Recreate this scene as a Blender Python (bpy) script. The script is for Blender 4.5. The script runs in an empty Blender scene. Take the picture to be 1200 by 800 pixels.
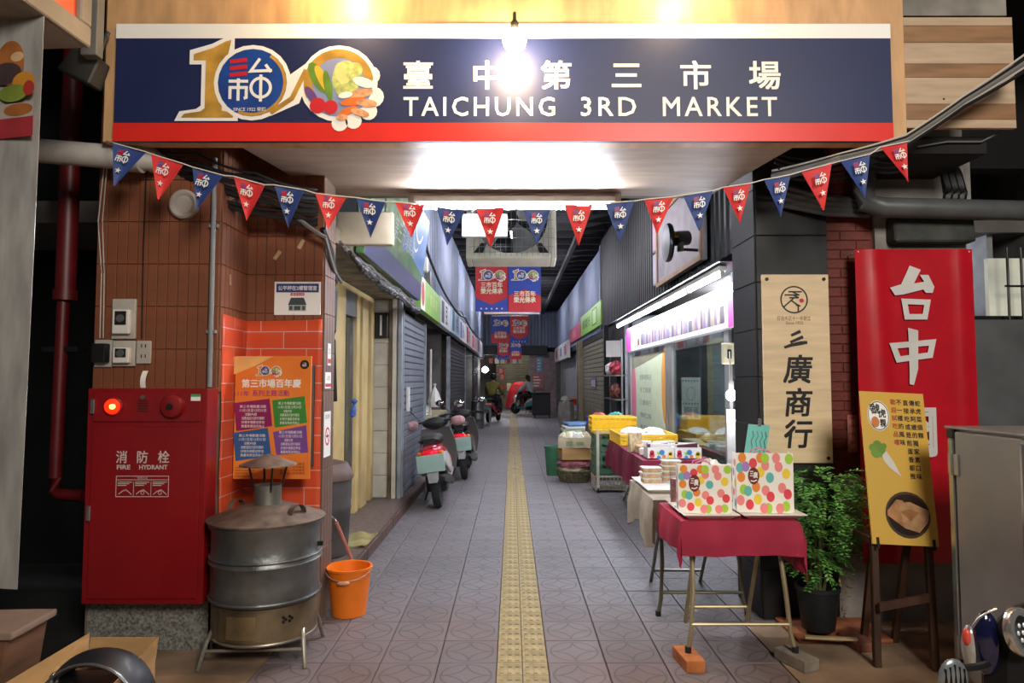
import bpy, bmesh, math, random
from mathutils import Matrix, Vector, Euler
random.seed(7)
SC = bpy.context.scene
COL = SC.collection
PI = math.pi
V = Vector

# ---------------------------------------------------------------- camera, sky, lights, exposure
CAM_Z = 1.48
TH = math.atan(45 / 800)
cam = bpy.data.cameras.new('camera')
cam.sensor_width = 36
cam.lens = 24
cam.clip_start = .05
cam_o = bpy.data.objects.new('camera', cam)
COL.objects.link(cam_o)
cam_o.location = (0, 0, CAM_Z)
cam_o.rotation_euler = (PI / 2 + TH, 0, 0)
SC.camera = cam_o
SC.view_settings.view_transform = 'Standard'
SC.view_settings.look = 'None'
SC.view_settings.exposure = 0.0
SC.view_settings.gamma = 1
SC.view_settings.use_curve_mapping = False
wd = bpy.data.worlds.new('night')
SC.world = wd
wd.use_nodes = True
bgn = wd.node_tree.nodes['Background']
bgn.inputs[0].default_value = (.62, .66, .75, 1)
bgn.inputs[1].default_value = .055


def area(name, loc, target, size, power, col, size_y=None):
    l = bpy.data.lights.new(name, 'AREA')
    l.energy = power
    l.color = col
    l.size = size
    if size_y:
        l.shape = 'RECTANGLE'
        l.size_y = size_y
    o = bpy.data.objects.new(name, l)
    COL.objects.link(o)
    o.location = loc
    o.rotation_euler = (V(target) - V(loc)).to_track_quat('-Z', 'Y').to_euler()
    return o


area('front_fill', (1.9, -2.2, 4.2), (.6, 4.2, 1.3), 1.6, 330, (1, .93, .84))  # added fill from behind the camera for front ambient, no actual street lamp


def ray(px, py):
    dx, dy = (px - 600) / 800, (400 - py) / 800
    return V((dx, math.cos(TH) - dy * math.sin(TH), math.sin(TH) + dy * math.cos(TH)))


def at(px, py, Y):
    """world point of the photograph's pixel on the vertical plane at depth Y"""
    d = ray(px, py)
    return V((0, 0, CAM_Z)) + d * (Y / d.y)


def onfloor(px, py, z=0):
    d = ray(px, py)
    return V((0, 0, CAM_Z)) + d * ((z - CAM_Z) / d.z)


# ---------------------------------------------------------------- materials
def lin(h):
    h = h.lstrip('#')
    c = [int(h[i:i + 2], 16) / 255 for i in (0, 2, 4)]
    return [x / 12.92 if x <= .04045 else ((x + .055) / 1.055) ** 2.4 for x in c] + [1]


MATS = {}


def mat(name, col='#808080', rough=.6, metal=0, var=.12, vs=6, bump=0, bs=40, emit=None, est=0, col2=None, spec=.5, coat=0, stretch=None):
    if name in MATS:
        return MATS[name]
    m = bpy.data.materials.new(name)
    MATS[name] = m
    m.use_nodes = True
    nt = m.node_tree
    b = nt.nodes['Principled BSDF']
    c = lin(col)
    b.inputs['Roughness'].default_value = rough
    b.inputs['Metallic'].default_value = metal
    b.inputs['Specular IOR Level'].default_value = spec
    b.inputs['Coat Weight'].default_value = coat
    if emit:
        b.inputs['Emission Color'].default_value = lin(emit)
        b.inputs['Emission Strength'].default_value = est
    b.inputs['Base Color'].default_value = c
    if var or bump:
        tc = nt.nodes.new('ShaderNodeTexCoord')
        src = tc.outputs['Object']
        if stretch:
            mp = nt.nodes.new('ShaderNodeMapping')
            mp.inputs['Scale'].default_value = stretch
            nt.links.new(src, mp.inputs[0])
            src = mp.outputs[0]
    if var:
        n = nt.nodes.new('ShaderNodeTexNoise')
        n.inputs['Scale'].default_value = vs
        n.inputs['Detail'].default_value = 5
        nt.links.new(src, n.inputs['Vector'])
        r = nt.nodes.new('ShaderNodeValToRGB')
        r.color_ramp.elements[0].position = .3
        r.color_ramp.elements[1].position = .72
        d = lin(col2) if col2 else [x * (1 - 2.2 * var) if x * (1 - 2.2 * var) > 0 else 0 for x in c[:3]] + [1]
        r.color_ramp.elements[0].color = d
        r.color_ramp.elements[1].color = c if col2 else [min(1, x * (1 + var)) for x in c[:3]] + [1]
        nt.links.new(n.outputs[0], r.inputs[0])
        nt.links.new(r.outputs[0], b.inputs['Base Color'])
    if bump:
        n2 = nt.nodes.new('ShaderNodeTexNoise')
        n2.inputs['Scale'].default_value = bs
        n2.inputs['Detail'].default_value = 4
        nt.links.new(src, n2.inputs['Vector'])
        bm_ = nt.nodes.new('ShaderNodeBump')
        bm_.inputs['Strength'].default_value = bump
        bm_.inputs['Distance'].default_value = .01
        nt.links.new(n2.outputs[0], bm_.inputs['Height'])
        nt.links.new(bm_.outputs[0], b.inputs['Normal'])
    return m


def glass(name, tint='#ffffff', refl=.12, rough=.02):
    if name in MATS:
        return MATS[name]
    m = bpy.data.materials.new(name)
    MATS[name] = m
    m.use_nodes = True
    nt = m.node_tree
    nt.nodes.clear()
    o = nt.nodes.new('ShaderNodeOutputMaterial')
    t = nt.nodes.new('ShaderNodeBsdfTransparent')
    t.inputs[0].default_value = lin(tint)
    g = nt.nodes.new('ShaderNodeBsdfGlossy')
    g.inputs['Roughness'].default_value = rough
    lf = nt.nodes.new('ShaderNodeLayerWeight')
    pw = nt.nodes.new('ShaderNodeMath')
    pw.operation = 'POWER'
    pw.inputs[1].default_value = 4
    nt.links.new(lf.outputs['Facing'], pw.inputs[0])
    lw = nt.nodes.new('ShaderNodeMath')
    lw.operation = 'MULTIPLY'
    lw.inputs[1].default_value = .7
    nt.links.new(pw.outputs[0], lw.inputs[0])
    ad = nt.nodes.new('ShaderNodeMath')
    ad.operation = 'ADD'
    ad.use_clamp = True
    ad.inputs[1].default_value = refl
    mx = nt.nodes.new('ShaderNodeMixShader')
    nt.links.new(lw.outputs[0], ad.inputs[0])
    nt.links.new(ad.outputs[0], mx.inputs[0])
    nt.links.new(t.outputs[0], mx.inputs[1])
    nt.links.new(g.outputs[0], mx.inputs[2])
    nt.links.new(mx.outputs[0], o.inputs[0])
    return m


# ---------------------------------------------------------------- mesh builder
class MB:
    def __init__(s):
        s.v, s.f, s.mi, s.cur, s.nz = [], [], [], 0, 0

    def add(s, vs, fs, M=None):
        o = len(s.v)
        s.v += [tuple(M @ V(p)) if M else tuple(p) for p in vs]
        s.f += [[i + o for i in f] for f in fs]
        s.mi += [s.cur] * len(fs)
        return s

    def m(s, i):
        s.cur = i
        return s

    def box(s, x0, x1, y0, y1, z0, z1, M=None):
        return s.add([(x, y, z) for z in (z0, z1) for y in (y0, y1) for x in (x0, x1)],
                     [(0, 2, 3, 1), (4, 5, 7, 6), (0, 1, 5, 4), (2, 6, 7, 3), (0, 4, 6, 2), (1, 3, 7, 5)], M)

    def hexa(s, b, t):
        return s.add(list(b) + list(t), [(3, 2, 1, 0), (4, 5, 6, 7), (0, 1, 5, 4), (1, 2, 6, 5), (2, 3, 7, 6), (3, 0, 4, 7)])

    def cyl(s, p0, p1, r0, r1=None, n=12):
        p0, p1 = V(p0), V(p1)
        r1 = r0 if r1 is None else r1
        q = (p1 - p0).to_track_quat('Z', 'Y')
        vs = []
        for p, r in ((p0, r0), (p1, r1)):
            vs += [p + q @ V((r * math.cos(2 * PI * i / n), r * math.sin(2 * PI * i / n), 0)) for i in range(n)]
        return s.add(vs, [(i, (i + 1) % n, n + (i + 1) % n, n + i) for i in range(n)] + [list(range(n))[::-1], list(range(n, 2 * n))])

    def tube(s, pts, r, n=8, closed=False):
        pts = [V(p) for p in pts]
        k = len(pts)
        vs = []
        up = V((0, 0, 1))
        for i, p in enumerate(pts):
            a = pts[(i - 1) % k] if (closed or i) else p
            b = pts[(i + 1) % k] if (closed or i < k - 1) else p
            t = (b - a)
            t = t.normalized() if t.length > 1e-9 else V((0, 1, 0))
            x = t.cross(up)
            if x.length < .05:
                x = t.cross(V((0, 1, 0)))
            x.normalize()
            y = x.cross(t)
            rr = r[i] if isinstance(r, (list, tuple)) else r
            vs += [p + x * (rr * math.cos(2 * PI * j / n)) + y * (rr * math.sin(2 * PI * j / n)) for j in range(n)]
        fs = []
        for i in range(k if closed else k - 1):
            a, b = i * n, ((i + 1) % k) * n
            fs += [(a + (j + 1) % n, a + j, b + j, b + (j + 1) % n) for j in range(n)]
        if not closed:
            fs += [list(range(n)), list(range((k - 1) * n, k * n))[::-1]]
        return s.add(vs, fs)

    def lathe(s, prof, c=(0, 0, 0), n=24, M=None):
        vs = []
        for r, z in prof:
            vs += [(c[0] + r * math.cos(2 * PI * i / n), c[1] + r * math.sin(2 * PI * i / n), c[2] + z) for i in range(n)]
        fs = []
        for k in range(len(prof) - 1):
            fs += [(k * n + i, k * n + (i + 1) % n, (k + 1) * n + (i + 1) % n, (k + 1) * n + i) for i in range(n)]
        if prof[0][0] > 1e-5:
            fs.append(list(range(n))[::-1])
        if prof[-1][0] > 1e-5:
            fs.append(list(range((len(prof) - 1) * n, len(prof) * n)))
        return s.add(vs, fs, M)

    def sphere(s, c, r, sx=1, sy=1, sz=1, n=14, k=8, M=None):
        pr = [(max(r * math.sin(PI * i / k), 1e-6), -r * math.cos(PI * i / k)) for i in range(k + 1)]
        T = Matrix.Translation(c) @ Matrix.Diagonal((sx, sy, sz, 1))
        return s.lathe(pr, (0, 0, 0), n, (M @ T) if M else T)

    def prism(s, poly, z0, z1, M=None):
        n = len(poly)
        if z0 == z1:
            return s.add([(x, y, z0) for x, y in poly], [list(range(n))], M)
        return s.add([(x, y, z0) for x, y in poly] + [(x, y, z1) for x, y in poly],
                     [list(range(n))[::-1], list(range(n, 2 * n))] + [(i, (i + 1) % n, n + (i + 1) % n, n + i) for i in range(n)], M)

    def disc(s, cx, cy, r, z0, z1=None, n=24, ry=None):
        ry = ry or r
        return s.prism([(cx + r * math.cos(2 * PI * i / n), cy + ry * math.sin(2 * PI * i / n)) for i in range(n)], z0, z0 if z1 is None else z1)

    def stroke(s, pts, w, z, closed=False):
        """flat ribbon in the local XY plane"""
        pts = [V((p[0], p[1])) for p in pts]
        s.nz = (s.nz + 1) % 12
        z += s.nz * .00012
        k = len(pts)
        vs = []
        for i in range(k):
            a = pts[(i - 1) % k] if (closed or i) else pts[i]
            b = pts[(i + 1) % k] if (closed or i < k - 1) else pts[i]
            d1 = (pts[i] - a)
            d2 = (b - pts[i])
            d1 = d1.normalized() if d1.length > 1e-9 else d2.normalized()
            d2 = d2.normalized() if d2.length > 1e-9 else d1
            t = (d1 + d2)
            t = t.normalized() if t.length > .05 else d2
            nn = V((-t.y, t.x))
            sc = min(1 / max(nn.dot(V((-d2.y, d2.x))), .4), 2.2)
            ww = (w[i] if isinstance(w, (list, tuple)) else w) / 2
            vs += [(*(pts[i] + nn * ww * sc), z), (*(pts[i] - nn * ww * sc), z)]
        fs = [(2 * i + 1, 2 * ((i + 1) % k) + 1, 2 * ((i + 1) % k), 2 * i) for i in range(k if closed else k - 1)]
        return s.add(vs, fs)

    def circ(s, cx, cy, r, w, z, n=28, a0=0, a1=2 * PI):
        full = abs(a1 - a0 - 2 * PI) < 1e-6
        m_ = n if full else n + 1
        return s.stroke([(cx + r * math.cos(a0 + (a1 - a0) * i / n), cy + r * math.sin(a0 + (a1 - a0) * i / n)) for i in range(m_)], w, z, full)

    def rect(s, x0, y0, x1, y1, z):
        return s.add([(x0, y0, z), (x1, y0, z), (x1, y1, z), (x0, y1, z)], [(0, 1, 2, 3)])

    def grid(s, fn, nu, nv, th=0):
        """sheet fn(u,v) -> point; th > 0 gives it a thickness"""
        P = [[V(fn(i / nu, j / nv)) for i in range(nu + 1)] for j in range(nv + 1)]
        W = nu + 1
        vs = [p for r in P for p in r]
        fs = [(j * W + i, j * W + i + 1, (j + 1) * W + i + 1, (j + 1) * W + i) for j in range(nv) for i in range(nu)]
        if not th:
            return s.add(vs, fs)
        nrm = []
        for j in range(nv + 1):
            for i in range(nu + 1):
                a = P[j][min(i + 1, nu)] - P[j][max(i - 1, 0)]
                b = P[min(j + 1, nv)][i] - P[max(j - 1, 0)][i]
                q = a.cross(b)
                nrm.append(q.normalized() if q.length > 1e-12 else V((0, 0, 1)))
        n = len(vs)
        vs2 = [p - q * th for p, q in zip(vs, nrm)]
        fs2 = [tuple(x + n for x in f[::-1]) for f in fs]
        rim = [j * W for j in range(nv, 0, -1)] + list(range(nu)) + [j * W + nu for j in range(nv)] + [nv * W + i for i in range(nu, 0, -1)]
        k = len(rim)
        fs3 = [(rim[(i + 1) % k], rim[i], rim[i] + n, rim[(i + 1) % k] + n) for i in range(k)]
        return s.add(vs + vs2, fs + fs2 + fs3)

    def loft(s, secs, n=16, p=2.4, M=None):
        """rings in XZ planes: secs = (x, y, z, half width, half height)"""
        vs = []
        for (x, y, z, w, h) in secs:
            for i in range(n):
                a = 2 * PI * i / n
                ca, sa = math.cos(a), math.sin(a)
                vs.append((x + w * math.copysign(abs(ca) ** (2 / p), ca), y, z + h * math.copysign(abs(sa) ** (2 / p), sa)))
        fs = []
        for k in range(len(secs) - 1):
            fs += [(k * n + i, (k + 1) * n + i, (k + 1) * n + (i + 1) % n, k * n + (i + 1) % n) for i in range(n)]
        fs += [list(range(n)), list(range((len(secs) - 1) * n, len(secs) * n))[::-1]]
        return s.add(vs, fs, M)

    def mesh(s, name, mats, smooth=False, bevel=0, seg=1, ang=40):
        me = bpy.data.meshes.new(name)
        me.from_pydata(s.v, [], s.f)
        for q in (mats if isinstance(mats, (list, tuple)) else [mats]):
            me.materials.append(q)
        me.polygons.foreach_set('material_index', s.mi)
        if bevel:
            bm = bmesh.new()
            bm.from_mesh(me)
            es = [e for e in bm.edges if len(e.link_faces) == 2 and e.calc_face_angle(0) > .6]
            bmesh.ops.bevel(bm, geom=es, offset=bevel, segments=seg, profile=.7, affect='EDGES', clamp_overlap=True)
            bm.to_mesh(me)
            bm.free()
        if smooth:
            me.polygons.foreach_set('use_smooth', [True] * len(me.polygons))
            me.set_sharp_from_angle(angle=math.radians(ang))
        me.update()
        return me

    def build(s, name, mats, parent=None, smooth=False, bevel=0, seg=1, ang=40, kind=None, label=None, loc=None, rot=None):
        return link(name, s.mesh(name, mats, smooth, bevel, seg, ang), parent, kind, label, loc, rot)


def link(name, me, parent=None, kind=None, label=None, loc=None, rot=None):
    o = bpy.data.objects.new(name, me)
    COL.objects.link(o)
    if parent:
        o.parent = parent
    if kind:
        o['kind'] = kind
    if label:
        o['label'] = label
    if loc is not None:
        o.location = loc
    if rot is not None:
        o.rotation_euler = rot
    return o


def thing(name, label, cat, loc=(0, 0, 0), rot=(0, 0, 0), group=None):
    o = bpy.data.objects.new(name, None)
    o.empty_display_size = .1
    COL.objects.link(o)
    o.location = loc
    o.rotation_euler = rot
    tag(o, label, cat, group)
    return o


def tag(o, label, cat, group=None):
    o['label'] = label
    o['category'] = cat
    if group:
        o['group'] = group
    return o


def struct(o):
    o['kind'] = 'structure'
    return o


def sroot(name, loc=(0, 0, 0), rot=(0, 0, 0)):
    o = bpy.data.objects.new(name, None)
    COL.objects.link(o)
    o.location = loc
    o.rotation_euler = rot
    o['kind'] = 'structure'
    return o


def dup(root, loc=None, rot=None, label=None, group=None, scale=None):
    def cp(o, par):
        c = o.copy()
        COL.objects.link(c)
        if par:
            c.parent = par
        for ch in o.children:
            cp(ch, c)
        return c
    r = cp(root, None)
    if loc is not None:
        r.location = loc
    if rot is not None:
        r.rotation_euler = rot
    if scale:
        r.scale = scale
    if label:
        r['label'] = label
    if group:
        r['group'] = group
    return r


# flat panels: local x to the reader's right, y up, z out of the panel
FRONT = (PI / 2, 0, 0)
FACE_PX = (PI / 2, 0, PI / 2)     # faces +X (walls on the alley's west side)
FACE_NX = (PI / 2, 0, -PI / 2)    # faces -X


def local(root, px, py, z=0):
    """pixel -> (x, y) on the plane z of a panel"""
    M = Matrix.Translation(root.location) @ root.rotation_euler.to_matrix().to_4x4()
    Mi = M.inverted()
    o = Mi @ V((0, 0, CAM_Z))
    d = Mi.to_3x3() @ ray(px, py)
    t = (z - o.z) / d.z
    q = o + d * t
    return q.x, q.y


_tc = {}


def glyphs(s, bold=0, space=1):
    k = (s, bold, space)
    if k not in _tc:
        c = bpy.data.curves.new('text', 'FONT')
        c.body = s
        c.resolution_u = 2
        c.size = 1
        c.offset = bold
        c.space_character = space
        o = bpy.data.objects.new('text', c)
        me = bpy.data.meshes.new_from_object(o)
        _tc[k] = ([tuple(q.co) for q in me.vertices], [tuple(p.vertices) for p in me.polygons])
        bpy.data.objects.remove(o)
        bpy.data.meshes.remove(me)
        bpy.data.curves.remove(c)
    return _tc[k]


def put_text(mb, s, x0, y0, x1, y1, z=.003, bold=0, em=False, space=1, skew=0):
    vs, fs = glyphs(s, 0, space)
    if not vs:
        return
    if em:
        ax, bx_, ay, by = 0, len(s), -.1, .87
    else:
        xs = [p[0] for p in vs]
        ys = [p[1] for p in vs]
        ax, bx_, ay, by = min(xs), max(xs), min(ys), max(ys)
    sx, sy = (x1 - x0) / (bx_ - ax), (y1 - y0) / max(by - ay, 1e-6)
    bo = bold * .8
    for k, (ox, oy) in enumerate(((-1, -1), (1, -1), (1, 1), (-1, 1)) if bold else ((0, 0),)):
        mb.add([(x0 + (p[0] - ax + ox * bo) * sx + skew * (p[1] - ay) * sy, y0 + (p[1] - ay + oy * bo) * sy, z + k * .0002) for p in vs], fs)


def text(items, m, parent, z=.003, bold=0, em=False, space=1, name='lettering'):
    mb = MB()
    for it in items:
        put_text(mb, it[0], *it[1:5], z=z, bold=bold, em=em, space=space)
    return mb.build(name, m, parent)


def logo(mb, x, y, s, bars, white, z, w=.075):
    """the market's round emblem: three bars over a gate sign, a hook over a circled post"""
    def S(pts, ww=w):
        mb.stroke([(x + px * s, y + py * s) for px, py in pts], ww * s, z)
    mb.m(bars)
    for yy in (.92, .75, .58):
        S([(0, yy), (.43, yy + .05)], .1)
    mb.m(white)
    S([(-.02, .43), (.46, .43)])
    S([(.22, .5), (.22, -.06)])
    S([(.02, -.02), (.02, .27), (.42, .27), (.42, .02), (.36, 0)])
    S([(.74, 1.0), (.52, .68), (1.04, .7)])
    S([(.88, .85), (1.02, .66)])
    mb.circ(x + .77 * s, y + .27 * s, .24 * s, w * s, z)
    S([(.77, .6), (.77, -.08)])


def star(mb, cx, cy, r, z):
    mb.prism([(cx + (r if i % 2 == 0 else r * .4) * math.sin(PI * i / 5), cy + (r if i % 2 == 0 else r * .4) * math.cos(PI * i / 5)) for i in range(10)][::-1], z, z)

# ================================================================ THE SETTING
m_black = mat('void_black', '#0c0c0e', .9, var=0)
m_dark = mat('dark_concrete', '#1c1c1d', .9, var=.3, vs=3)
m_conc = mat('stained_concrete', '#98928a', .85, var=.16, vs=5, bump=.3)
m_steel = mat('dull_steel', '#8a8c8c', .38, .8, var=.1)
m_white = mat('white_paint', '#d9d7d0', .5, var=.06)
m_print_w = mat('white_print', '#f0efea', .5, var=0)
m_ink = mat('black_ink', '#161513', .5, var=0)
m_blackpl = mat('black_plastic', '#131415', .4, var=0)
m_rubber = mat('tyre_rubber', '#17171a', .8, var=.1)
m_red_ink = mat('red_ink', '#c8202b', .5, var=0)

# ---- floor tiles
P = .306
SX0 = -.078            # strip left edge
SX1 = .186


def floor_mat():
    m = mat('patterned_floor_tile', '#7d787b', .55, var=0)
    nt = m.node_tree
    N = nt.nodes.new
    b = nt.nodes['Principled BSDF']

    def math_(op, a, c=None, d=None):
        q = N('ShaderNodeMath')
        q.operation = op
        for i, v_ in enumerate((a, c, d)):
            if v_ is None:
                continue
            if isinstance(v_, (int, float)):
                q.inputs[i].default_value = v_
            else:
                nt.links.new(v_, q.inputs[i])
        return q.outputs[0]
    tc = N('ShaderNodeTexCoord')
    sp = N('ShaderNodeSeparateXYZ')
    nt.links.new(tc.outputs['Object'], sp.inputs[0])

    def cell(o):
        return math_('SUBTRACT', math_('FLOORED_MODULO', math_('ADD', o, P / 2), P), P / 2)
    x, y = math_('ABSOLUTE', cell(sp.outputs[0])), math_('ABSOLUTE', cell(sp.outputs[1]))
    r = math_('SQRT', math_('ADD', math_('MULTIPLY', x, x), math_('MULTIPLY', y, y)))
    R = .128
    l1 = math_('COMPARE', r, R, .0055)
    x2, y2 = math_('SUBTRACT', x, R), math_('SUBTRACT', y, R)
    r2 = math_('SQRT', math_('ADD', math_('MULTIPLY', x2, x2), math_('MULTIPLY', y2, y2)))
    l2 = math_('MULTIPLY', math_('COMPARE', r2, R, .0055), math_('LESS_THAN', r, R))
    ln = math_('MAXIMUM', l1, l2)
    geo = N('ShaderNodeNewGeometry')
    n1 = N('ShaderNodeTexNoise')
    n1.inputs['Scale'].default_value = 1.6
    n1.inputs['Detail'].default_value = 6
    nt.links.new(geo.outputs['Position'], n1.inputs['Vector'])
    sp2 = N('ShaderNodeSeparateXYZ')
    nt.links.new(geo.outputs['Position'], sp2.inputs[0])
    # reddish dirt trodden in from the street: fades with distance from the threshold
    near = N('ShaderNodeMapRange')
    near.inputs[1].default_value, near.inputs[2].default_value = 5.2, 3.5
    near.inputs[3].default_value, near.inputs[4].default_value = 0, 1
    nt.links.new(sp2.outputs[1], near.inputs[0])
    dirt = math_('MULTIPLY', near.outputs[0], math_('MULTIPLY_ADD', n1.outputs[0], 1.5, -.3))
    n3 = N('ShaderNodeTexNoise')
    n3.inputs['Scale'].default_value = 60
    nt.links.new(geo.outputs['Position'], n3.inputs['Vector'])
    oi = N('ShaderNodeObjectInfo')
    mx0 = N('ShaderNodeMix')
    mx0.data_type = 'RGBA'
    mx0.inputs[6].default_value = lin('#625e62')
    mx0.inputs[7].default_value = lin('#857f84')
    nt.links.new(math_('MULTIPLY_ADD', n3.outputs[0], .7, math_('MULTIPLY', oi.outputs['Random'], .35)), mx0.inputs[0])
    mx1 = N('ShaderNodeMix')
    mx1.data_type = 'RGBA'
    mx1.inputs[7].default_value = lin('#74574b')
    mx1.clamp_factor = True
    nt.links.new(mx0.outputs[2], mx1.inputs[6])
    nt.links.new(dirt, mx1.inputs[0])
    mx2 = N('ShaderNodeMix')
    mx2.data_type = 'RGBA'
    mx2.inputs[7].default_value = lin('#3f3a3c')
    nt.links.new(mx1.outputs[2], mx2.inputs[6])
    nt.links.new(math_('MULTIPLY', ln, .55), mx2.inputs[0])
    nt.links.new(mx2.outputs[2], b.inputs['Base Color'])
    bp = N('ShaderNodeBump')
    bp.inputs['Strength'].default_value = .5
    bp.inputs['Distance'].default_value = .004
    nt.links.new(math_('MULTIPLY_ADD', ln, -1, math_('MULTIPLY', n3.outputs[0], .35)), bp.inputs['Height'])
    nt.links.new(bp.outputs[0], b.inputs['Normal'])
    return m


m_tile = floor_mat()
m_mortar = mat('dark_mortar', '#4a4441', .9, var=.2)
m_street = mat('worn_street_concrete', '#977d66', .8, var=.25, vs=3, bump=.3, bs=25)
m_pav = mat('yellow_tactile_paving', '#ad9b70', .7, var=.2, vs=9, bump=.2, bs=60)

fl = struct(MB().box(-9, 9, -6, 46, -.2, -.012).build('floor', m_mortar))
# worn concrete at the street side and under the shop fronts
sb = MB()
sb.box(-9, -1.305, -6, 4.6, -.012, -.001).box(1.415, 9, -6, 4.25, -.012, -.001).box(-9, 9, -6, 2.75, -.0118, -.0015)
sb.box(2.04, 9, 4.25, 46, -.012, -.001).box(-9, -1.305, 4.6, 46, -.012, -.001)
sb.build('concrete_apron', m_street, fl)
MB().box(-9, -2.36, 2.72, 5.6, -.0015, .0005).build('painted_shade_patch', m_dark, fl)  # near-black colour standing in for the void's shade on the floor
tm = MB().box(-P / 2 + .003, P / 2 - .003, -P / 2 + .003, P / 2 - .003, -.012, 0).mesh('tile', m_tile, bevel=.0025)
cols = [SX0 - P * (i + .5) for i in range(4)] + [SX1 + P * (i + .5) for i in range(6)]
far = MB()
r = 0
Y = 2.75 + P / 2
while Y < 33:
    for cx in cols:
        if cx > 1.42 and Y < 4.2:
            continue
        if Y < 10.2:
            link('tile', tm, fl, loc=(cx, Y, random.uniform(-.0012, .0004)))
        else:
            far.box(cx - P / 2 + .003, cx + P / 2 - .003, Y - P / 2 + .003, Y + P / 2 - .003, -.012, random.uniform(-.0012, .0002))
    Y += P
for nm, ox, xs in (('west', cols[0], cols[:4]), ('east', cols[4], cols[4:])):
    fb = MB()
    Yk = Y0 = 2.75 + P / 2
    while Yk < 33:
        if Yk >= 10.2:
            for cx in xs:
                fb.box(cx - ox - P / 2 + .003, cx - ox + P / 2 - .003, Yk - Y0 - P / 2 + .003, Yk - Y0 + P / 2 - .003, -.012, random.uniform(-.0012, .0002))
        Yk += P
    fb.build('distant_tiles', m_tile, fl, kind='stuff', loc=(ox, Y0, 0))
PW = (SX1 - SX0) / 2
pb = MB().box(-PW / 2 + .002, PW / 2 - .002, -.0755, .0755, -.012, .0)
for k in (-1, 0, 1):
    for q in (-1, 1):
        pb.box(k * .04 - .011, k * .04 + .011, q * .037 - .028, q * .037 + .028, 0, .004)
pm = pb.mesh('paver', m_pav, bevel=.0015)
far = MB()
Y = 2.75
while Y < 31:
    for q in (0, 1):
        cx = SX0 + PW * (q + .5)
        if Y < 10:
            link('paver', pm, fl, loc=(cx, Y + .077, random.uniform(0, .002)))
        else:
            far.box(cx - PW / 2 + .002, cx + PW / 2 - .002, Y, Y + .152, -.012, .003)
    Y += .154
far.build('distant_pavers', m_pav, fl, kind='stuff')
# orange slab and dirt patch at the foot of the dark column
MB().box(1.62, 2.15, 3.93, 4.3, -.001, .022).build('step_slab', mat('orange_slab', '#a9633d', .75, var=.25, vs=5, bump=.2), fl, bevel=.006)

# ---- unlit void either side of the entrance, its shade painted as near-black surfaces
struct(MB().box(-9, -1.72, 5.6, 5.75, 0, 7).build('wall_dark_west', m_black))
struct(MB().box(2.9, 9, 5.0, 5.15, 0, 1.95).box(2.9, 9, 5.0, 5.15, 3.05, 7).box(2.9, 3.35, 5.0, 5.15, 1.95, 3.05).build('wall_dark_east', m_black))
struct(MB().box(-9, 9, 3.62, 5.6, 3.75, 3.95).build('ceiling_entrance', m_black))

# ---- tiled pillar on the west side
AY, CY, DX, BX, DY = 3.85, 4.25, -1.18, -1.66, 4.5
AX = -490 * AY / 800
m_tbody = mat('grout_brown', '#7d6a58', .9, var=.2)
m_terr = mat('terrazzo', '#85847d', .6, var=.35, vs=70)
m_wt = mat('brown_wall_tile', '#8c5236', .45, var=.28, vs=2.2)
m_wt2 = mat('greyish_side_tile', '#75594c', .5, var=.25, vs=2)
wl = MB()
wl.prism([(AX, AY), (BX, AY), (BX, CY), (DX, CY), (DX, DY), (BX - .1, DY + .3), (AX, DY + .3)], 0, 3.75)
wl = struct(wl.build('wall_left', m_tbody))
PI_X, PI_Z = .0588, .242
tmesh = MB().box(-PI_X / 2 + .0022, PI_X / 2 - .0022, -.009, 0, .0022, PI_Z - .0022).mesh('tile', m_wt, bevel=.0015)
tmesh2 = MB().box(-PI_X / 2 + .0022, PI_X / 2 - .0022, -.009, 0, .0022, PI_Z - .0022).mesh('tile_side', m_wt2, bevel=.0015)


def tile_run(p0, p1, z0, z1, me, rz):
    p0, p1 = V(p0), V(p1)
    L = (p1 - p0).length
    n = int(round(L / PI_X))
    for i in range(n):
        q = p0.lerp(p1, (i + .5) / n)
        k = z0
        while k < z1 - .01:
            o = link('tile', me, wl, loc=(q.x, q.y, k), rot=(0, 0, rz))
            o.scale = (L / n / PI_X, 1, 1)
            k += PI_Z


tile_run((AX, AY), (BX, AY), 1.41, 3.1, tmesh, 0)
tile_run((BX, AY), (BX, CY), 1.41, 3.1, tmesh, PI / 2)
tile_run((BX, CY), (DX, CY), 1.652, 3.1, tmesh, 0)
tile_run((DX, CY), (DX, DY), .2, 2.6, tmesh2, PI / 2)
MB().box(AX + .02, BX, AY - .012, AY, 0, .34).box(BX - .012, BX + .012, AY - .012, CY, 0, .34).build('terrazzo_base', m_terr, wl)

# ---- dark column on the east side, red brick pier, stained wall
m_bcol = mat('black_painted_tile', '#191b1d', .5, var=.25, vs=3, bump=.1, bs=10)
EX0, EX1, EY = 1.555, 2.01, 4.32
wr = struct(MB().box(EX0, EX1, EY, 4.76, 0, 3.75).box(2.0, 2.1, 4.76, 6.2, 0, 3.75).build('wall_right_column', mat('black_grout', '#17181a', .8)))
k = 0
bt = MB().box(-.226, .226, -.008, 0, .003, .297).mesh('tile', m_bcol, bevel=.002)
bt2 = MB().box(-.217, .217, -.008, 0, .003, .297).mesh('tile', m_bcol, bevel=.002)
while k < 3.3:
    link('tile', bt, wr, loc=((EX0 + EX1) / 2, EY, k))
    for j in range(1):
        link('tile', bt2, wr, loc=(EX0, EY + .22, k), rot=(0, 0, -PI / 2))
    k += .3
m_brick = mat('red_painted_brick', '#7d2f22', .6, var=.35, vs=5, bump=.25, bs=60)
wb = struct(MB().box(EX1, 2.32, EY + .03, 5.0, 0, 3.75).build('wall_right_pier', mat('red_mortar', '#5e2018', .7)))
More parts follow.
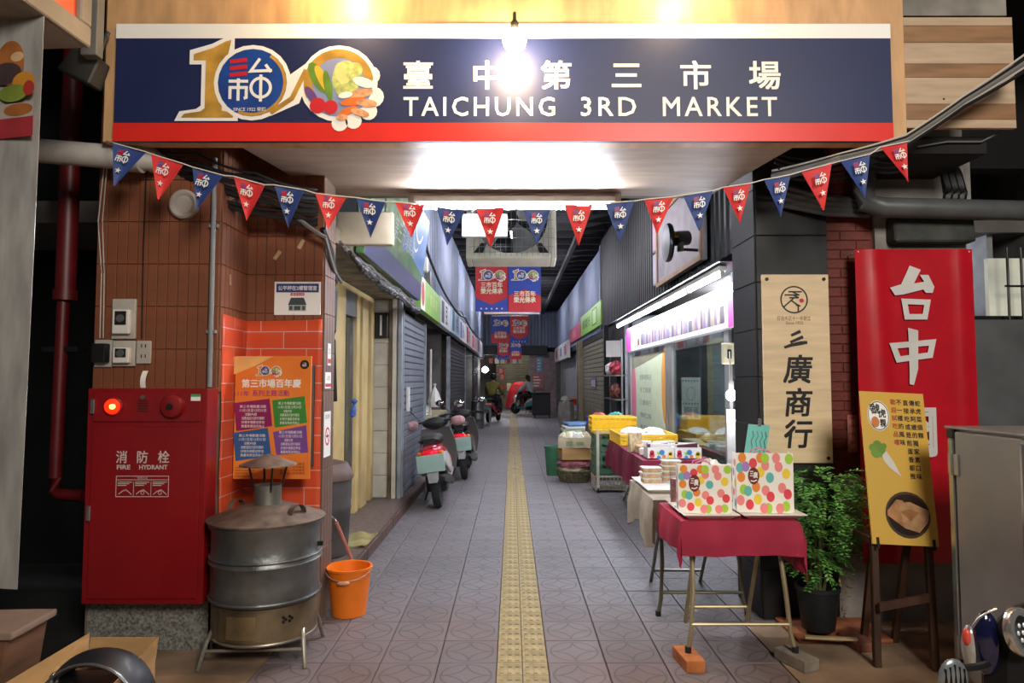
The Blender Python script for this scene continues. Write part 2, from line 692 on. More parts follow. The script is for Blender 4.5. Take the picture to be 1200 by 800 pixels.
bk = MB().box(-.1, .1, -.007, 0, .0015, .057).mesh('brick', m_brick, bevel=.003)
bkh = MB().box(-.048, .048, -.007, 0, .0015, .057).mesh('brick', m_brick, bevel=.003)
k, row = .5, 0
while k < 2.85:
    if row % 2 == 0:
        link('brick', bk, wb, loc=(EX1 + .1, EY + .03 + random.uniform(-.002, .002), k))
        link('brick', bkh, wb, loc=(EX1 + .25, EY + .03, k))
    else:
        link('brick', bkh, wb, loc=(EX1 + .048, EY + .03, k))
        link('brick', bk, wb, loc=(EX1 + .198, EY + .03 + random.uniform(-.002, .002), k))
    k += .0605
    row += 1
struct(MB().box(2.32, 2.9, EY, EY + .2, 0, 3.75).box(2.02, 2.9, EY - .03, EY + .2, 0, .86).build('wall_right_plaster', m_conc))
struct(MB().box(2.86, 3.32, EY - .02, EY + .2, .9, 1.86).build('wall_right_grey_patch', mat('grey_paint', '#55585a', .7)))

# ---- alley walls
m_corr = mat('blue_grey_corrugated_steel', '#7d879f', .5, .15, var=.14, vs=1.2)
m_corrb = mat('black_corrugated_steel', '#131518', .5, .1, var=.2, vs=2)
m_stepc = mat('granite_step', '#6f5f5b', .5, var=.2, vs=30)
m_stepe = mat('brown_step_edge', '#5a4038', .5, var=.25, vs=5)


def corrugated(x, y0, y1, z0, z1, m, parent, face, pitch=.19, dep=.03, xz=0):
    """trapezoid-ribbed sheet on the plane x, ribs upright"""
    mb = MB()
    pts = []
    y = y0
    while y < y1 - 1e-6:
        for a, d in ((0, 0), (.45, 0), (.55, dep), (.9, dep)):
            yy = min(y + a * pitch, y1)
            pts.append((x + face * d, yy))
        y += pitch
    pts.append((x, y1))
    for i in range(len(pts) - 1):
        (xa, ya), (xb, yb) = pts[i], pts[i + 1]
        mb.add([(xa, ya, z0), (xb, yb, z0), (xb, yb, z1), (xa, ya, z1)], [(0, 1, 2, 3)])
    return mb.build('corrugated_panel', m, parent)


CZ = 4.5
w2 = struct(MB().box(-1.42, -1.3, 8.3, 31, 2.42, CZ).build('wall_left_upper', m_dark))
yy = 8.4
while yy < 31:
    corrugated(-1.3 + random.uniform(0, .015), yy, min(yy + 1.9, 31), 2.5, CZ, m_corr, w2, 1)
    yy += 1.9
w3 = struct(MB().box(2.02, 2.2, 5.5, 15.2, 2.62, 5).box(2.06, 2.2, 15.2, 31, 2.45, CZ).build('wall_right_upper', m_dark))
for a, b in ((5.55, 8.8), (8.8, 12.0), (12.0, 15.25)):
    corrugated(2.02, a, b, 2.62, 5, m_corrb, w3, -1, pitch=.16)
yy = 15.3
while yy < 31:
    corrugated(2.06 - random.uniform(0, .02), yy, min(yy + 1.9, 31), 2.6, CZ, m_corr, w3, -1)
    yy += 1.9
MB().box(1.97, 2.06, 15.18, 15.28, 2.6, CZ).build('edge_trim', m_corr, w3)

# step along the west shops
st = struct(MB().box(-1.9, -1.225, 4.5, 31, -.01, .085).build('trim_1', m_stepc))
for i in range(22):
    y0 = 4.52 + i * 1.2
    MB().box(-1.225, -1.19, y0 + .004, y0 + 1.196, -.01, .092).build('step_edging', m_stepe, st, bevel=.006)

# west shop rear walls behind the shutters and door
struct(MB().box(-4.2, -4.1, 4.6, 31, 0, 4).box(-4.2, -1.45, 30.9, 31, 0, 3).box(-4.2, -1.42, 4.6, 31, 2.55, 2.7).box(-4.2, -1.5, 10.5, 10.6, 0, 2.6)
       .box(-4.2, -1.5, 14.4, 14.5, 0, 2.6).build('wall_left_shops', mat('dim_shop_plaster', '#6d6a66', .9)))

# ---- roof
rf = struct(MB().box(-1.5, 4.4, 5.4, 42, CZ + .3, CZ + .36).build('ceiling', mat('dark_roof_sheet', '#26272a', .6, .2)))
for i in range(36):
    y = 6.2 + i * .72
    MB().box(-1.32, 2.6, y, y + .07, CZ + .1, CZ + .3).build('purlin', mat('purlin_steel', '#3b3c40', .6, .3), rf)
for x in (-.6, .4, 1.4):
    MB().box(x - .04, x + .04, 6, 31, CZ - .02, CZ + .1).build('roof_rail', mat('purlin_steel'), rf)

# ---- end wall with its beam and the crossing aisle beyond
w4 = struct(MB().box(-1.45, 2.4, 31.1, 31.2, 2.75, CZ + .3).build('wall_end', m_dark))
mb = MB()
pts = []
x = -1.35
while x < 2.2:
    pts += [(x, 31.1), (x + .12, 31.1), (x + .15, 31.05), (x + .27, 31.05)]
    x += .3
for i in range(len(pts) - 1):
    (xa, ya), (xb, yb) = pts[i], pts[i + 1]
    mb.add([(xa, ya - .06, 2.95), (xb, yb - .06, 2.95), (xb, yb - .06, CZ + .25), (xa, ya - .06, CZ + .25)], [(0, 1, 2, 3)])
mb.build('corrugated_panel', m_corr, w4)
MB().box(-1.3, 1.6, 30.7, 31.0, 2.6, 3.02).build('beam', mat('dark_beam', '#1b1e20', .5), w4, bevel=.02)
struct(MB().box(-6, 8, 41, 41.2, 0, 5).build('wall_aisle', mat('aisle_plaster', '#77736f', .9, var=.25, vs=1)))
struct(MB().box(-6, 8, 31.2, 41.2, CZ + .36, CZ + .4).build('ceiling_aisle', m_dark))
struct(MB().box(4.3, 4.4, 5.6, 31, 0, 4.6).box(2.2, 4.4, 15.2, 15.3, 0, 4.6).box(2.0, 4.4, 31, 31.1, 0, 4.6)
       .box(2.1, 4.4, 5.6, 31, 2.7, 2.8).build('wall_right_shops', mat('dim_shop_plaster')))

# ================================================================ ENTRANCE CANOPY AND SIGNS
m_ply = mat('pale_beech_laminate', '#cfa374', .45, var=.13, vs=3, stretch=(4, 1, 1))
m_soff = mat('soffit_laminate', '#b5a28f', .5, var=.08, vs=3, stretch=(1, 5, 1), spec=.22)
SY = 3.6
p_bl, p_tr = at(120, 166, SY), at(1056, -60, SY)
cn = sroot('canopy')
cn['kind'] = 'thing'
tag(cn, 'pale beech laminate entrance canopy box spanning the alley mouth', 'canopy')
SZ = p_bl.z
MB().box(p_bl.x, p_tr.x, SY, SY + .1, SZ, 3.75).build('fascia_board', m_ply, cn, bevel=.003)
a, b = at(272, 168, SY).x, at(941, 168, SY).x
SE = 4.72
MB().hexa([(a, SY + .1, SZ + .01), (b, SY + .1, SZ + .01), (1.38, SE, SZ + .01), (-1.3, SE, SZ + .01)],
          [(a, SY + .1, SZ + .06), (b, SY + .1, SZ + .06), (1.38, SE, SZ + .06), (-1.3, SE, SZ + .06)]).build('soffit_board', m_soff, cn)
MB().box(-1.3, 1.38, SE, SE + .06, SZ + .01, SZ + .5).build('rear_header', mat('grey_header', '#7b776f', .7), cn)

# the main sign
q0, q1 = at(132, 165.5, SY - .03), at(1043, 28, SY - .03)
sg = thing('market_sign', 'long navy market name board with white and red bands over the entrance', 'sign', ((q0.x + q1.x) / 2, SY - .004, q0.z), FRONT)
W, H = q1.x - q0.x, q1.z - q0.z
m_navy = mat('navy_print', '#172350', .5, var=.05)
m_redb = mat('red_band_print', '#dc2a20', .4, var=.03)
MB().box(-W / 2, W / 2, 0, H, 0, .026).build('board', m_navy, sg, bevel=.002)
L = lambda x, y: local(sg, x, y, .026)
yb, yt = L(600, 144)[1], L(600, 45)[1]
MB().box(-W / 2, W / 2, 0, yb, .026, .0275).build('red_band', m_redb, sg)
MB().box(-W / 2, W / 2, yt, H, .026, .0275).build('white_band', m_print_w, sg)
mb = MB()
for ch, cx in zip('臺中第三市場', (490, 571, 652, 734, 815, 896)):
    a, b = L(cx - 19, 105), L(cx + 19, 71)
    put_text(mb, ch, a[0], a[1], b[0], b[1], .0285, bold=.022, em=True)
for wd_, xa, xb in (('TAICHUNG', 473, 650), ('3RD', 681, 745), ('MARKET', 777, 910)):
    a, b = L(xa, 136), L(xb, 114)
    put_text(mb, wd_, a[0], a[1], b[0], b[1], .0285, bold=.012, space=1.25)
mb.build('lettering', m_print_w, sg)
m_gold = mat('gold_print', '#c4973f', .4, 0, var=.2, vs=8)
m_blue = mat('bright_blue_print', '#1d4a9c', .4, var=.15)
m_green = mat('leaf_green_print', '#6f9a35', .5, var=.2)
m_yel = mat('yellow_print', '#e8c33c', .5, var=.15)
m_org = mat('orange_print', '#e8762c', .5, var=.1)
m_pale = mat('pale_green_print', '#d8dc8c', .5, var=.1)
m_purp = mat('purple_print', '#6b4a8a', .5, var=.1)


m_lav = mat('lavender_print', '#8f9ac8', .5, var=.1)
m_lgr = mat('pale_leaf_print', '#c3cf7a', .5, var=.2, vs=30)
m_prw = mat('prawn_print', '#e8a878', .5, var=.2, vs=40)


def emblem(parent, x, y, s, z, detail=True):
    """the centenary mark: a gold 1 and two rings; (x, y) lower left corner, s height, 2.45 s wide"""
    mb = MB()
    T = lambda u, v_: (x + u * s, y + v_ * s)
    q = .00025
    one = [(.0, .02), (.64, .02), (.64, .08), (.50, .11), (.50, .66), (.56, .80), (.60, 1.0), (.53, .98), (.38, .90), (.14, .82), (.14, .74), (.29, .74), (.29, .14), (.24, .10), (.04, .07)]
    ow = [(-.08, -.02), (.70, -.02), (.70, .12), (.54, .15), (.54, .64), (.64, .78), (.64, 1.06), (.52, 1.03), (.36, .95), (.09, .87), (.09, .69), (.24, .69), (.24, .17), (.18, .13), (-.02, .1)]
    mb.m(0).prism([T(*p) for p in ow], z, z)
    mb.disc(*T(.87, .46), .475 * s, z + q * 3)
    mb.disc(*T(1.93, .45), .48 * s, z + q * 2)
    mb.prism([T(*p) for p in ((1.1, .04), (1.45, .2), (1.66, .8), (1.25, .5))], z + q * 4, z + q * 4)
    for u, v_, r in ((2.32, .55, .12), (2.36, .28, .13), (2.3, .1, .11), (2.12, -.02, .1), (1.95, -.05, .1)):
        mb.disc(*T(u, v_), r * s, z + q * 4.4, n=14)
    mb.m(1).prism([T(*p) for p in one], z + q * 2, z + q * 2)
    mb.m(2).disc(*T(.87, .46), .425 * s, z + q * 5)
    mb.m(10).disc(*T(1.93, .45), .42 * s, z + q * 5)
    mb.m(1).circ(*T(1.93, .45), .375 * s, .11 * s, z + q * 6, a0=.1, a1=3.6)
    mb.circ(*T(.87, .46), .40 * s, .04 * s, z + q * 6, a0=-2.0, a1=1.0)
    mb.stroke([T(1.1, .08), T(1.36, .26), T(1.53, .62)], .06 * s, z + q * 7)
    logo(mb, *T(.59, .26), .50 * s, 3, 0, z + q * 12)
    # vegetables and prawns heaped in the second ring
    items = [(4, 1.68, .52, .09, .22, .5), (5, 1.74, .5, .06, .2, .5), (4, 1.8, .42, .05, .2, .2), (11, 2.02, .5, .17, .24, 0), (6, 1.98, .58, .1, .14, .3), (11, 2.12, .6, .1, .12, -.4), (7, 1.6, .3, .05, .13, .6),
             (3, 1.68, .17, .1, .1, 0), (3, 1.84, .15, .085, .09, 0), (0, 2.24, .46, .14, .06, -.3), (12, 2.2, .32, .16, .055, .2), (8, 2.12, .22, .17, .05, .15), (12, 2.28, .2, .13, .05, -.1), (8, 2.05, .1, .13, .045, .4), (12, 2.2, .08, .12, .045, -.3), (0, 2.02, .3, .09, .04, .2), (12, 1.98, .02, .07, .04, 0)]
    for i, (c, u, v_, rx, ry, an) in enumerate(items):
        ca, sa = math.cos(an), math.sin(an)
        zz_ = z + q * (8 + i)
        mb.m(c).prism([T(u + rx * math.cos(a) * ca - ry * math.sin(a) * sa, v_ + rx * math.cos(a) * sa + ry * math.sin(a) * ca) for a in [2 * PI * k / 14 for k in range(14)]], zz_, zz_)
    return mb.build('emblem', [m_print_w, m_gold, m_blue, m_red_ink, m_green, m_yel, m_pale, m_purp, m_org, m_org, m_lav, m_lgr, m_prw], parent)


a, b = L(212, 140), L(212, 47)
emblem(sg, a[0], a[1], (b[1] - a[1]), .0285)
a, b = L(274, 131), L(312, 126)
text([('SINCE 1922 榮町', a[0], a[1], b[0], b[1])], m_print_w, sg, .0335, name='emblem_lettering')

# lamps above the sign on curved arms
m_lampm = mat('lamp_arm_grey', '#55534f', .5, .5)
m_bulb = mat('warm_bulb', '#ffffff', .3, var=0, emit='#ffdca8', est=330)


m_bulb2 = mat('dimmer_warm_bulb', '#ffffff', .3, var=0, emit='#ffd69a', est=150)


def sign_lamp(px, py, label, bulb):
    p = at(px, py, SY - .22)
    t = thing('sign_lamp', label, 'lamp', (p.x, SY, p.z + .1), (0, 0, 0), 'lamps over the entrance sign')
    MB().cyl((0, 0, 0), (0, -.02, 0), .04, n=16).build('wall_plate', m_lampm, t)
    MB().tube([(0, -.01, 0), (0, -.1, .05), (0, -.18, .04), (0, -.22, -.02)], .009).build('arm', m_lampm, t, smooth=True)
    MB().lathe([(.022, -.06), (.022, -.015), (.012, 0)], (0, -.22, -.02)).build('socket', m_lampm, t, smooth=True)
    MB().sphere((0, -.22, -.125), .06).build('bulb', bulb, t, smooth=True)


sign_lamp(603, 42, 'glowing bulb on a curved arm over the middle of the market sign', m_bulb)
sign_lamp(806, -42, 'glowing bulb on a curved arm above the sign toward its English ending', m_bulb2)
sign_lamp(400, -42, 'glowing bulb on a curved arm above the sign near its round emblem', m_bulb2)

# tube lamp under the back edge of the canopy
m_tube = mat('daylight_tube', '#ffffff', .3, var=0, emit='#f0f4ff', est=430)
m_enamel = mat('white_enamel', '#e6e4dc', .35, var=.04)


def tube_lamp(name, label, loc, length, rz=0, group=None, m=None, w=.07, seg=1):
    t = thing(name, label, 'lamp', loc, (0, 0, rz), group)
    MB().box(-length / 2 - .03, length / 2 + .03, -w / 2, w / 2, .03, .075).build('housing', m_enamel, t, bevel=.006)
    for k in (-1, 1):
        MB().box(k * length / 2 - .012, k * length / 2 + .012, -.018, .018, -.018, .03).build('tube_holder', m_enamel, t, bevel=.003)
    MB().cyl((-length / 2 + .012, 0, 0), (length / 2 - .012, 0, 0), .013, n=12).build('tube', m or m_tube, t, smooth=True)
    return t


pa, pb_ = at(490, 243, 4.62), at(716, 243, 4.62)
tl = tube_lamp('tube_lamp', 'long fluorescent tube lamp under the canopy behind the pennants', ((pa.x + pb_.x) / 2, 4.62, pa.z), pb_.x - pa.x)
pa, pb_ = at(474, 240, 4.7), at(721, 226, 4.7)
MB().box(-(pb_.x - pa.x) / 2, (pb_.x - pa.x) / 2, .02, .08, .04, .12).build('back_plate', m_enamel, tl, bevel=.006)

# ---- bunting
FL = [(133, 168, 170, 178, 134, 218), (178, 181, 214, 192, 186, 234), (225, 196, 262, 206, 230, 246), (274, 207, 310, 217, 289, 258), (321, 217, 357, 223, 337, 266),
      (370, 227, 405, 231, 385, 268), (417, 232, 452, 237, 434, 278), (463, 237, 498, 240, 482, 278), (511, 241, 545, 247, 524, 287), (557, 243, 591, 244, 575, 290),
      (613, 246, 645, 246, 629, 287), (661, 241, 695, 240, 678, 288), (709, 238, 743, 236, 727, 284), (755, 234, 789, 231, 770, 274), (801, 229, 835, 224, 820, 270),
      (847, 220, 880, 215, 867, 262), (895, 211, 927, 205, 915, 254), (940, 201, 974, 192, 966, 246), (985, 189, 1020, 181, 1014, 232), (1031, 173, 1064, 166, 1064, 213)]
BY = SY - .12
bu = thing('bunting', 'string of red and blue pennants sagging across the alley mouth', 'bunting', at(600, 246, BY))
o0 = V(bu.location)
pts = []
for f in FL:
    pts += [at(f[0], f[1] - .5, BY) - o0, at(f[2], f[3] - .5, BY) - o0]
pts = [at(124, 164, SY + .02) - o0] + pts + [at(1068, 164, SY - .02) - o0]
MB().tube(pts, .003, 6).build('string', mat('white_cord', '#d8d4cc', .8, var=0), bu)
m_fr = mat('pennant_red', '#cf2a2c', .65, var=.06)
m_fb = mat('pennant_blue', '#2c4482', .65, var=.06)
m_fin = mat('pennant_mark_blue', '#39539a', .6, var=0)
for i, f in enumerate(FL):
    A, B, T_ = at(f[0], f[1], BY), at(f[2], f[3], BY), at(f[4], f[5], BY - .01)
    fo = V(A.lerp(B, .5)) - o0
    a, b, t_ = A - o0 - fo, B - o0 - fo, T_ - o0 - fo
    ph = random.uniform(-1, 1)

    def fn(u, v_, a=a, b=b, t_=t_, ph=ph):
        p = a.lerp(b, u).lerp(t_, v_ * .995)
        return p + V((0, .012 * math.sin(u * 3.1 + ph) * (1 - .5 * v_) + .008 * ph * v_, 0))
    fm = MB().grid(lambda u, v_: fn(u, 1 - v_), 5, 6, .0012).build('pennant', m_fb if i % 2 == 0 else m_fr, bu, loc=fo, smooth=True)
    mb = MB()
    wv = (b - a)
    dn = t_ - (a + b) / 2
    ux = wv.normalized()
    uy = (-dn).normalized()
    s = wv.length * .36
    base = (a + b) / 2 + dn * .40 - ux * s * .52 + V((0, -.022, 0))
    Mx = Matrix(((ux.x, uy.x, 0, base.x), (ux.y, uy.y, -1, base.y), (ux.z, uy.z, 0, base.z), (0, 0, 0, 1)))
    logo(mb, 0, 0, s, 0, 1, 0, .09)
    mb.v = [tuple(Mx @ V(p)) for p in mb.v]
    mb.build('printed_mark', [m_red_ink if i % 2 == 0 else m_fin, m_print_w], fm)
    mb = MB()
    star(mb, 0, 0, .017, 0)
    base2 = (a + b) / 2 + dn * .62 + V((0, -.02, 0))
    mb.v = [tuple(Mx.to_3x3() @ V(p) + base2) for p in mb.v]
    mb.build('printed_star', m_print_w, fm)

# ================================================================ WEST SIDE OF THE ENTRANCE
# ---- fire hydrant cabinet
m_fred = mat('fire_red_enamel', '#860a13', .4, var=.08, vs=2, coat=.2)
m_fline = mat('dark_red_gap', '#3a0508', .7, var=0)
m_chr = mat('brushed_chrome', '#b9bbbd', .25, .9, var=.05)
CYF = AY - .145
a, b = at(94, 708, CYF), at(243, 455, CYF)
hc = thing('hydrant_cabinet', 'red steel fire hydrant cabinet with a lit alarm lamp on the tiled wall', 'cabinet', ((a.x + b.x) / 2, AY, a.z), FRONT)
W, H = b.x - a.x, b.z - a.z
D = AY - CYF
MB().box(-W / 2, W / 2, 0, H, .002, D - .004).build('body', m_fred, hc, bevel=.004)
Lh = lambda x, y: local(hc, x, y, D)
yd = Lh(170, 500)[1]
y2 = Lh(170, 494)[1]
MB().box(-W / 2 + .035, W / 2 - .03, .03, yd, D - .004, D + .006).build('door', m_fred, hc, bevel=.003)
MB().box(-W / 2 + .035, W / 2 - .03, y2, H - .02, D - .004, D + .006).build('alarm_panel', m_fred, hc, bevel=.003)
dr = [o for o in hc.children if o.name.startswith('door')][0]
ap = [o for o in hc.children if o.name.startswith('alarm')][0]
Z0 = D + .006
x, y = Lh(110, 476)
MB().box(x - .011, x + .011, y - .04, y + .04, Z0, Z0 + .012).build('latch', m_chr, ap, bevel=.003)
x, y = Lh(105, 601)
MB().box(x - .011, x + .011, y - .04, y + .04, Z0, Z0 + .012).build('latch', m_chr, dr, bevel=.003)
x, y = Lh(134, 476)
MB().lathe([(.052, 0), (.052, .008), (.042, .012)], (0, 0, 0), 24, Matrix.Translation((x, y, Z0))).build('lamp_ring', m_fred, ap, smooth=True)
MB().sphere((x, y, Z0 + .012), .042, 1, 1, .7).build('alarm_lamp', mat('lit_red_lens', '#ff2a10', .2, var=0, emit='#ff2408', est=2.2), ap, smooth=True)
MB().sphere((x + .012, y, Z0 + .037), .014, 1.3, 1, .4).build('lamp_filament', mat('lit_filament', '#ffd080', .3, var=0, emit='#ffb040', est=9), ap, smooth=True)
x, y = Lh(168, 475)
for i in range(5):
    MB().box(x - .028, x + .028, y - .034 + i * .014, y - .027 + i * .014, Z0, Z0 + .002).build('speaker_slot', m_fline, ap)
MB().cyl((x, y + .045, Z0), (x, y + .045, Z0 + .01), .011, n=10).build('speaker_knob', m_steel, ap, smooth=True)
x, y = Lh(203.5, 476)
MB().lathe([(.066, 0), (.066, .012), (.055, .028), (.025, .036), (0.0001, .037)], (0, 0, 0), 28, Matrix.Translation((x, y, Z0))).build('alarm_bell', m_fred, ap, smooth=True)
MB().cyl((x, y, Z0 + .034), (x, y, Z0 + .044), .018, n=16).build('bell_button', m_blackpl, ap, smooth=True)
x, y = Lh(230, 466)
MB().box(x - .026, x + .026, y - .016, y + .016, Z0, Z0 + .001).build('sticker', m_print_w, ap)
MB().box(x - .026, x + .026, y + .006, y + .02, Z0 + .001, Z0 + .0015).build('sticker_band', mat('green_print', '#4c9a52', .5, var=0), ap)
mb = MB()
for ch, cx in zip('消防栓', (143.5, 167.5, 192.5)):
    a, b = Lh(cx - 7.2, 542.5), Lh(cx + 7.2, 527.5)
    put_text(mb, ch, a[0], a[1], b[0], b[1], Z0 + .001, bold=.015, em=True)
for s_, xa, xb in (('FIRE', 138, 153.5), ('HYDRANT', 164, 197)):
    a, b = Lh(xa, 549.5), Lh(xb, 544.5)
    put_text(mb, s_, a[0], a[1], b[0], b[1], Z0 + .001, bold=.03)
mb.build('lettering', mat('cabinet_lettering', '#c9bdb8', .6, var=0), dr)
# instruction plate with three little drawings
mb = MB()
a, b = Lh(136.5, 581.5), Lh(198.5, 557.5)
w_, h_ = b[0] - a[0], b[1] - a[1]
zz = Z0 + .001
mb.stroke([a, (b[0], a[1]), b, (a[0], b[1])], .0035, zz, True)
mb.stroke([(a[0], b[1] - h_ * .18), (b[0], b[1] - h_ * .18)], .003, zz)
for k in (1, 2):
    mb.stroke([(a[0] + w_ * k / 3, a[1]), (a[0] + w_ * k / 3, b[1] - h_ * .26)], .0025, zz)
for k in range(3):
    for q in range(3):
        x0 = a[0] + w_ * (k / 3 + .03)
        mb.stroke([(x0, b[1] - h_ * (.29 + .08 * q)), (x0 + w_ * (.27 - .05 * q), b[1] - h_ * (.29 + .08 * q))], .004, zz)
    x0, y0 = a[0] + w_ * (k / 3 + .05), a[1] + h_ * .08
    mb.stroke([(x0, y0 + .004), (x0 + .02, y0 + .02), (x0 + .04, y0 + .028), (x0 + .06, y0 + .012), (x0 + .07, y0 + .002)], .004, zz)
    if k:
        mb.circ(x0 + .035, y0 + .012, .009, .003, zz, n=12)
put_text(mb, '使用方法', a[0] + w_ * .4, b[1] - h_ * .15, a[0] + w_ * .6, b[1] - h_ * .03, zz, em=True)
mb.build('instruction_plate', mat('cabinet_lettering'), dr)

# ---- orange brick-print cloth wrapped round the pillar corner
m_ob = bpy.data.materials.new('orange_brick_print')
m_ob.use_nodes = True
nt = m_ob.node_tree
bs = nt.nodes['Principled BSDF']
bs.inputs['Roughness'].default_value = .5
br = nt.nodes.new('ShaderNodeTexBrick')
br.inputs['Color1'].default_value = lin('#d9532c')
br.inputs['Color2'].default_value = lin('#cf4a27')
br.inputs['Mortar'].default_value = lin('#cdb3ab')
br.inputs['Scale'].default_value = 1
br.inputs['Mortar Size'].default_value = .0022
br.inputs['Brick Width'].default_value = .283
br.inputs['Row Height'].default_value = .107
tcn = nt.nodes.new('ShaderNodeTexCoord')
nt.links.new(tcn.outputs['UV'], br.inputs['Vector'])
nt.links.new(br.outputs[0], bs.inputs['Base Color'])
zt = at(330, 374, CY - .012).z
zb = .42
path = [(BX + .012, AY + .03), (BX + .012, CY - .012), (DX, CY - .012)]
l1 = CY - .012 - AY - .03
l2 = DX - BX - .012
NU, NV = 26, 14
mb = MB()


def fcl(u, v_):
    s_ = u * (l1 + l2)
    wob = .004 * math.sin(7 * s_ + 5 * v_) + .004 * math.sin(13 * v_ + 2 * s_)
    z = zb + (zt - zb) * v_ - (.012 * math.sin(u * PI) if v_ > .99 else 0)
    if s_ < l1:
        return (path[0][0] + max(0, wob), path[0][1] + s_, z)
    return (path[1][0] + s_ - l1, path[1][1] - max(0, wob), z)


mb.grid(fcl, NU, NV)
me = mb.mesh('cloth', m_ob, smooth=True)
uv = me.uv_layers.new()
for lp in me.loops:
    i = lp.vertex_index
    uv.data[lp.index].uv = ((i % (NU + 1)) / NU * (l1 + l2) + .12, (i // (NU + 1)) / NV * (zt - zb) + .03)
cl = tag(link('brick_print_cloth', me), 'orange vinyl cloth printed with bricks wrapped round the tiled pillar', 'cloth')
sm = cl.modifiers.new('thick', 'SOLIDIFY')
sm.thickness = .002

# ---- event poster on its board
PY = CY - .2
a, b = at(273, 561, PY), at(365, 417, PY)
po = thing('event_poster', 'orange event poster board with four coloured text boxes behind the stove chimney', 'poster', ((a.x + b.x) / 2, PY + .012, a.z), FRONT)
W, H = b.x - a.x, b.z - a.z
MB().box(-W / 2, W / 2, 0, H, 0, .012).build('board', mat('poster_orange', '#f0973c', .4, var=.12, vs=3, col2='#e2702a'), po)
MB().box(-W / 2 + .06, -W / 2 + .09, .05, H - .05, -.188, 0).box(W / 2 - .06, W / 2 - .03, .05, H - .05, -.188, 0).build('batten', mat('dark_batten', '#3a2c22', .8), po)
Lp = lambda x, y: local(po, x, y, .012)
zz = .0128
mb = MB()
x0, y0 = Lp(273, 417)
mb.prism([Lp(271, 440), Lp(300, 428), Lp(320, 417.5), Lp(271, 417.5)], zz, zz)
mb.build('pale_corner', mat('poster_pale_orange', '#f0bc72', .4, var=.1), po)
for cm, q in (('#8f1f5e', ((274, 472), (316, 467), (319, 499), (277, 505))), ('#3f8a34', ((319, 469), (357, 464), (360, 495), (322, 501))),
              ('#2f5f9a', ((273, 507), (314, 501), (318, 534), (276, 540))), ('#7a4a98', ((320, 506), (359, 498), (361, 530), (324, 533)))):
    mb = MB()
    mb.prism([Lp(*p) for p in q][::-1], zz, zz)
    bx_ = mb.build('colour_box', mat('poster_box_' + cm[1:], cm, .45, var=.05), po)
    mb = MB()
    cx0 = min(p[0] for p in q) + 4
    cx1 = max(p[0] for p in q) - 4
    cy0 = min(p[1] for p in q) + 6
    for i, s_ in enumerate(('第三市場歡慶活動', '11月1日至12月31日', '活動內容', '消費滿百元即可摸彩', '好禮多樣歡迎參加', '數量有限送完為止')):
        k = 0 if i < 2 else (6 if i == 2 else 2)
        a, b = Lp(cx0 + 3 + k, cy0 + 4 + i * 4.6 + .8 * (cx0 < 300)), Lp(cx1 - 3 - k * (1.8 if i == 2 else 1), cy0 + .6 + i * 4.6 + .8 * (cx0 < 300))
        put_text(mb, s_, a[0], a[1], b[0], b[1], zz + .0005, em=False)
    mb.build('box_lettering', m_print_w, bx_)
a, b = Lp(283, 454), Lp(353, 444)
text([('第三市場百年慶', a[0], a[1], b[0], b[1])], m_print_w, po, zz, .03, True)
a, b = Lp(275, 464), Lp(292, 458)
c_, d_ = Lp(296, 464), Lp(339, 457)
text([('111年', a[0], a[1], b[0], b[1]), ('系列主題活動', c_[0], c_[1], d_[0], d_[1])], mat('magenta_print', '#b8327a', .5, var=0), po, zz, .02)
a = Lp(300, 440)
emblem(po, a[0], a[1], .062, zz)
x, y = Lp(357, 427)
mb = MB()
mb.m(0).disc(x, y, .027, zz)
logo(mb, x - .013, y - .011, .024, 2, 1, zz + .0004)
mb.build('round_badge', [m_ink, m_print_w, m_red_ink], po)
a, b = Lp(326, 559), Lp(360, 537)
mb = MB()
for i in range(4):
    a, b = Lp(275, 549 + i * 3.3), Lp(300 - i * 2, 546.5 + i * 3.3)
    put_text(mb, '主辦單位指導單位協辦', a[0], a[1], b[0], b[1], zz)
    a, b = Lp(328, 545 + i * 3.6), Lp(357, 542 + i * 3.6)
    put_text(mb, '掃描加入粉絲專頁', a[0], a[1], b[0], b[1], zz)
mb.build('small_lettering', mat('brown_ink', '#7a3a1c', .5, var=0), po)

# ---- scale notice above the cloth
NYp = CY - .018
a, b = at(321, 369, NYp), at(376, 330, NYp)
nt_ = thing('scale_notice', 'white notice with a drawing of a weighing scale above the brick cloth', 'notice', ((a.x + b.x) / 2, NYp + .006, a.z), FRONT)
W, H = b.x - a.x, b.z - a.z
MB().box(-W / 2, W / 2, 0, H, 0, .006).build('plate', m_print_w, nt_, bevel=.001)
mb = MB()
mb.m(0).rect(-W / 2 + .012, H * .68, W / 2 - .012, H - .012, .0065)
mb.m(2).rect(-W * .15, H * .58, W * .15, H * .665, .0065)
mb.m(1)
put_text(mb, '公平秤在2樓管理室', -W / 2 + .024, H * .74, W / 2 - .024, H * .88, .007, bold=.02)
put_text(mb, '請多利用', -W * .13, H * .595, W * .13, H * .65, .007)
mb.m(3).prism([(-W * .2, H * .3), (W * .2, H * .3), (W * .14, H * .52), (-W * .14, H * .52)], .0065, .0065)
mb.m(4).rect(-W * .19, H * .12, W * .19, H * .3, .0065)
mb.m(3).rect(-W * .17, H * .15, -.03, H * .27, .0068).rect(-.02, H * .15, .02, H * .27, .0068).rect(.03, H * .15, W * .17, H * .27, .0068)
mb.build('print', [mat('notice_navy', '#2f3c78', .5, var=0), m_print_w, m_red_ink, mat('scale_grey', '#3f4a48', .5, var=0), mat('scale_light', '#a9b0ae', .5, var=0)], nt_)

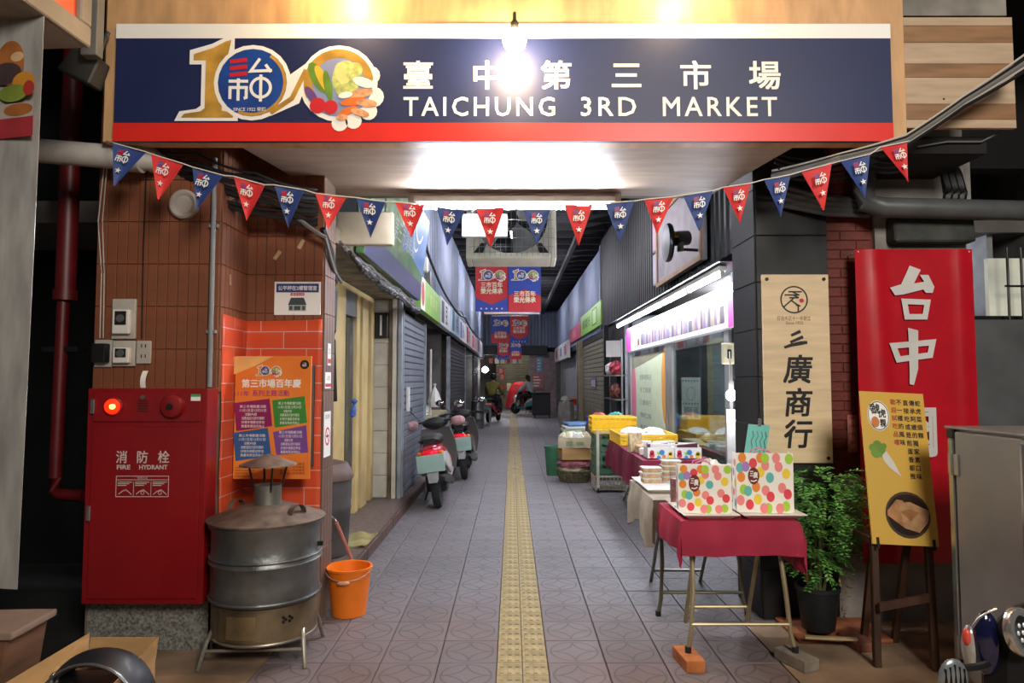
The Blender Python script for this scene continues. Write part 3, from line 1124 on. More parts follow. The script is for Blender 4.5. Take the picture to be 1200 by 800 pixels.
# ---- little papers on the alley side of the pillar
def side_paper(z0, z1, y, w, label, kind):
    t = thing('wall_sticker', label, 'sticker', (DX + .0105, y, z0), FACE_PX)
    h = z1 - z0
    MB().box(-w / 2, w / 2, 0, h, 0, .003).build('sheet', m_print_w, t)
    mb = MB()
    if kind == 'smoke':
        mb.m(0).circ(0, h * .45, w * .34, w * .09, .0035)
        mb.m(0).stroke([(-w * .22, h * .62), (w * .22, h * .3)], w * .07, .0035)
        mb.m(1).rect(-w * .2, h * .43, w * .2, h * .48, .0033)
        mb.m(1)
        put_text(mb, '禁止吸菸', -w * .35, h * .84, w * .35, h * .94, .0035)
    else:
        mb.m(0).rect(-w / 2, h * .1, w / 2, h * .3, .0035)
        mb.m(1)
        put_text(mb, '公告', -w * .3, h * .5, w * .3, h * .8, .0035)
    mb.build('print', [m_red_ink, m_ink], t)


side_paper(at(382, 535, 4.33).z, at(382, 482, 4.33).z, 4.34, .15, 'white no smoking sticker on the inner side of the tiled pillar', 'smoke')
side_paper(at(382, 455, 4.33).z, at(382, 436, 4.33).z, 4.34, .13, 'small white and red notice above the no smoking sticker', 'n')
side_paper(at(382, 428, 4.33).z, at(382, 402, 4.33).z, 4.36, .07, 'narrow white label sticker highest on the inner side of the pillar', 'n')

# ---- sheet metal stove for burning joss paper
m_galv = mat('dented_galvanised_steel', '#7f8180', .42, .75, var=.22, vs=5, bump=.9, bs=9)
m_lid = mat('rusty_lid_steel', '#7b6a5e', .6, .5, var=.25, vs=12)
m_fire = mat('scorched_steel', '#8b7a60', .5, .7, var=.35, vs=4, bump=.4, bs=10)
m_bare = mat('bare_steel_tube', '#a09a8c', .4, .7, var=.15)
sx, sy = -1.345, 3.8
sv = thing('paper_burner', 'round galvanised steel burner with a conical chimney cap beside the red cabinet', 'stove', (sx, sy, 0), (0, 0, .06))
R = .285
body = MB().lathe([(R - .012, .31), (R, .33), (R - .003, .40), (R - .003, .50), (R + .006, .51), (R + .006, .525), (R - .003, .535), (R - .003, .68), (R + .012, .70), (R + .012, .72), (R - .02, .725)], n=48)
body.build('barrel', m_galv, sv, smooth=True, ang=60)
for z in (.335, .517, .545):
    mb = MB()
    mb.tube([((R + .003) * math.cos(2 * PI * i / 48), (R + .003) * math.sin(2 * PI * i / 48), z) for i in range(48)], .007, 6, True)
    mb.build('band', m_galv, sv, smooth=True)
MB().lathe([(R - .03, .13), (R - .012, .14), (R - .01, .31)], n=48).build('firebox', m_fire, sv, smooth=True)
mb = MB()


def arc_plate(mb, a0, a1, z0, z1, r, th=.006):
    mb.grid(lambda u, v_: (r * math.sin(a0 + (a1 - a0) * u), -r * math.cos(a0 + (a1 - a0) * u), z0 + (z1 - z0) * v_), 8, 2, th)


arc_plate(mb, -.62, .3, .155, .30, R)
dr = mb.build('firebox_door', m_fire, sv, smooth=True)
mb = MB()
arc_plate(mb, -.42, .12, .17, .285, R + .005)
mb.build('door_plate', mat('polished_scorched_steel', '#a2906f', .35, .7, var=.3, vs=5), dr, smooth=True)
mb = MB()
for a in (.62, .74):
    for k in range(3):
        aa = a + .03 * math.cos(k * 2.1)
        zz = .25 + .013 * math.sin(k * 2.1)
        p = V(((R - .007) * math.sin(aa), -(R - .007) * math.cos(aa), zz))
        mb.sphere(p, .008, n=8, k=5)
mb.build('vent_hole', m_black, sv)
MB().lathe([(R + .024, .722), (R + .026, .732), (R - .03, .752), (.12, .80), (.078, .803)], n=48).build('lid', m_lid, sv, smooth=True, ang=50)
for sgn, a in ((-1, 2.75), (1, -.5)):
    p = V((.21 * math.cos(a), .21 * math.sin(a), .772))
    q = V((-math.sin(a), math.cos(a), 0))
    mb = MB()
    mb.grid(lambda u, v_, p=p, q=q, a=a: p + q * (.055 * math.cos(PI * u)) + V((0, 0, .05 * math.sin(PI * u) - .008)) + V((math.cos(a), math.sin(a), 0)) * (.035 * (v_ - .5)), 10, 1, .003)
    mb.build('lid_handle', m_lid, sv, smooth=True)
MB().lathe([(.075, .79), (.073, .80), (.073, .905), (.068, .905), (.068, .80)], n=28).build('chimney', mat('grey_flue', '#7d7c74', .45, .7, var=.15), sv, smooth=True)
for i in range(4):
    a = i * PI / 2 + .5
    MB().tube([(.07 * math.cos(a), .07 * math.sin(a), .87), (.105 * math.cos(a), .105 * math.sin(a), 1.025)], .006, 6).build('cap_strut', m_blackpl, sv)
MB().lathe([(.152, 1.012), (.15, 1.018), (.07, 1.048), (.012, 1.072), (.0001, 1.073)], n=32).build('chimney_cap', m_lid, sv, smooth=True)
for s_ in (-1, 1):
    MB().box(s_ * (R + .005) - .02, s_ * (R + .005) + .02, -.03, -.01, .575, .6).build('side_bracket', m_blackpl, sv, bevel=.003)
for s_ in (-1, 1):
    mb = MB()
    mb.tube([(s_ * .27, -.22, 0), (s_ * .245, -.17, .13), (s_ * .235, -.14, .165), (s_ * .235, .14, .165), (s_ * .245, .17, .13), (s_ * .27, .22, 0)], .012, 8)
    mb.build('leg', m_bare, sv, smooth=True)
for s_ in (-1, 1):
    MB().tube([(-.252, s_ * .185, .085), (.252, s_ * .185, .085)], .009, 8).build('stretcher', m_bare, sv, smooth=True)
mb = MB()
mb.tube([((R - .02) * math.cos(2 * PI * i / 40), (R - .02) * math.sin(2 * PI * i / 40), .133) for i in range(40)], .01, 6, True)
mb.build('base_ring', m_bare, sv, smooth=True)

# ---- orange bucket
bkx, bky = -1.035, 4.42
bu2 = thing('bucket', 'orange plastic bucket with a wire handle standing by the pillar foot', 'bucket', (bkx, bky, 0))
m_bo = mat('orange_plastic', '#ef7a1a', .4, var=.05)
MB().lathe([(.10, 0), (.107, .004), (.137, .285), (.146, .287), (.146, .30), (.131, .30), (.128, .28), (.1, .012), (.0001, .012)], n=36).build('pail', m_bo, bu2, smooth=True)
mb = MB()
mb.tube([(.146 * math.cos(a), .146 * math.sin(a) , .295 - .055 * abs(math.sin(a)) * (1 if math.sin(a) < 0 else 0)) for a in [PI + i * PI / 16 for i in range(17)]], .0035, 6)
mb.build('handle', mat('wire_handle', '#c8a890', .5, .4), bu2)
mb = MB()
mb.sphere((0, -.152, .232), .02, 2, .5, .7)
mb.build('handle_grip', mat('pinkish_grip', '#e0a080', .6), bu2, smooth=True)

# ---- pink handled broom stick leaning behind the bucket
p0, p1 = at(412, 655, 4.75), at(394, 612, 4.62)
sk = thing('mop_handle', 'short pink stick with a hooked metal top leaning near the orange bucket', 'stick', p0)
MB().tube([(0, 0, 0), p1 - p0], .013, 8).build('stick', mat('pink_stick', '#c47a68', .6), sk, smooth=True)
d = p1 - p0
MB().tube([d * .98, d * 1.08, d * 1.12 + V((-.02, 0, .01)), d * 1.08 + V((-.045, 0, 0)), d * .98 + V((-.05, 0, -.02))], .008, 6).build('hook', m_chr, sk, smooth=True)

# ---- lidded bin in the doorway
bn = thing('waste_bin', 'tall dark bin with a brown lid in the doorway behind the pillar', 'bin', (-1.5, 5.55, .085))
MB().lathe([(.17, 0), (.18, .01), (.2, .36), (.205, .37), (.2, .4), (.205, .6), (.0001, .6)], n=28).build('barrel', mat('dark_bin', '#44403f', .6, var=.2), bn, smooth=True)
MB().lathe([(.215, .6), (.22, .63), (.2, .68), (.17, .73), (.08, .75), (.0001, .752)], n=28).build('lid', mat('brown_lid', '#6b5650', .55, var=.2), bn, smooth=True)
p = at(442, 615, 6.9)
yc = thing('folded_cloth', 'flattened yellowish cloth lying on the shop step', 'cloth', (-1.36, 6.0, .088))
MB().grid(lambda u, v_: (-.12 + .26 * u, -.22 + .5 * v_, .012 + .012 * math.sin(9 * u + 4 * v_)), 8, 8, .012).build('cloth', mat('straw_cloth', '#a59a66', .9, var=.2), yc, smooth=True)

# ---- pipes, conduits, switches, cables
m_pvc = mat('white_pvc', '#b9b4ac', .5, var=.12)
m_rp = mat('red_pipe_paint', '#5e0b10', .45, var=.15)
m_cd = mat('grey_conduit', '#7f8283', .5, var=.1)
p0, p1 = at(-10, 172, 3.72), at(160, 186, 3.72)
t = thing('drain_pipe', 'thick white plastic pipe running under the lamp end of the sign', 'pipe', p0)
MB().tube([(0, 0, 0), p1 - p0, p1 - p0 + V((.055, .02, .01)), p1 - p0 + V((.06, .1, .01))], .066, 16).build('pipe', m_pvc, t, smooth=True)
c0 = (p1 - p0) * .93
MB().cyl(c0, c0 + V((.09, 0, -.008)), .074, n=18).build('elbow_collar', m_pvc, t, smooth=True)
p = at(80, 250, 4.2)
t = thing('fire_riser', 'dark red fire water riser pipe beside the hydrant cabinet', 'pipe', (p.x, 4.2, at(70, 575, 4.2).z - .06))
z0 = t.location.z
x2 = at(70, 400, 4.2).x - p.x
MB().cyl((0, 0, at(80, 345, 4.2).z - z0), (0, 0, 3.7 - z0), .058, n=16).build('upper_pipe', m_rp, t, smooth=True)
MB().cyl((0, 0, at(80, 352, 4.2).z - z0), (0, 0, at(80, 340, 4.2).z - z0), .068, n=16).build('reducer', m_rp, t, smooth=True)
MB().tube([(-.01, 0, at(80, 350, 4.2).z - z0), (-.02, 0, .14), (-.015, 0, .06), (.03, -.02, .04), (.2, -.06, .04)], .036, 12).build('lower_pipe', m_rp, t, smooth=True)
MB().box(-.12, .1, -.02, .08, at(80, 412, 4.2).z - z0, at(80, 406, 4.2).z - z0).build('clamp', m_blackpl, t)
p = at(245, 455, AY - .03)
t = thing('conduit', 'slim grey conduit pipe rising up the tiled wall from the cabinet top', 'pipe', (p.x, AY - .026, 1.44))
MB().cyl((0, 0, 0), (0, 0, 1.3), .014, n=10).build('pipe', m_cd, t, smooth=True)
for z in (.3, .9):
    MB().box(-.028, .028, -.004, .016, z, z + .02).build('saddle', m_cd, t, bevel=.003)
p = at(217, 240, AY - .01)
t = thing('vent_cap', 'round off-white vent cap high on the brown tiles', 'vent', (p.x, AY - .0095, p.z), FRONT)
MB().lathe([(.083, 0), (.083, .025), (.072, .035), (.06, .032), (.05, .02), (.0001, .02)], n=32).build('cap', mat('aged_white_plastic', '#b3aba0', .6), t, smooth=True)

m_swp = mat('switch_plate', '#b3aea4', .5, var=.1)


def timer(px0, py0, px1, py1, label):
    a, b = at(px0, py1, AY - .03), at(px1, py0, AY - .03)
    t = thing('timer_switch', label, 'switch', ((a.x + b.x) / 2, AY - .009, a.z), FRONT)
    W, H = b.x - a.x, b.z - a.z
    MB().box(-W / 2, W / 2, 0, H, 0, .02).build('plate', m_swp, t, bevel=.003)
    MB().box(-W * .36, W * .36, H * .12, H * .72, .02, .05).build('timer_body', m_white, t, bevel=.004)
    MB().box(-W * .24, W * .24, H * .34, H * .68, .05, .052).build('dial_face', m_ink, t)
    MB().lathe([(W * .17, 0), (W * .16, .006), (.0001, .006)], (0, 0, 0), 18, Matrix.Translation((0, H * .5, .052))).build('dial', m_steel, t, smooth=True)


timer(130, 350, 159, 397, 'upper timer switch box with a round dial on the brown tiles')
timer(131, 399, 158, 429, 'lower timer switch box with a round dial next to a black adapter')
a, b = at(109, 430, AY - .03), at(130.5, 398, AY - .03)
t = thing('socket_plate', 'white socket plate with a black plug-in adapter', 'socket', ((a.x + b.x) / 2, AY - .009, a.z), FRONT)
W, H = b.x - a.x, b.z - a.z
MB().box(-W / 2, W / 2, 0, H, 0, .014).build('plate', m_swp, t, bevel=.003)
MB().box(-W * .42, W * .42, H * .16, H * .86, .014, .06).build('adapter', m_blackpl, t, bevel=.01, seg=2)
a, b = at(158.5, 426, AY - .03), at(176, 399, AY - .03)
t = thing('socket_plate', 'white double socket plate right next to the lower timer', 'socket', ((a.x + b.x) / 2, AY - .009, a.z), FRONT)
W, H = b.x - a.x, b.z - a.z
MB().box(-W / 2, W / 2, 0, H, 0, .014).build('plate', m_swp, t, bevel=.003)
for k in (.25, .7):
    MB().box(-.014, -.008, H * k, H * k + .02, .014, .0145).box(.008, .014, H * k, H * k + .02, .014, .0145).build('socket_slot', m_ink, t)
p = at(167, 450, AY - .02)
t = thing('paper_strip', 'torn white paper strip stuck above the hydrant cabinet', 'paper', (p.x, AY - .01, p.z - .02), FRONT)
MB().grid(lambda u, v_: (-.014 + .03 * u + .012 * v_ * v_, .095 * v_, .004 + .012 * math.sin(3 * v_)), 2, 5, .001).build('strip', m_print_w, t)
for k, (px, py, rot, lab) in enumerate(((325, 299, -.6, 'yellowed tape scrap stuck slantwise on the tiles above the scale notice'), (353, 286, -.5, 'small curled tape scrap near the inner edge of the tiled pillar'), (255, 335, .1, 'small pale tape scrap on the chamfer beside the grey conduit'))):
    p = at(px, py, CY - .012)
    if k == 2:
        p = V((BX + .011, AY + .12, p.z))
    o = MB().box(-.012, .012, -.032, .032, 0, .0012).build('tape_scrap', mat('old_tape', '#b59a74', .6, var=.1), loc=p, rot=((PI / 2, 0, 0) if k < 2 else (PI / 2, 0, PI / 2)))
    o.rotation_euler.rotate_axis('Z', rot)
    tag(o, lab, 'tape')
m_wire = mat('black_cable', '#111113', .5, var=0)
m_wgrey = mat('grey_cable', '#6c6a66', .6, var=0)
m_wwhite = mat('white_cable', '#b5afa6', .6, var=0)


def cable(name, label, pts, r, m, sag=0, n=14, wig=0, group=None):
    pts = [V(p) for p in pts]
    out = []
    for i in range(len(pts) - 1):
        for k in range(n):
            t_ = k / n
            p = pts[i].lerp(pts[i + 1], t_) - V((0, 0, sag * 4 * t_ * (1 - t_)))
            out.append(p + V((random.uniform(-wig, wig), 0, random.uniform(-wig, wig))))
    out.append(pts[-1])
    o0 = out[0].copy()
    o = MB().tube([p - o0 for p in out], r, 6).build(name, m, smooth=True, loc=o0)
    return tag(o, label, 'cable', group)


for i, x in enumerate((118, 121)):
    cable('hanging_wire', ('thin white wire hanging down the tiles, nearer the fire riser', 'thin white wire hanging down the tiles, nearer the timers')[i], [at(x + 5, 186, AY - .05), at(x - 3 + 2 * i, 260, AY - .02), at(x + 1, 320, AY - .02), at(x - 1 + i, 396, AY - .02)], .0035, m_wwhite, n=5)
cable('thin_cable', 'thin dark cord running straight down the brown tiles past the timers', [at(172, 186, AY - .03), at(168, 290, AY - .02), at(166, 396, AY - .02)], .004, m_wire, n=5)
for i in range(9):
    y0 = 172 + i * 5.5
    cable('cable_run', 'black cable in the sagging tangle under the sign over the tiled pillar',
          [at(168 + i * 3, y0 + random.uniform(-6, 6), 3.78 + .03 * i), at(230, y0 + 12 + random.uniform(-5, 5), 3.78 + .01 * i), at(300 + i * 4, y0 + 32 + random.uniform(-8, 8), 3.82 + .03 * i), at(372, 222 + 5 * i, 4.15)],
          .008 + .004 * (i % 3), m_wire, sag=.02, n=8, group='tangled black cables over the tiled pillar')
cable('cable_bundle', 'grey cable bundle crossing the tiled pillar down to the shop signs', [at(300, 222, 4.1), at(322, 240, 4.1), at(352, 258, 4.1), at(381, 278, 4.14), at(391, 315, 4.4), at(400, 330, 4.9)], .014, m_wgrey, n=6, sag=.005)
cable('cable_bundle', 'black cable bundle dropping at the inner edge of the tiled pillar', [at(378, 268, 4.18), at(388, 295, 4.32), at(393, 330, 4.6), at(390, 400, 4.56), at(392, 470, 4.6)], .02, m_wire, n=6)

# ---- lightbox and other things hanging at the west edge
def hexbox(name, label, cat, front, depth, m, parts=()):
    pass


t = thing('light_box', 'weathered lightbox sign with an orange face hanging over the far west edge', 'sign', (at(89, 57, 2.9).x, 2.25, at(89, 57, 2.9).z), (PI / 2, 0, PI / 2 - .06))
MB().box(-.65, .65, 0, .6, -.2, 0).build('case', mat('weathered_beige', '#9a8f80', .7, var=.2, vs=3), t, bevel=.006)
mb = MB()
for q in ((-.65, .65, 0, .09), (-.65, .65, .51, .6), (.58, .65, .09, .51)):
    mb.box(*q, 0, .03)
mb.build('frame', mat('weathered_beige'), t, bevel=.006)
MB().box(-.65, .58, .09, .51, 0, .008).build('face', mat('orange_acrylic', '#c9481a', .4, var=.1, emit='#ff5a1c', est=.12), t)
p = at(108, 67, 3.45)
t = thing('metal_post', 'pale grey steel post beside the canopy end', 'post', p)
MB().box(-.045, .04, -.03, .03, 0, .9).build('post', mat('pale_grey_paint', '#7f7b74', .6), t, bevel=.004)
p = at(96, 84, 3.55)
t = thing('floodlight', 'dark grey floodlight housing hung below the pale post', 'lamp', p, (0, .35, 0))
MB().hexa([(-.09, -.06, -.04), (.1, -.06, -.06), (.1, .06, -.06), (-.09, .06, -.04)], [(-.06, -.05, .1), (.1, -.05, .09), (.1, .05, .09), (-.06, .05, .1)]).build('housing', mat('dark_grey_housing', '#3b3a38', .6), t, bevel=.008)
MB().tube([(.05, 0, .09), (.05, 0, .25)], .012).build('bracket', m_blackpl, t)

# ---- printed plastic sheet at the west edge
a = onfloor(0, 800)
PX0, PX1, PYp = -2.5, at(33, 400, 2.62).x, 2.62
t = thing('printed_sheet', 'hanging plastic sheet printed with a burger above a red stripe', 'banner', (PX1, PYp, at(20, 690, PYp).z), (PI / 2, 0, -.25))
ztop = at(20, 12, PYp).z - t.location.z
wv = .75
MB().grid(lambda u, v_: (-wv + wv * u, ztop * v_, .012 * math.sin(9 * u + 2 * v_)), 14, 12, .002).build('sheet', mat('milky_plastic', '#a5a39e', .18, var=.18, vs=4, stretch=(3, .7, 1)), t, smooth=True)
mb = MB()
Ls = lambda x, y: local(t, x, y, .016)
yr0, yr1 = Ls(25, 160)[1], Ls(25, 137)[1]
sc_ = lambda u, y: (-wv + wv * u, Ls(25, y)[1])
mb.m(0).rect(-wv, yr0, 0, yr1, .0165)
mb.m(1).rect(-wv, yr1, 0, Ls(25, 120)[1], .0165)
for (mi, u, y, rx, ry, z) in ((2, .83, 72, .13, .09, .0166), (3, .8, 84, .15, .045, .0168), (4, .93, 96, .1, .04, .017), (5, .86, 108, .13, .035, .0172), (6, .97, 104, .05, .03, .0174), (2, .9, 128, .13, .025, .0176), (7, .88, 66, .06, .02, .0178)):
    x, yy = sc_(u, y)
    mb.m(mi).disc(min(x, -rx * .55), yy, rx * .55, z, ry=ry)
mb.build('burger_print', [mat('stripe_red', '#a8343a', .4), mat('pale_smear', '#b3a79b', .4), mat('bun_brown', '#b06a35', .4, var=.2), mat('patty_dark', '#4a3a3a', .5), mat('cheese_orange', '#d39030', .4),
                          mat('lettuce_green', '#8a9a3c', .5, var=.2), mat('tomato_red', '#b33a2c', .4), mat('bun_light', '#d8b080', .4)], t)

# ---- brown wooden box and cardboard box in the near corner
m_bw = mat('brown_lacquered_wood', '#6b4c39', .5, var=.2, vs=3, stretch=(1, 1, 6))
t = thing('wooden_box', 'brown lacquered wooden box with a flat lid at the near west corner', 'box', (-2.05, 2.67, 0), (0, 0, .05))
MB().hexa([(-.3, -.12, 0), (.13, -.12, 0), (.13, .1, 0), (-.3, .1, 0)], [(-.3, -.13, .535), (.2, -.13, .535), (.2, .11, .535), (-.3, .11, .535)]).build('case', m_bw, t, bevel=.004)
MB().box(-.3, .225, -.145, .125, .535, .562).build('lid', mat('dusty_lid', '#8a7466', .5, var=.1), t, bevel=.008, seg=2)
m_cb = mat('cardboard', '#b08a58', .85, var=.12, vs=4, stretch=(1, 1, 4))
a, b = at(97, 752, 2.8), at(187, 750, 2.8)
bz = a.z
t = thing('cardboard_box', 'open cardboard box with raised flaps holding a black curved cover', 'box', (0, 0, 0))
x0, x1, y0, y1 = a.x + .02, b.x - .015, 2.38, 2.8
t.location = ((x0 + x1) / 2, (y0 + y1) / 2, 0)
hx, hy = (x1 - x0) / 2, (y1 - y0) / 2
hb = bz - .075
MB().box(-hx, hx, -hy, hy, 0, .006).box(-hx, hx, hy - .005, hy, .006, hb).box(-hx, hx, -hy, -hy + .005, .006, hb).box(-hx, -hx + .005, -hy + .005, hy - .005, .006, hb).box(hx - .005, hx, -hy + .005, hy - .005, .006, hb).build('carton', m_cb, t)
MB().hexa([(-hx, hy - .004, hb), (hx, hy - .004, hb), (hx, hy, hb), (-hx, hy, hb)], [(-hx, hy + .02, hb + .085), (hx, hy + .02, hb + .085), (hx, hy + .024, hb + .085), (-hx, hy + .024, hb + .085)]).build('flap', m_cb, t)
MB().hexa([(-hx, -hy, hb), (-hx + .004, -hy, hb), (-hx + .004, hy, hb), (-hx, hy, hb)], [(-hx - .17, -hy, hb + .0), (-hx - .166, -hy, hb + .01), (-hx - .03, hy + .06, hb + .09), (-hx - .034, hy + .06, hb + .085)]).build('flap', m_cb, t)
MB().hexa([(hx - .004, -hy, hb), (hx, -hy, hb), (hx, hy, hb), (hx - .004, hy, hb)], [(hx + .02, -hy, hb + .04), (hx + .024, -hy, hb + .04), (hx + .006, hy, hb + .085), (hx + .002, hy, hb + .085)]).build('flap', m_cb, t)
mb = MB()
mb.v = []
put_text(mb, '小心輕放', 0, 0, .11, .03, 0, em=True)
mb.v = [(hx + .0006, -.13 + p[0], hb - .05 + p[1]) for p in mb.v]
mb.build('stamp', m_red_ink, t)
cv = thing('curved_cover', 'black arched plastic cover with a silver edge poking out of the cardboard box', 'cover', (t.location.x + .03, t.location.y + .01, .01))
mb = MB()
secs = []
for i in range(13):
    a = PI * (.02 + .9 * i / 12)
    secs.append((-.17 * math.cos(a) * 1.0, .19 * math.sin(a) ** .8 + .2, .075 + .02 * math.sin(a)))
mb.grid(lambda u, v_: (-.19 * math.cos(PI * (.0 + .95 * u)), -.07 + .14 * v_, .20 + .25 * abs(math.sin(PI * (.0 + .95 * u))) ** .75 + .02 * math.sin(PI * v_)), 24, 6, .02)
mb.build('shell', mat('black_satin_plastic', '#15171d', .5, var=.05, coat=.05), cv, smooth=True)
mb = MB()
mb.tube([(-.192 * math.cos(PI * .95 * u / 20), -.074, .195 + .25 * abs(math.sin(PI * .95 * u / 20)) ** .75) for u in range(2, 20)], .006, 6)
mb.build('silver_edge', m_chr, cv, smooth=True)
MB().sphere((-.135, -.05, .372), .03, .5, .8, 1.2).build('silver_badge', m_chr, cv, smooth=True)
MB().box(-.135, .135, -.055, .06, .0, .37).build('inner_block', m_blackpl, cv)

# ================================================================ EAST SIDE OF THE ENTRANCE
# ---- upright name board on the dark column
SYp = EY - .012
a, b = at(896, 542, SYp), at(969, 322, SYp)
nb = thing('name_board', 'tall pale wooden name board with brushed black characters on the dark column', 'sign', ((a.x + b.x) / 2, EY - .009, a.z), FRONT)
W, H = b.x - a.x, b.z - a.z
MB().box(-W / 2, W / 2, 0, H, 0, .022).build('board', mat('pale_maple_board', '#e9d0a8', .55, var=.07, vs=3, stretch=(1, 9, 1)), nb, bevel=.002)
Ln = lambda x, y: local(nb, x, y, .022)
for x, y in ((-1, 1), (1, 1), (-1, -1), (1, -1)):
    MB().cyl((x * (W / 2 - .03), H / 2 + y * (H / 2 - .03), .022), (x * (W / 2 - .03), H / 2 + y * (H / 2 - .03), .028), .011, n=12).build('screw_cap', mat('dark_bronze', '#3a2c22', .4, .6), nb, smooth=True)
zz = .0232
mb = MB()


def brush(items, pts, w, taper=True):
    n = len(pts)
    ws = [w * (.75 + .5 * ((i * 37) % 5) / 5) for i in range(n)]
    items.stroke(pts, ws, zz)


for cyp, ch in ((432, '廣'), (471, '商'), (508, '行')):
    a, b = Ln(917, cyp + 17), Ln(950, cyp - 17)
    put_text(mb, ch, a[0], a[1], b[0], b[1], zz, bold=.024, em=True, skew=.12)
for q in (((927, 393), (938, 388)), ((926, 401), (941, 394.5)), ((919, 407), (928, 404), (938, 402), (946, 401))):
    brush(mb, [Ln(*p) for p in q], .022)
mb.build('lettering', m_ink, nb)
mb = MB()
cx, cy = Ln(930.5, 351)
r = .083
mb.m(0).circ(cx, cy, r, .009, zz)
for q in (((-.035, .05), (.05, .05)), ((-.06, .03), (.035, .03)), ((-.012, .05), (.03, .03)), ((-.03, .012), (.03, .012)), ((-.005, .03), (.03, .012)), ((.0, .012), (-.065, -.045)), ((-.02, -.004), (.03, -.04)), ((.025, -.03), (.025, -.08)), ((.01, -.035), (.04, -.04))):
    mb.stroke([(cx + p[0], cy + p[1]) for p in q], .009, zz)
mb.m(1).disc(cx + .047, cy - .006, .014, zz)
mb.build('round_mark', [m_ink, m_red_ink], nb)
a, b = Ln(911, 375.5), Ln(950, 370)
c_, d_ = Ln(921, 380), Ln(941, 376.5)
text([('日治大正十一年創立', a[0], a[1], b[0], b[1]), ('Since 1922', c_[0], c_[1], d_[0], d_[1])], mat('brown_ink'), nb, zz, name='small_lettering')

# ---- turquoise paper clipped at the column corner
p = at(876, 544, 4.30)
t = thing('paper_note', 'turquoise handwritten paper hanging at the corner of the dark column', 'paper', (1.5, 4.28, p.z), (PI / 2, .06, -.1))
MB().grid(lambda u, v_: (-.065 + .13 * u + .025 * v_, .25 * v_, .012 * math.sin(3 * u)), 5, 5, .001).build('sheet', mat('turquoise_paper', '#7fd0c6', .7, var=.04), t, smooth=True)
mb = MB()
for i in range(4):
    x = -.035 + .026 * i
    mb.stroke([(x + .02, .21), (x + .028, .18), (x + .014, .15), (x + .022, .11), (x + .008, .07)], .006, .0135)
mb.build('handwriting', mat('faint_pen', '#5a9a94', .6, var=0), t)
MB().box(.015, .035, .24, .29, -.006, .02).build('clip', m_chr, t, bevel=.004)

# ---- red vinyl banner
RY = EY - .11
a, b = at(1012, 660, RY), at(1139, 292, RY)
rb = thing('red_banner', 'tall red vinyl banner with big white characters on the stained wall', 'banner', ((a.x + b.x) / 2, RY, a.z), FRONT)
W, H = b.x - a.x, b.z - a.z


def wav(u, v_):
    return .012 * math.exp(-((u - .17 - .1 * (1 - v_)) / .06) ** 2) + .010 * math.exp(-((u - .9) / .05) ** 2) - .012 * math.exp(-((v_ - .965) / .03) ** 2) * math.sin(PI * u)


MB().grid(lambda u, v_: (-W / 2 + W * u - .02 * (1 - v_) * 0, H * v_, wav(u, v_)), 30, 24, .002).build('vinyl', mat('red_vinyl', '#c01224', .33, var=.06), rb, smooth=True)
t_w, t_h = W, H
m_wwhite0 = mat('white_cord')
Lb = lambda x, y: local(rb, x, y, .016)
mb = MB()


def poly_px(mb, pts, z):
    mb.prism([Lb(*p) for p in pts][::-1], z, z)


zz = .016
# hand-cut characters: the hook, the mouth, the middle stroke
poly_px(mb, [(1066, 311), (1079, 316), (1071, 332), (1083, 330), (1078, 322), (1088, 322), (1095, 336), (1093, 343), (1085, 343), (1082, 339), (1058, 345), (1049, 346), (1043, 337), (1056, 333)], zz)
mb.stroke([Lb(*p) for p in ((1060, 353), (1063, 371), (1084, 371), (1087, 354))], .034, zz, True)
mb.stroke([Lb(*p) for p in ((1047, 405), (1053, 421), (1090, 416), (1093, 401))], .036, zz, True)
poly_px(mb, [(1064, 384), (1076, 387), (1076, 432), (1071, 451), (1066, 450), (1066, 440), (1065, 400)], zz + .0005)
a, b = Lb(1042, 534), Lb(1100, 468)
put_text(mb, '肉', a[0], a[1], b[0], b[1], zz, bold=.05, em=True)
mb.build('lettering', mat('banner_white', '#d9d6d2', .5, var=.05), rb)

# ---- turnip cake board on its wooden stand
YB, YT = 3.62, 3.78
A0, A1, B0, B1 = at(1022, 640, YB), at(1097, 633, YB + .02), at(1007, 461, YT), at(1082, 459, YT + .02)
tilt = math.atan2(YT - YB, A0.z and (B0.z - A0.z))
st = thing('easel', 'dark brown wooden stand with four legs holding the yellow food board', 'stand', ((A0.x + A1.x) / 2, 3.72, 0))
m_dw = mat('dark_brown_wood', '#4a2f20', .6, var=.25, vs=3, stretch=(6, 6, 1))
f1 = onfloor(1028, 781)
f2 = onfloor(1096, 785)
zt = A0.z + .05
O = V((st.location.x, 3.72, 0))
for (fx, fy), (tx, ty) in (((f1.x, f1.y), (A0.x + .03, 3.66)), ((f2.x, f2.y), (A1.x - .02, 3.68)), ((f1.x + .1, 3.95), (A0.x + .11, 3.8)), ((f2.x + .0, 3.95), (A1.x - .05, 3.8))):
    MB().hexa([(fx - O.x + dx, fy - O.y + dy, 0) for dx, dy in ((-.018, -.016), (.018, -.016), (.018, .016), (-.018, .016))],
              [(tx - O.x + dx, ty - O.y + dy, zt) for dx, dy in ((-.018, -.016), (.018, -.016), (.018, .016), (-.018, .016))]).build('leg', m_dw, st, bevel=.003)
z = at(1060, 708, 3.58).z
MB().hexa([(f1.x - O.x - .0, 3.575 - O.y, z - .035), (f2.x - O.x + .0, 3.60 - O.y, z + .005), (f2.x - O.x + .0, 3.62 - O.y, z + .005), (f1.x - O.x - .0, 3.595 - O.y, z - .035)],
          [(f1.x - O.x - .0, 3.575 - O.y, z + .005), (f2.x - O.x + .0, 3.60 - O.y, z + .045), (f2.x - O.x + .0, 3.62 - O.y, z + .045), (f1.x - O.x - .0, 3.595 - O.y, z + .005)]).build('rail', m_dw, st)
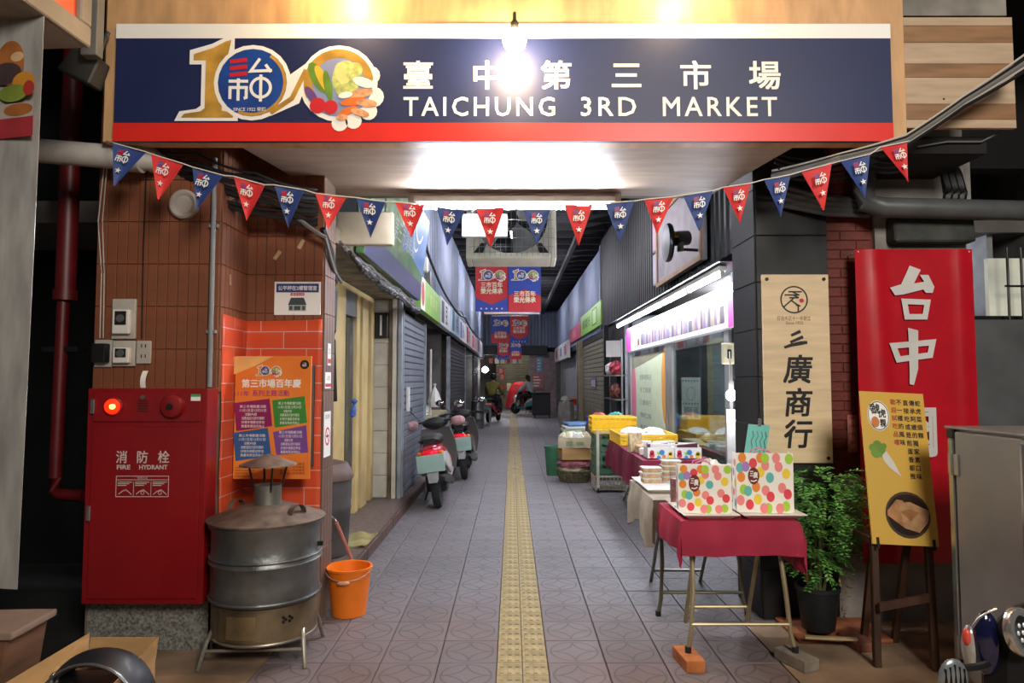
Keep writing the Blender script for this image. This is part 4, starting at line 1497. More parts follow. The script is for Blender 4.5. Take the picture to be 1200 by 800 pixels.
MB().box(A0.x - O.x - .0, A1.x - O.x + .01, -.07, .1, zt - .045, zt - .004).build('seat_board', m_dw, st, bevel=.004)
up = (B0 - A0)
tl_ = math.atan2(up.y, up.z)
roll = -math.atan2(up.x, up.z)
t = rb
for s_ in (-1, 1):
    MB().cyl((s_ * (t_w / 2 - .02), t_h - .015, .004), (s_ * (t_w / 2 - .02), t_h - .015, -.108), .005, n=6).build('tie_cord', m_wwhite0, rb)
p = at(1000, 530, EY + .005)
t = thing('faded_strip', 'faded pink paper strip pasted upright on the red brick pier', 'notice', (p.x, EY + .0125, p.z), FRONT)
MB().box(-.03, .03, 0, .235, 0, .002).build('strip', mat('faded_pink_paper', '#b5605c', .7, var=.2, vs=20), t)
text([('恭', -.02, .17, .02, .21), ('喜', -.02, .12, .02, .16), ('發', -.02, .07, .02, .11), ('財', -.02, .02, .02, .06)], mat('faded_pink_ink', '#cf9a90', .7, var=0), t, .0025, 0, True)
yb = thing('food_board', 'yellow signboard with a white radish and a bowl of turnip cake on the wooden stand', 'sign', ((A0.x + A1.x) / 2, YB, A0.z + .005), (PI / 2 - tl_, 0, 0))
yb.rotation_euler = (Matrix.Rotation(-roll, 3, 'Y') @ Matrix.Rotation(PI / 2 - tl_, 3, 'X')).to_euler()
W = (A1 - A0).length
H = up.length
MB().box(-W / 2, W / 2, 0, H, -.006, .006).build('board', mat('yellow_board_print', '#d8a740', .35, var=.1, vs=2, col2='#c9a850'), yb, bevel=.001)
zz = .0072


def Y2(px, py):
    """photo px inside the board crop (440 x 800 crop of 110 x 200) -> board metres"""
    x = 1000 + px / 4
    y = 450 + py / 4
    v_ = (y - 460) / (637 - 460)
    xl = 1007 + 15 * v_
    return ((x - xl) / 75 - .5) * W, (1 - v_) * H


mb = MB()
cx, cy = Y2(116, 156)
mb.m(0).disc(cx, cy, .06, zz, ry=.083)
mb.m(1).circ(0, 0, 1, .06, zz + .0003)
n0 = len(mb.v) - 56
for i in range(n0, len(mb.v)):
    q = mb.v[i]
    mb.v[i] = (cx + q[0] * .055, cy + q[1] * .077, q[2])
mb.m(1)
put_text(mb, '虢', cx - .045, cy + .01, cx + .01, cy + .066, zz + .0004, bold=.03, em=True)
put_text(mb, '虎', cx - .0, cy - .01, cx + .042, cy + .038, zz + .0004, bold=.03, em=True)
put_text(mb, '粿', cx + .005, cy - .062, cx + .038, cy - .016, zz + .0004, bold=.03, em=True)
mb.m(2).disc(cx - .02, cy - .035, .022, zz + .0003, ry=.03)
mb.m(3)
for px, py, r in ((90, 310, .022), (110, 295, .024), (130, 318, .022), (105, 335, .026), (125, 335, .02), (140, 300, .016), (95, 335, .016)):
    x, y = Y2(px, py)
    mb.disc(x, y, r, zz + .0001 * r * 100, n=12)
mb.m(4)
mb.prism([Y2(*p) for p in ((132, 345), (150, 322), (185, 370), (222, 442), (165, 400), (140, 370))][::-1], zz + .0008, zz + .0008)
cx, cy = Y2(248, 612)
mb.m(5).disc(cx, cy, .118, zz, ry=.12)
mb.m(6).circ(cx, cy, .112, .01, zz + .0004)
mb.m(7).prism([Y2(*p) for p in ((145, 610), (195, 545), (225, 548), (270, 640), (235, 672))][::-1], zz + .0006, zz + .0006)
mb.m(8).prism([Y2(*p) for p in ((205, 560), (255, 553), (345, 590), (340, 640), (300, 690), (235, 672))][::-1], zz + .0009, zz + .0009)
mb.m(9).prism([Y2(*p) for p in ((215, 600), (250, 585), (300, 600), (260, 640))][::-1], zz + .0012, zz + .0012)
mb.build('print', [m_print_w, m_ink, mat('orange_brown_print', '#c97a3a', .5), m_green, mat('radish_white', '#d8d6cc', .5), mat('bowl_black', '#2a1c14', .3), mat('bowl_rim', '#4a382a', .4),
                   mat('cake_brown', '#b07c4c', .5, var=.25, vs=20), mat('cake_tan', '#b98c62', .5, var=.2, vs=20), mat('cake_crust', '#a06a38', .5, var=.2, vs=20)], yb)
mb = MB()
mb2 = MB()
for cxp, s_, top, tgt in ((300, '蛇虎菜頭粿', 88, mb), (272, '傳承阿嬤的獨家素口味', 88, mb), (243, '直接吃或是煎蛋香都推', 88, mb), (211, '不一樣的風味', 86, mb), (184, '歡迎試吃品嚐', 86, mb2)):
    for i, ch in enumerate(s_):
        px, py = cxp + i * 3.4, top + i * 38.5
        a, b = Y2(px - 12, py + 14), Y2(px + 12, py - 14)
        put_text(tgt, ch, a[0], a[1], b[0], b[1], zz, bold=.02, em=True)
mb.build('lettering', m_ink, yb)
mb2.build('red_lettering', mat('dull_red_ink', '#b0402c', .5, var=0), yb)
for s_ in (-1, 1):
    MB().box(s_ * W * .42 - .006, s_ * W * .42 + .006, -.02, .035, .006, .014).build('clip', m_blackpl, yb)

# ---- stainless cabinet, its side turned to the alley
m_ss = mat('stainless_sheet', '#98948e', .4, .45, var=.12, vs=2)
Xc, Yn, Yf = 2.16, 2.9, 3.42
zc = at(1108, 502, 3.4).z
t = thing('steel_cabinet', 'stainless steel cabinet with a hinged door at the near east edge', 'cabinet', (Xc, Yn, 0))
D_ = Yf - Yn
MB().box(.012, .62, .0, D_, .04, zc).build('body', m_ss, t)
MB().box(-.004, .64, -.02, D_ + .01, zc, zc + .012).build('top_sheet', m_ss, t, bevel=.003)
MB().box(-.006, .012, .012, D_ - .075, .07, zc - .012).build('side_sheet', m_ss, t, bevel=.004)
MB().box(-.012, .012, D_ - .066, D_ - .03, .07, zc - .05).build('door_edge', m_chr, t, bevel=.003)
MB().box(-.02, .02, -.014, .004, .07, zc - .03).build('corner_post', m_chr, t, bevel=.003)
MB().box(.03, .32, -.012, .0, .07, zc - .03).build('door', m_ss, t, bevel=.004)
MB().box(.325, .615, -.012, .0, .07, zc - .03).build('door', m_ss, t, bevel=.004)
for z in (zc - .17, .2):
    h = MB().box(-.016, -.004, D_ - .11, D_ - .07, z - .05, z + .05).box(-.018, -.008, D_ - .06, D_ - .035, z - .05, z + .05).build('hinge', m_chr, t, bevel=.002)
    MB().cyl((-.016, D_ - .065, z - .052), (-.016, D_ - .065, z + .052), .007, n=8).build('hinge_pin', m_chr, h, smooth=True)
MB().box(-.012, .01, D_ - .07, D_ - .02, zc - .045, zc - .002).build('corner_cap', m_blackpl, t, bevel=.003)
for x in (.05, .58):
    for y in (.04, D_ - .04):
        MB().cyl((x, y, 0), (x, y, .045), .018, n=10).build('foot', m_blackpl, t)

# ---- plant
pl = onfloor(962, 742)
t = thing('potted_plant', 'feathery green shrub in a black plastic pot beside the dark column', 'plant', (1.765, 4.02, .022))
MB().lathe([(.085, .03), (.09, .035), (.115, .25), (.124, .252), (.124, .275), (.11, .275), (.105, .24), (.0001, .235)], n=28).build('pot', mat('black_pot', '#1d2123', .5, var=.1), t, smooth=True)
mb = MB()
tips = []
for i in range(16):
    a = i * 2.4
    r0, r1 = .03, .06 + .1 * random.random()
    h = .42 + .36 * random.random()
    p1 = (r1 * math.cos(a), r1 * math.sin(a) * .8, h)
    mb.tube([(r0 * math.cos(a), r0 * math.sin(a), .23), (r1 * .6 * math.cos(a), r1 * .5 * math.sin(a), h * .6 + .08), p1], [.009, .006, .004], 5)
mb.build('stem', mat('green_brown_stem', '#5a5a34', .7), t)
mb = MB()
for i in range(620):
    zc = random.betavariate(1.6, 1.3)
    z = .30 + .64 * zc
    rad = .26 * math.sin(PI * min(1, .22 + .74 * (1 - zc) ** .8)) + .02
    a = random.uniform(0, 2 * PI)
    rr = rad * math.sqrt(random.uniform(.15, 1))
    base = V((rr * math.cos(a) * .95, rr * math.sin(a) * .72, z))
    dirv = V((math.cos(a) * .8 + random.uniform(-.5, .5), math.sin(a) * .8 + random.uniform(-.5, .5), random.uniform(-.55, .35))).normalized()
    side = dirv.cross(V((0, 0, 1))).normalized()
    nrm = side.cross(dirv)
    L_ = random.uniform(.06, .11)
    for k in range(5):
        q = base + dirv * (L_ * (k + .5) / 5) - V((0, 0, .02 * (k / 5) ** 2))
        for s_ in (-1, 1):
            d = (side * s_ * .8 + dirv * .55 + nrm * random.uniform(-.2, .3)).normalized()
            l = .04 * (1 - .09 * k) * random.uniform(.8, 1.15)
            w = d.cross(nrm).normalized() * .0075
            mb.m(random.randrange(3))
            mb.add([q, q + d * l * .5 + w, q + d * l, q + d * l * .5 - w], [(0, 1, 2, 3)])
mb.build('foliage', [mat('fern_green', '#5f9a42', .55, var=.15), mat('fern_green_light', '#84b658', .55, var=.15), mat('fern_green_dark', '#427a38', .6, var=.15)], t, kind='stuff')
mb = MB()
for i in range(26):
    q = V((.13 + random.uniform(-.03, .05), -.03 + random.uniform(-.05, .05), .12 + random.random() * .22))
    d = V((random.uniform(-1, 1), random.uniform(-1, 1), random.uniform(-1, .2))).normalized()
    w = d.cross(V((.3, .5, 1))).normalized() * .007
    mb.add([q, q + d * .018 + w, q + d * .036, q + d * .018 - w], [(0, 1, 2, 3)])
mb.build('dry_leaves', mat('dry_leaf', '#a88a44', .7), t, kind='stuff')
p0, p1 = onfloor(932, 744), onfloor(985, 749)
o = MB().box(-.14, .14, -.015, .015, .0, .014).build('wood_slat', mat('raw_wood', '#b39a74', .7, var=.15), bevel=.002, loc=((p0.x + p1.x) / 2 , 3.86, .048), rot=(0, 0, -.12))
tag(o, 'thin pale wooden slat lying in front of the plant pot', 'slat')
o = MB().box(-.06, .06, -.1, .1, 0, .05).build('brick_piece', mat('dull_red_brick', '#7d4a3a', .85, var=.25, vs=12, bump=.4), bevel=.006, loc=(1.93, 3.9, -.002), rot=(0, 0, .12))
tag(o, 'dull red brick under the thin wooden slat', 'brick')

# ---- folding tables, cloths and their goods
m_brz = mat('bronze_tube', '#b3a480', .4, .6, var=.1)
m_tt = mat('table_board', '#8f8678', .6, var=.1)


def folding_table(label, x0, x1, y0, y1, h, m, lift=0, group=None):
    t = thing('folding_table', label, 'table', ((x0 + x1) / 2, (y0 + y1) / 2, lift), (0, 0, 0), group)
    hx, hy = (x1 - x0) / 2, (y1 - y0) / 2
    h -= lift
    MB().box(-hx, hx, -hy, hy, h - .022, h).build('tabletop', m_tt, t, bevel=.004)
    w = hx - .07
    cy0, cy1 = hy * .92, hy * .7
    for s_ in (-1, 1):
        # crossing pairs: one leg of each pair runs back to front
        MB().tube([(s_ * w, -cy1 * .8, h - .024), (s_ * (w + .015), -cy0 * .95, h * .45), (s_ * (w + .03), -cy0, .1), (s_ * (w + .05), -cy0 - .01, 0)], .0125, 8).build('leg', m, t, smooth=True)
        MB().tube([(s_ * (w - .05), -cy1 * .55, h - .024), (s_ * (w - .05), cy0 * .8, .02), (s_ * (w - .05), cy0 * .85, 0)], .0125, 8).build('leg', m, t, smooth=True)
    MB().tube([(-w - .03, -cy0, .14), (w + .03, -cy0, .14)], .0095, 8).build('crossbar', m, t, smooth=True)
    MB().tube([(-w + .05, cy0 * .68, .1), (w - .05, cy0 * .68, .1)], .0095, 8).build('crossbar', m, t, smooth=True)
    MB().tube([(-w + .05, -cy1 * .2, h * .73), (w - .05, -cy1 * .2, h * .73)], .0095, 8).build('crossbar', m, t, smooth=True)
    MB().tube([(-w + .055, -cy1 * .45, h - .05), (-w + .065, -cy1 * .4, h * .86), (-w + .1, -cy1 * .38, h * .82), (w - .1, -cy1 * .38, h * .82), (w - .065, -cy1 * .4, h * .86), (w - .055, -cy1 * .45, h - .05)], .0095, 8).build('brace', m, t, smooth=True)
    for s_ in (-1, 1):
        MB().cyl((s_ * (w + .05), -cy0 - .01, 0), (s_ * (w + .05), -cy0 - .01, .03), .017, n=10).build('rubber_foot', m_rubber, t)
    return t


def drape(x0, x1, y0, y1, z, l, r, f, b, amp=.015, nx=36, ny=36, fr=16, ragged=0):
    ph = random.uniform(0, 6)

    def fn(u, v_):
        X = x0 - l + (x1 - x0 + l + r) * u
        Y = y0 - f + (y1 - y0 + f + b) * v_
        ox = max(x0 - X, 0) - max(X - x1, 0)
        oy = max(y0 - Y, 0) - max(Y - y1, 0)
        d = math.hypot(ox, oy)
        px, py = min(max(X, x0), x1), min(max(Y, y0), y1)
        if d < 1e-6:
            return (px, py, z + .0015 * math.sin(X * 21 + ph) * math.sin(Y * 17))
        k = min(1, d / .1)
        s_ = (Y if abs(ox) > abs(oy) else X)
        wv_ = amp * k * (math.sin(s_ * fr + ph) + .6 * math.sin(s_ * fr * 2.3 + 1)) + .018 * k
        q = d + ragged * math.sin(s_ * 9 + ph) * k
        return (px - (ox / d) * wv_, py - (oy / d) * wv_, z - q * (.98 if d < .25 else .99))
    return MB().grid(fn, nx, ny, .002)


TA = (.90, 1.5, 3.64, 4.16)
folding_table('folding table with bronze legs standing on bricks under the crimson cloth', *TA, .735, m_brz, lift=.06)
c = drape(TA[0] - .012, TA[1] + .012, TA[2] - .012, TA[3] + .012, .741, .17, .27, .18, .05, .014, 38, 30, 13).build('cloth', mat('crimson_cloth', '#a3213f', .8, var=.06, bump=.15, bs=120), smooth=True)
tag(c, 'crimson cloth draped over the nearest table with polka dot bags', 'tablecloth')
TB = (.9, 1.5, 4.36, 5.2)
folding_table('folding table with grey bronze legs under the ragged beige cloth', *TB, .725, mat('grey_bronze_tube', '#8a8570', .4, .6, var=.1), lift=0)
c = drape(TB[0] - .012, TB[1] + .012, TB[2] - .012, TB[3] + .012, .731, .27, .12, .10, .12, .02, 34, 34, 13, .05).build('cloth', mat('beige_cloth', '#b9ad98', .85, var=.15, vs=6), smooth=True)
tag(c, 'ragged beige cloth draped over the table behind the crimson one', 'tablecloth')
TC = (1.25, 1.88, 6.5, 8.75)
folding_table('long folding table under the burgundy cloth by the shop window', *TC, .72, mat('grey_bronze_tube'))
c = drape(TC[0] - .012, TC[1] + .012, TC[2] - .012, TC[3] + .012, .726, .34, .03, .15, .1, .022, 34, 70, 8).build('cloth', mat('burgundy_cloth', '#7d1636', .8, var=.08, bump=.15, bs=100), smooth=True)
tag(c, 'burgundy cloth draped over the long table by the shop window', 'tablecloth')

for (px, py, m_, lab, rz, sz) in ((809, 772, mat('orange_brick', '#c8763e', .85, var=.18, vs=10, bump=.4), 'orange brick under a front foot of the crimson-clothed table', .1, 1), (919, 768, mat('grey_cement_brick', '#8a7f72', .85, var=.2, vs=8, bump=.4), 'grey cement brick under the other front foot of the crimson-clothed table', .35, 1)):
    pass
tb0 = [o for o in SC.objects if o.name == 'folding_table'][0]
wleg = .3 - .07 + .05
yleg = 3.9 - .26 * .92 - .01
for sx_, m_, lab, rz in ((-1, mat('orange_brick', '#c8763e', .85, var=.18, vs=10, bump=.4), 'orange brick under one front foot of the crimson-clothed table', .1),
                         (1, mat('grey_cement_brick', '#9a7f6c', .85, var=.2, vs=8, bump=.4), 'greyish brick under the other front foot, nearer the potted plant', .4)):
    o = MB().box(-.05, .05, -.11, .1, 0, .06).build('loose_brick', m_, bevel=.007, seg=2, loc=(1.2 + sx_ * wleg, yleg, 0), rot=(0, 0, rz))
    tag(o, lab, 'brick')

m_foam = mat('white_foam', '#eeece6', .5, var=.03)


def tray(label, x, y, z, w, d, h=.022, rz=0, tl=0, grp=None):
    t = thing('foam_tray', label, 'tray', (x, y, z), (0, 0, rz), grp)
    a, b = .8, .8
    mb = MB()
    prof = [(.76, 0), (.78, .002), (1, h), (1.0, h + .004), (.97, h + .004), (.77, .006)]
    for k, (s_, z_) in enumerate(prof):
        mb.v += [(sx_ * w / 2 * s_, sy_ * (d / 2 - w / 2 * (1 - s_)), z_) for sx_, sy_ in ((-1, -1), (1, -1), (1, 1), (-1, 1))]
    for k in range(len(prof) - 1):
        for i in range(4):
            mb.f.append([k * 4 + i, k * 4 + (i + 1) % 4, k * 4 + 4 + (i + 1) % 4, k * 4 + 4 + i])
            mb.mi.append(0)
    mb.f.append([3, 2, 1, 0])
    mb.f.append([20, 21, 22, 23])
    mb.mi += [0, 0]
    mb.build('tray', m_foam, t, bevel=.002)
    return t


tray('white foam tray under the bag at the alley end of the crimson table', 1.055, 3.83, .744, .30, .38)
tray('white foam tray under the bag at the column end of the crimson table', 1.39, 3.83, .744, .34, .38)
DOTS = [(380, 310, 0), (400, 378, 1), (438, 300, 2), (500, 275, 3), (420, 470, 4), (455, 480, 0), (393, 550, 5), (468, 580, 3), (535, 540, 6), (522, 450, 1), (560, 340, 6), (600, 290, 5), (637, 380, 0), (600, 475, 5),
        (640, 520, 3), (710, 300, 5), (770, 350, 6), (735, 455, 5), (780, 500, 3), (765, 590, 4), (715, 615, 5), (620, 605, 4), (585, 612, 5), (560, 225, 1), (600, 238, 4), (410, 235, 1), (795, 240, 4), (690, 235, 5)]
m_dots = [mat('dot_teal', '#62b8b4', .5, var=0), mat('dot_orange', '#e88a34', .5, var=0), mat('dot_purple', '#a97fc4', .5, var=0), mat('dot_red', '#e2444e', .5, var=0), mat('dot_green', '#a6d23e', .5, var=0), mat('dot_pink', '#ee8a88', .5, var=0), mat('dot_yellow', '#f0d23c', .5, var=0)]
m_bag = mat('white_bag_paper', '#f3efe6', .5, var=.02)


def gift_bag(label, x, y, z, w, h, rz, tl):
    t = thing('gift_bag', label, 'bag', (x, y, z), (tl, 0, rz))
    d = .1
    mb = MB()
    mb.box(-w / 2, w / 2, -d / 2, -d / 2 + .003, 0, h).box(-w / 2, w / 2, d / 2 - .003, d / 2, 0, h * .97).box(-w / 2, -w / 2 + .003, -d / 2 + .003, d / 2 - .003, 0, h).box(w / 2 - .003, w / 2, -d / 2 + .003, d / 2 - .003, 0, h).box(-w / 2, w / 2, -d / 2 + .003, d / 2 - .003, 0, .004)
    mb.build('bag_body', m_bag, t)
    mb = MB()
    for i, (px, py, c) in enumerate(DOTS):
        u, v_ = (px - 360) / 470, 1 - (py - 200) / 440
        rx, ry = .0205, .0255
        cx, cy = max(rx, min(w - rx, u * w)) - w / 2, max(ry, min(h - ry, v_ * h))
        mb.m(c)
        n0 = len(mb.v)
        mb.disc(cx, cy, rx * w / .29, 0, n=16, ry=ry * h / .29)
        mb.v[n0:] = [(p[0], -d / 2 - .0008 - i * .00003, p[1]) for p in mb.v[n0:]]
    # two rows of dots on the gusset facing the alley
    for i in range(5):
        mb.m((i * 3) % 7)
        n0 = len(mb.v)
        mb.disc(-.02 + .035 * (i % 2), h * (.15 + .17 * i), .022, 0, n=14)
        mb.v[n0:] = [(-w / 2 - .0008, p[0], p[1]) for p in mb.v[n0:]]
    mb.build('printed_dots', m_dots, t)
    mb = MB()
    cx, cy = (503 - 360) / 470 * w - w / 2, (1 - (368 - 200) / 440) * h
    mb.m(0).disc(cx, cy, .03, 0, n=20, ry=.046)
    mb.m(1)
    put_text(mb, '三', cx - .022, cy - .004, cx, cy + .03, .0005, bold=.04, em=True)
    put_text(mb, '廣', cx - .002, cy - .012, cx + .022, cy + .022, .0005, bold=.04, em=True)
    mb.stroke([(cx - .016, cy - .026), (cx, cy - .03), (cx + .016, cy - .022)], .006, .0005)
    mb.v = [(p[0], -d / 2 - .003 - p[2], p[1]) for p in mb.v]
    mb.build('oval_badge', [mat('badge_brown', '#6b2420', .5, var=0), m_print_w], t)
    for yy in (-d / 2 + .006, d / 2 - .006):
        MB().tube([(-w * .2, yy, h - .02), (-w * .17, yy, h + .008), (-w * .05, yy, h + .02), (w * .08, yy, h + .012), (w * .2, yy, h - .02)], .0035, 6).build('cord_handle', mat('pink_cord', '#d88aa0', .7), t)
    return t


gift_bag('polka dot paper bag on the tray at the alley end of the crimson table', 1.06, 3.82, .752, .285, .265, -.12, 0)
gift_bag('polka dot paper bag, the taller, on the tray beside the dark column', 1.395, 3.84, .752, .305, .325, -.1, 0)
m_clear = glass('clear_plastic', '#f4f4f4', .12, .1)


def blob_bag(name, label, x, y, z, sx_, sy_, sz_, m, seed, cat='bag'):
    rnd = random.Random(seed)
    mb = MB()
    n, k = 18, 9
    vs = []
    for i in range(k + 1):
        a = PI * i / k
        for j in range(n):
            b = 2 * PI * j / n
            rr = 1 + rnd.uniform(-.14, .12)
            zz_ = -math.cos(a) * rr
            vs.append((sx_ * rr * math.sin(a) * math.cos(b), sy_ * rr * math.sin(a) * math.sin(b), sz_ * max(zz_, -.8) + sz_ * .8))
    mb.add(vs, [(i * n + j, i * n + (j + 1) % n, (i + 1) * n + (j + 1) % n, (i + 1) * n + j) for i in range(k) for j in range(n)])
    o = mb.build(name, m, loc=(x, y, z))
    return tag(o, label, cat)


m_wbag = mat('white_plastic_bag', '#e4e2de', .4, var=.06, vs=10)
blob_bag('plastic_bag', 'crumpled white plastic bag behind the shorter polka dot bag', 1.16, 4.03, .744, .11, .06, .15, m_wbag, 3)
blob_bag('plastic_bag', 'crumpled white plastic bag at the window side of the beige-clothed table', 1.34, 4.62, .733, .13, .1, .09, m_wbag, 5)
tray('large white foam tray near the alley edge of the beige-clothed table', 1.03, 4.84, .734, .28, .6)
tray('smaller white foam tray at the near corner of the beige-clothed table', .99, 4.03, .744, .15, .22)
tray('white foam tray at the window side of the beige-clothed table', 1.34, 5.0, .734, .22, .26)


def snack_pack(label, x, y, z, rz, grp):
    t = thing('snack_pack', label, 'packet', (x, y, z), (0, 0, rz), grp)
    MB().box(-.065, .065, -.05, .05, .002, .03).build('biscuits', mat('biscuit', '#d2b088', .7, var=.2, vs=40), t, bevel=.008, seg=2)
    MB().box(-.07, .07, -.055, .055, .03, .037).box(-.072, .072, -.056, .056, .0, .002).build('lid', mat('frosted_lid', '#e6e4e0', .35), t, bevel=.002)
    return t


for j, (x, y, n) in enumerate(((1.0, 4.98, 3), (1.17, 5.08, 4))):
    for i in range(n):
        snack_pack(('clear pack of pale biscuits in the stack near the alley edge' if j == 0 else 'clear pack of pale biscuits in the taller stack nearer the window'), x + random.uniform(-.004, .004), y, (.74 if j == 0 else .74) + i * .038, random.uniform(-.06, .06), 'biscuit packs by the alley edge' if j == 0 else 'biscuit packs nearer the window')
t = thing('plastic_jar', 'clear plastic jar of pink sweets behind the shorter polka dot bag', 'jar', (.985, 4.06, .752))
MB().lathe([(.05, 0), (.052, .01), (.052, .15), (.0001, .15)], n=24).build('sweets', mat('pink_sweets', '#d9a3a0', .5, var=.15, vs=40), t, smooth=True)
MB().lathe([(.054, .001), (.055, .17), (.056, .172), (.056, .195), (.0001, .197)], n=24).build('jar_shell', m_clear, t, smooth=True)

# ---- laminated plank panel beside the sign, slab above it
PYp = 3.72
a, b = at(1050, 150, PYp), at(1186, 20, PYp)
t = thing('plank_panel', 'striped panel of pale and brown planks beside the end of the market sign', 'panel', ((a.x + b.x) / 2, PYp + .03, a.z), FRONT)
W, H = b.x - a.x, b.z - a.z
lv = [150, 140, 122, 91, 75, 50, 30, 20]
pale, brn = mat('pale_plank', '#c3a98c', .5, var=.1, vs=3, stretch=(1, 8, 1)), mat('brown_plank', '#9a7350', .5, var=.15, vs=3, stretch=(1, 8, 1))
for i in range(7):
    y0, y1 = (150 - lv[i]) / 130 * H, (150 - lv[i + 1]) / 130 * H
    MB().box(-W / 2, W / 2, y0 + .0008, y1 - .0008, 0, .03).build('plank', pale if i % 2 == 0 else brn, t, bevel=.0015)
x, y = local(t, 1106, 116, .03)
MB().cyl((x, y, .03), (x, y, .032), .006, n=8).build('nail_hole', m_ink, t)
a = at(1050, 19, PYp)
o = struct(MB().box(a.x, a.x + .62, PYp + .0, PYp + .5, a.z + .004, a.z + .3).build('trim_2', mat('dirty_white_slab', '#8f8a80', .8, var=.3, vs=3)))
MB().box(a.x, a.x + .55, PYp + .1, PYp + .9, at(1100, 152, PYp).z - .1, at(1100, 152, PYp).z - .003).build('trim_3', m_dark)['kind'] = 'structure'

# ---- pipes and cables over the east pier
m_gp = mat('grey_pvc_pipe', '#56595a', .45, var=.12)
p = [at(1012, 222, 4.2), at(1016, 238, 4.18), at(1034, 243, 4.15), at(1200, 247, 4.15), at(1260, 249, 4.15)]
o0 = at(1012, 210, 4.22)
t = thing('water_pipe', 'thick grey pipe with an elbow running along above the red banner', 'pipe', o0)
MB().tube([V((0, 0, 0))] + [q - o0 for q in p], .062, 14).build('pipe', m_gp, t, smooth=True)
MB().cyl(V((0, 0, -.01)), V((0, 0, .05)), .07, n=16).build('collar', m_gp, t, smooth=True)
for i in range(4):
    y0 = 0 + i * 6
    pts = [at(872 + i * 3, 212 + y0, 4.72), at(915, 218 + y0 * 1.2, 4.28), at(968, 232 + y0, 4.25), at(1018, 236 + y0 * .9, 4.28)]
    c = cable('conduit_run', ['upper grey conduit bending over the dark column to the thick pipe', 'second grey conduit bending over the dark column', 'third grey conduit bending over the dark column', 'lowest grey conduit bending over the dark column'][i], pts, .02, m_gp, n=6)
    c['category'] = 'pipe'
p0, p1 = at(1046, 262, 4.24), at(1142, 284, 4.24)
t = thing('awning_roll', 'grimy rolled-up grey awning above the red banner', 'awning', (p0.x, 4.26, p1.z))
MB().hexa([(0, -.05, 0), (p1.x - p0.x, -.05, 0), (p1.x - p0.x, .08, 0), (0, .08, 0)], [(.0, -.03, .17), (p1.x - p0.x, -.03, .17), (p1.x - p0.x, .08, .17), (.0, .08, .17)]).build('roll', mat('grimy_grey', '#3d403c', .8, var=.35, vs=5, bump=.3), t, bevel=.03, seg=3)
for i in range(3):
    cable('hose', 'black hose looping up behind the thick grey pipe', [at(1108 + i * 8, 246, 4.3), at(1112 + i * 8, 226, 4.3), at(1106 + i * 8, 205, 4.32), at(1096 + i * 9, 190, 4.36)], .028, m_wire, n=5, group='black hoses behind the thick grey pipe')
a, b = at(1040, 246, 4.34), at(1136, 180, 4.34)
struct(MB().box(a.x, b.x, 4.34, 4.36, a.z, b.z).build('trim_4', mat('faded_white_wall', '#8d8b85', .8, var=.2)))
for i in range(5):
    dy = i * 3.2
    cable('overhead_cable', ['pale cable in the bundle rising from the canopy corner', 'black cable on top of the rising bundle', 'grey cable under the rising bundle', 'white cord twisted in the rising bundle', 'black cable low in the rising bundle'][i],
          [at(905, 200 + dy, 3.95), at(985, 180 + dy * .7, 3.55), at(1062, 158 + dy, 3.52), at(1130, 112 + dy, 3.5), at(1206, 60 + dy * 1.6, 3.48)], .006 + .0035 * (i % 3), (m_wwhite, m_wire, m_wgrey, m_wwhite, m_wire)[i], n=8, sag=.004)
for i in range(5):
    cable('slack_cable', 'dark slack cable under the canopy beside the dark column', [at(900 + 4 * i, 176 + 7 * i, 3.9), at(950, 186 + 6 * i, 3.95), at(1000 + 6 * i, 172 + 7 * i, 4.0), at(1062, 178 + 5 * i, 3.9)], .008, m_wire, n=6, sag=.015, group='dark slack cables beside the dark column')
cable('loose_wire', 'thin pale wire hanging loose under the plank panel', [at(1075, 172, 3.8), at(1110, 166, 3.8), at(1150, 166, 3.8), at(1185, 148, 3.8)], .005, m_wgrey, n=6)

# ---- barred window at the far east edge
a, b = at(1184, 515, 4.9), at(1260, 298, 4.9)
w5 = sroot('window_1', (a.x, 4.9, a.z))
MB().box(0, b.x - a.x, .16, .2, 0, b.z - a.z).build('pale_wall', mat('glowing_outer_wall', '#c9c8b8', .8, emit='#dfe0cc', est=.35), w5)  # the wall's own glow stands in for light falling on it
for i in range(5):
    MB().cyl((.03 + i * .1, 0, -.05), (.03 + i * .1, 0, b.z - a.z + .05), .009, n=8).build('bar', m_blackpl, w5)
for z in (.35, .78, 1.1):
    MB().cyl((0, -.01, z), (.6, -.01, z), .008, n=8).build('bar', m_blackpl, w5)

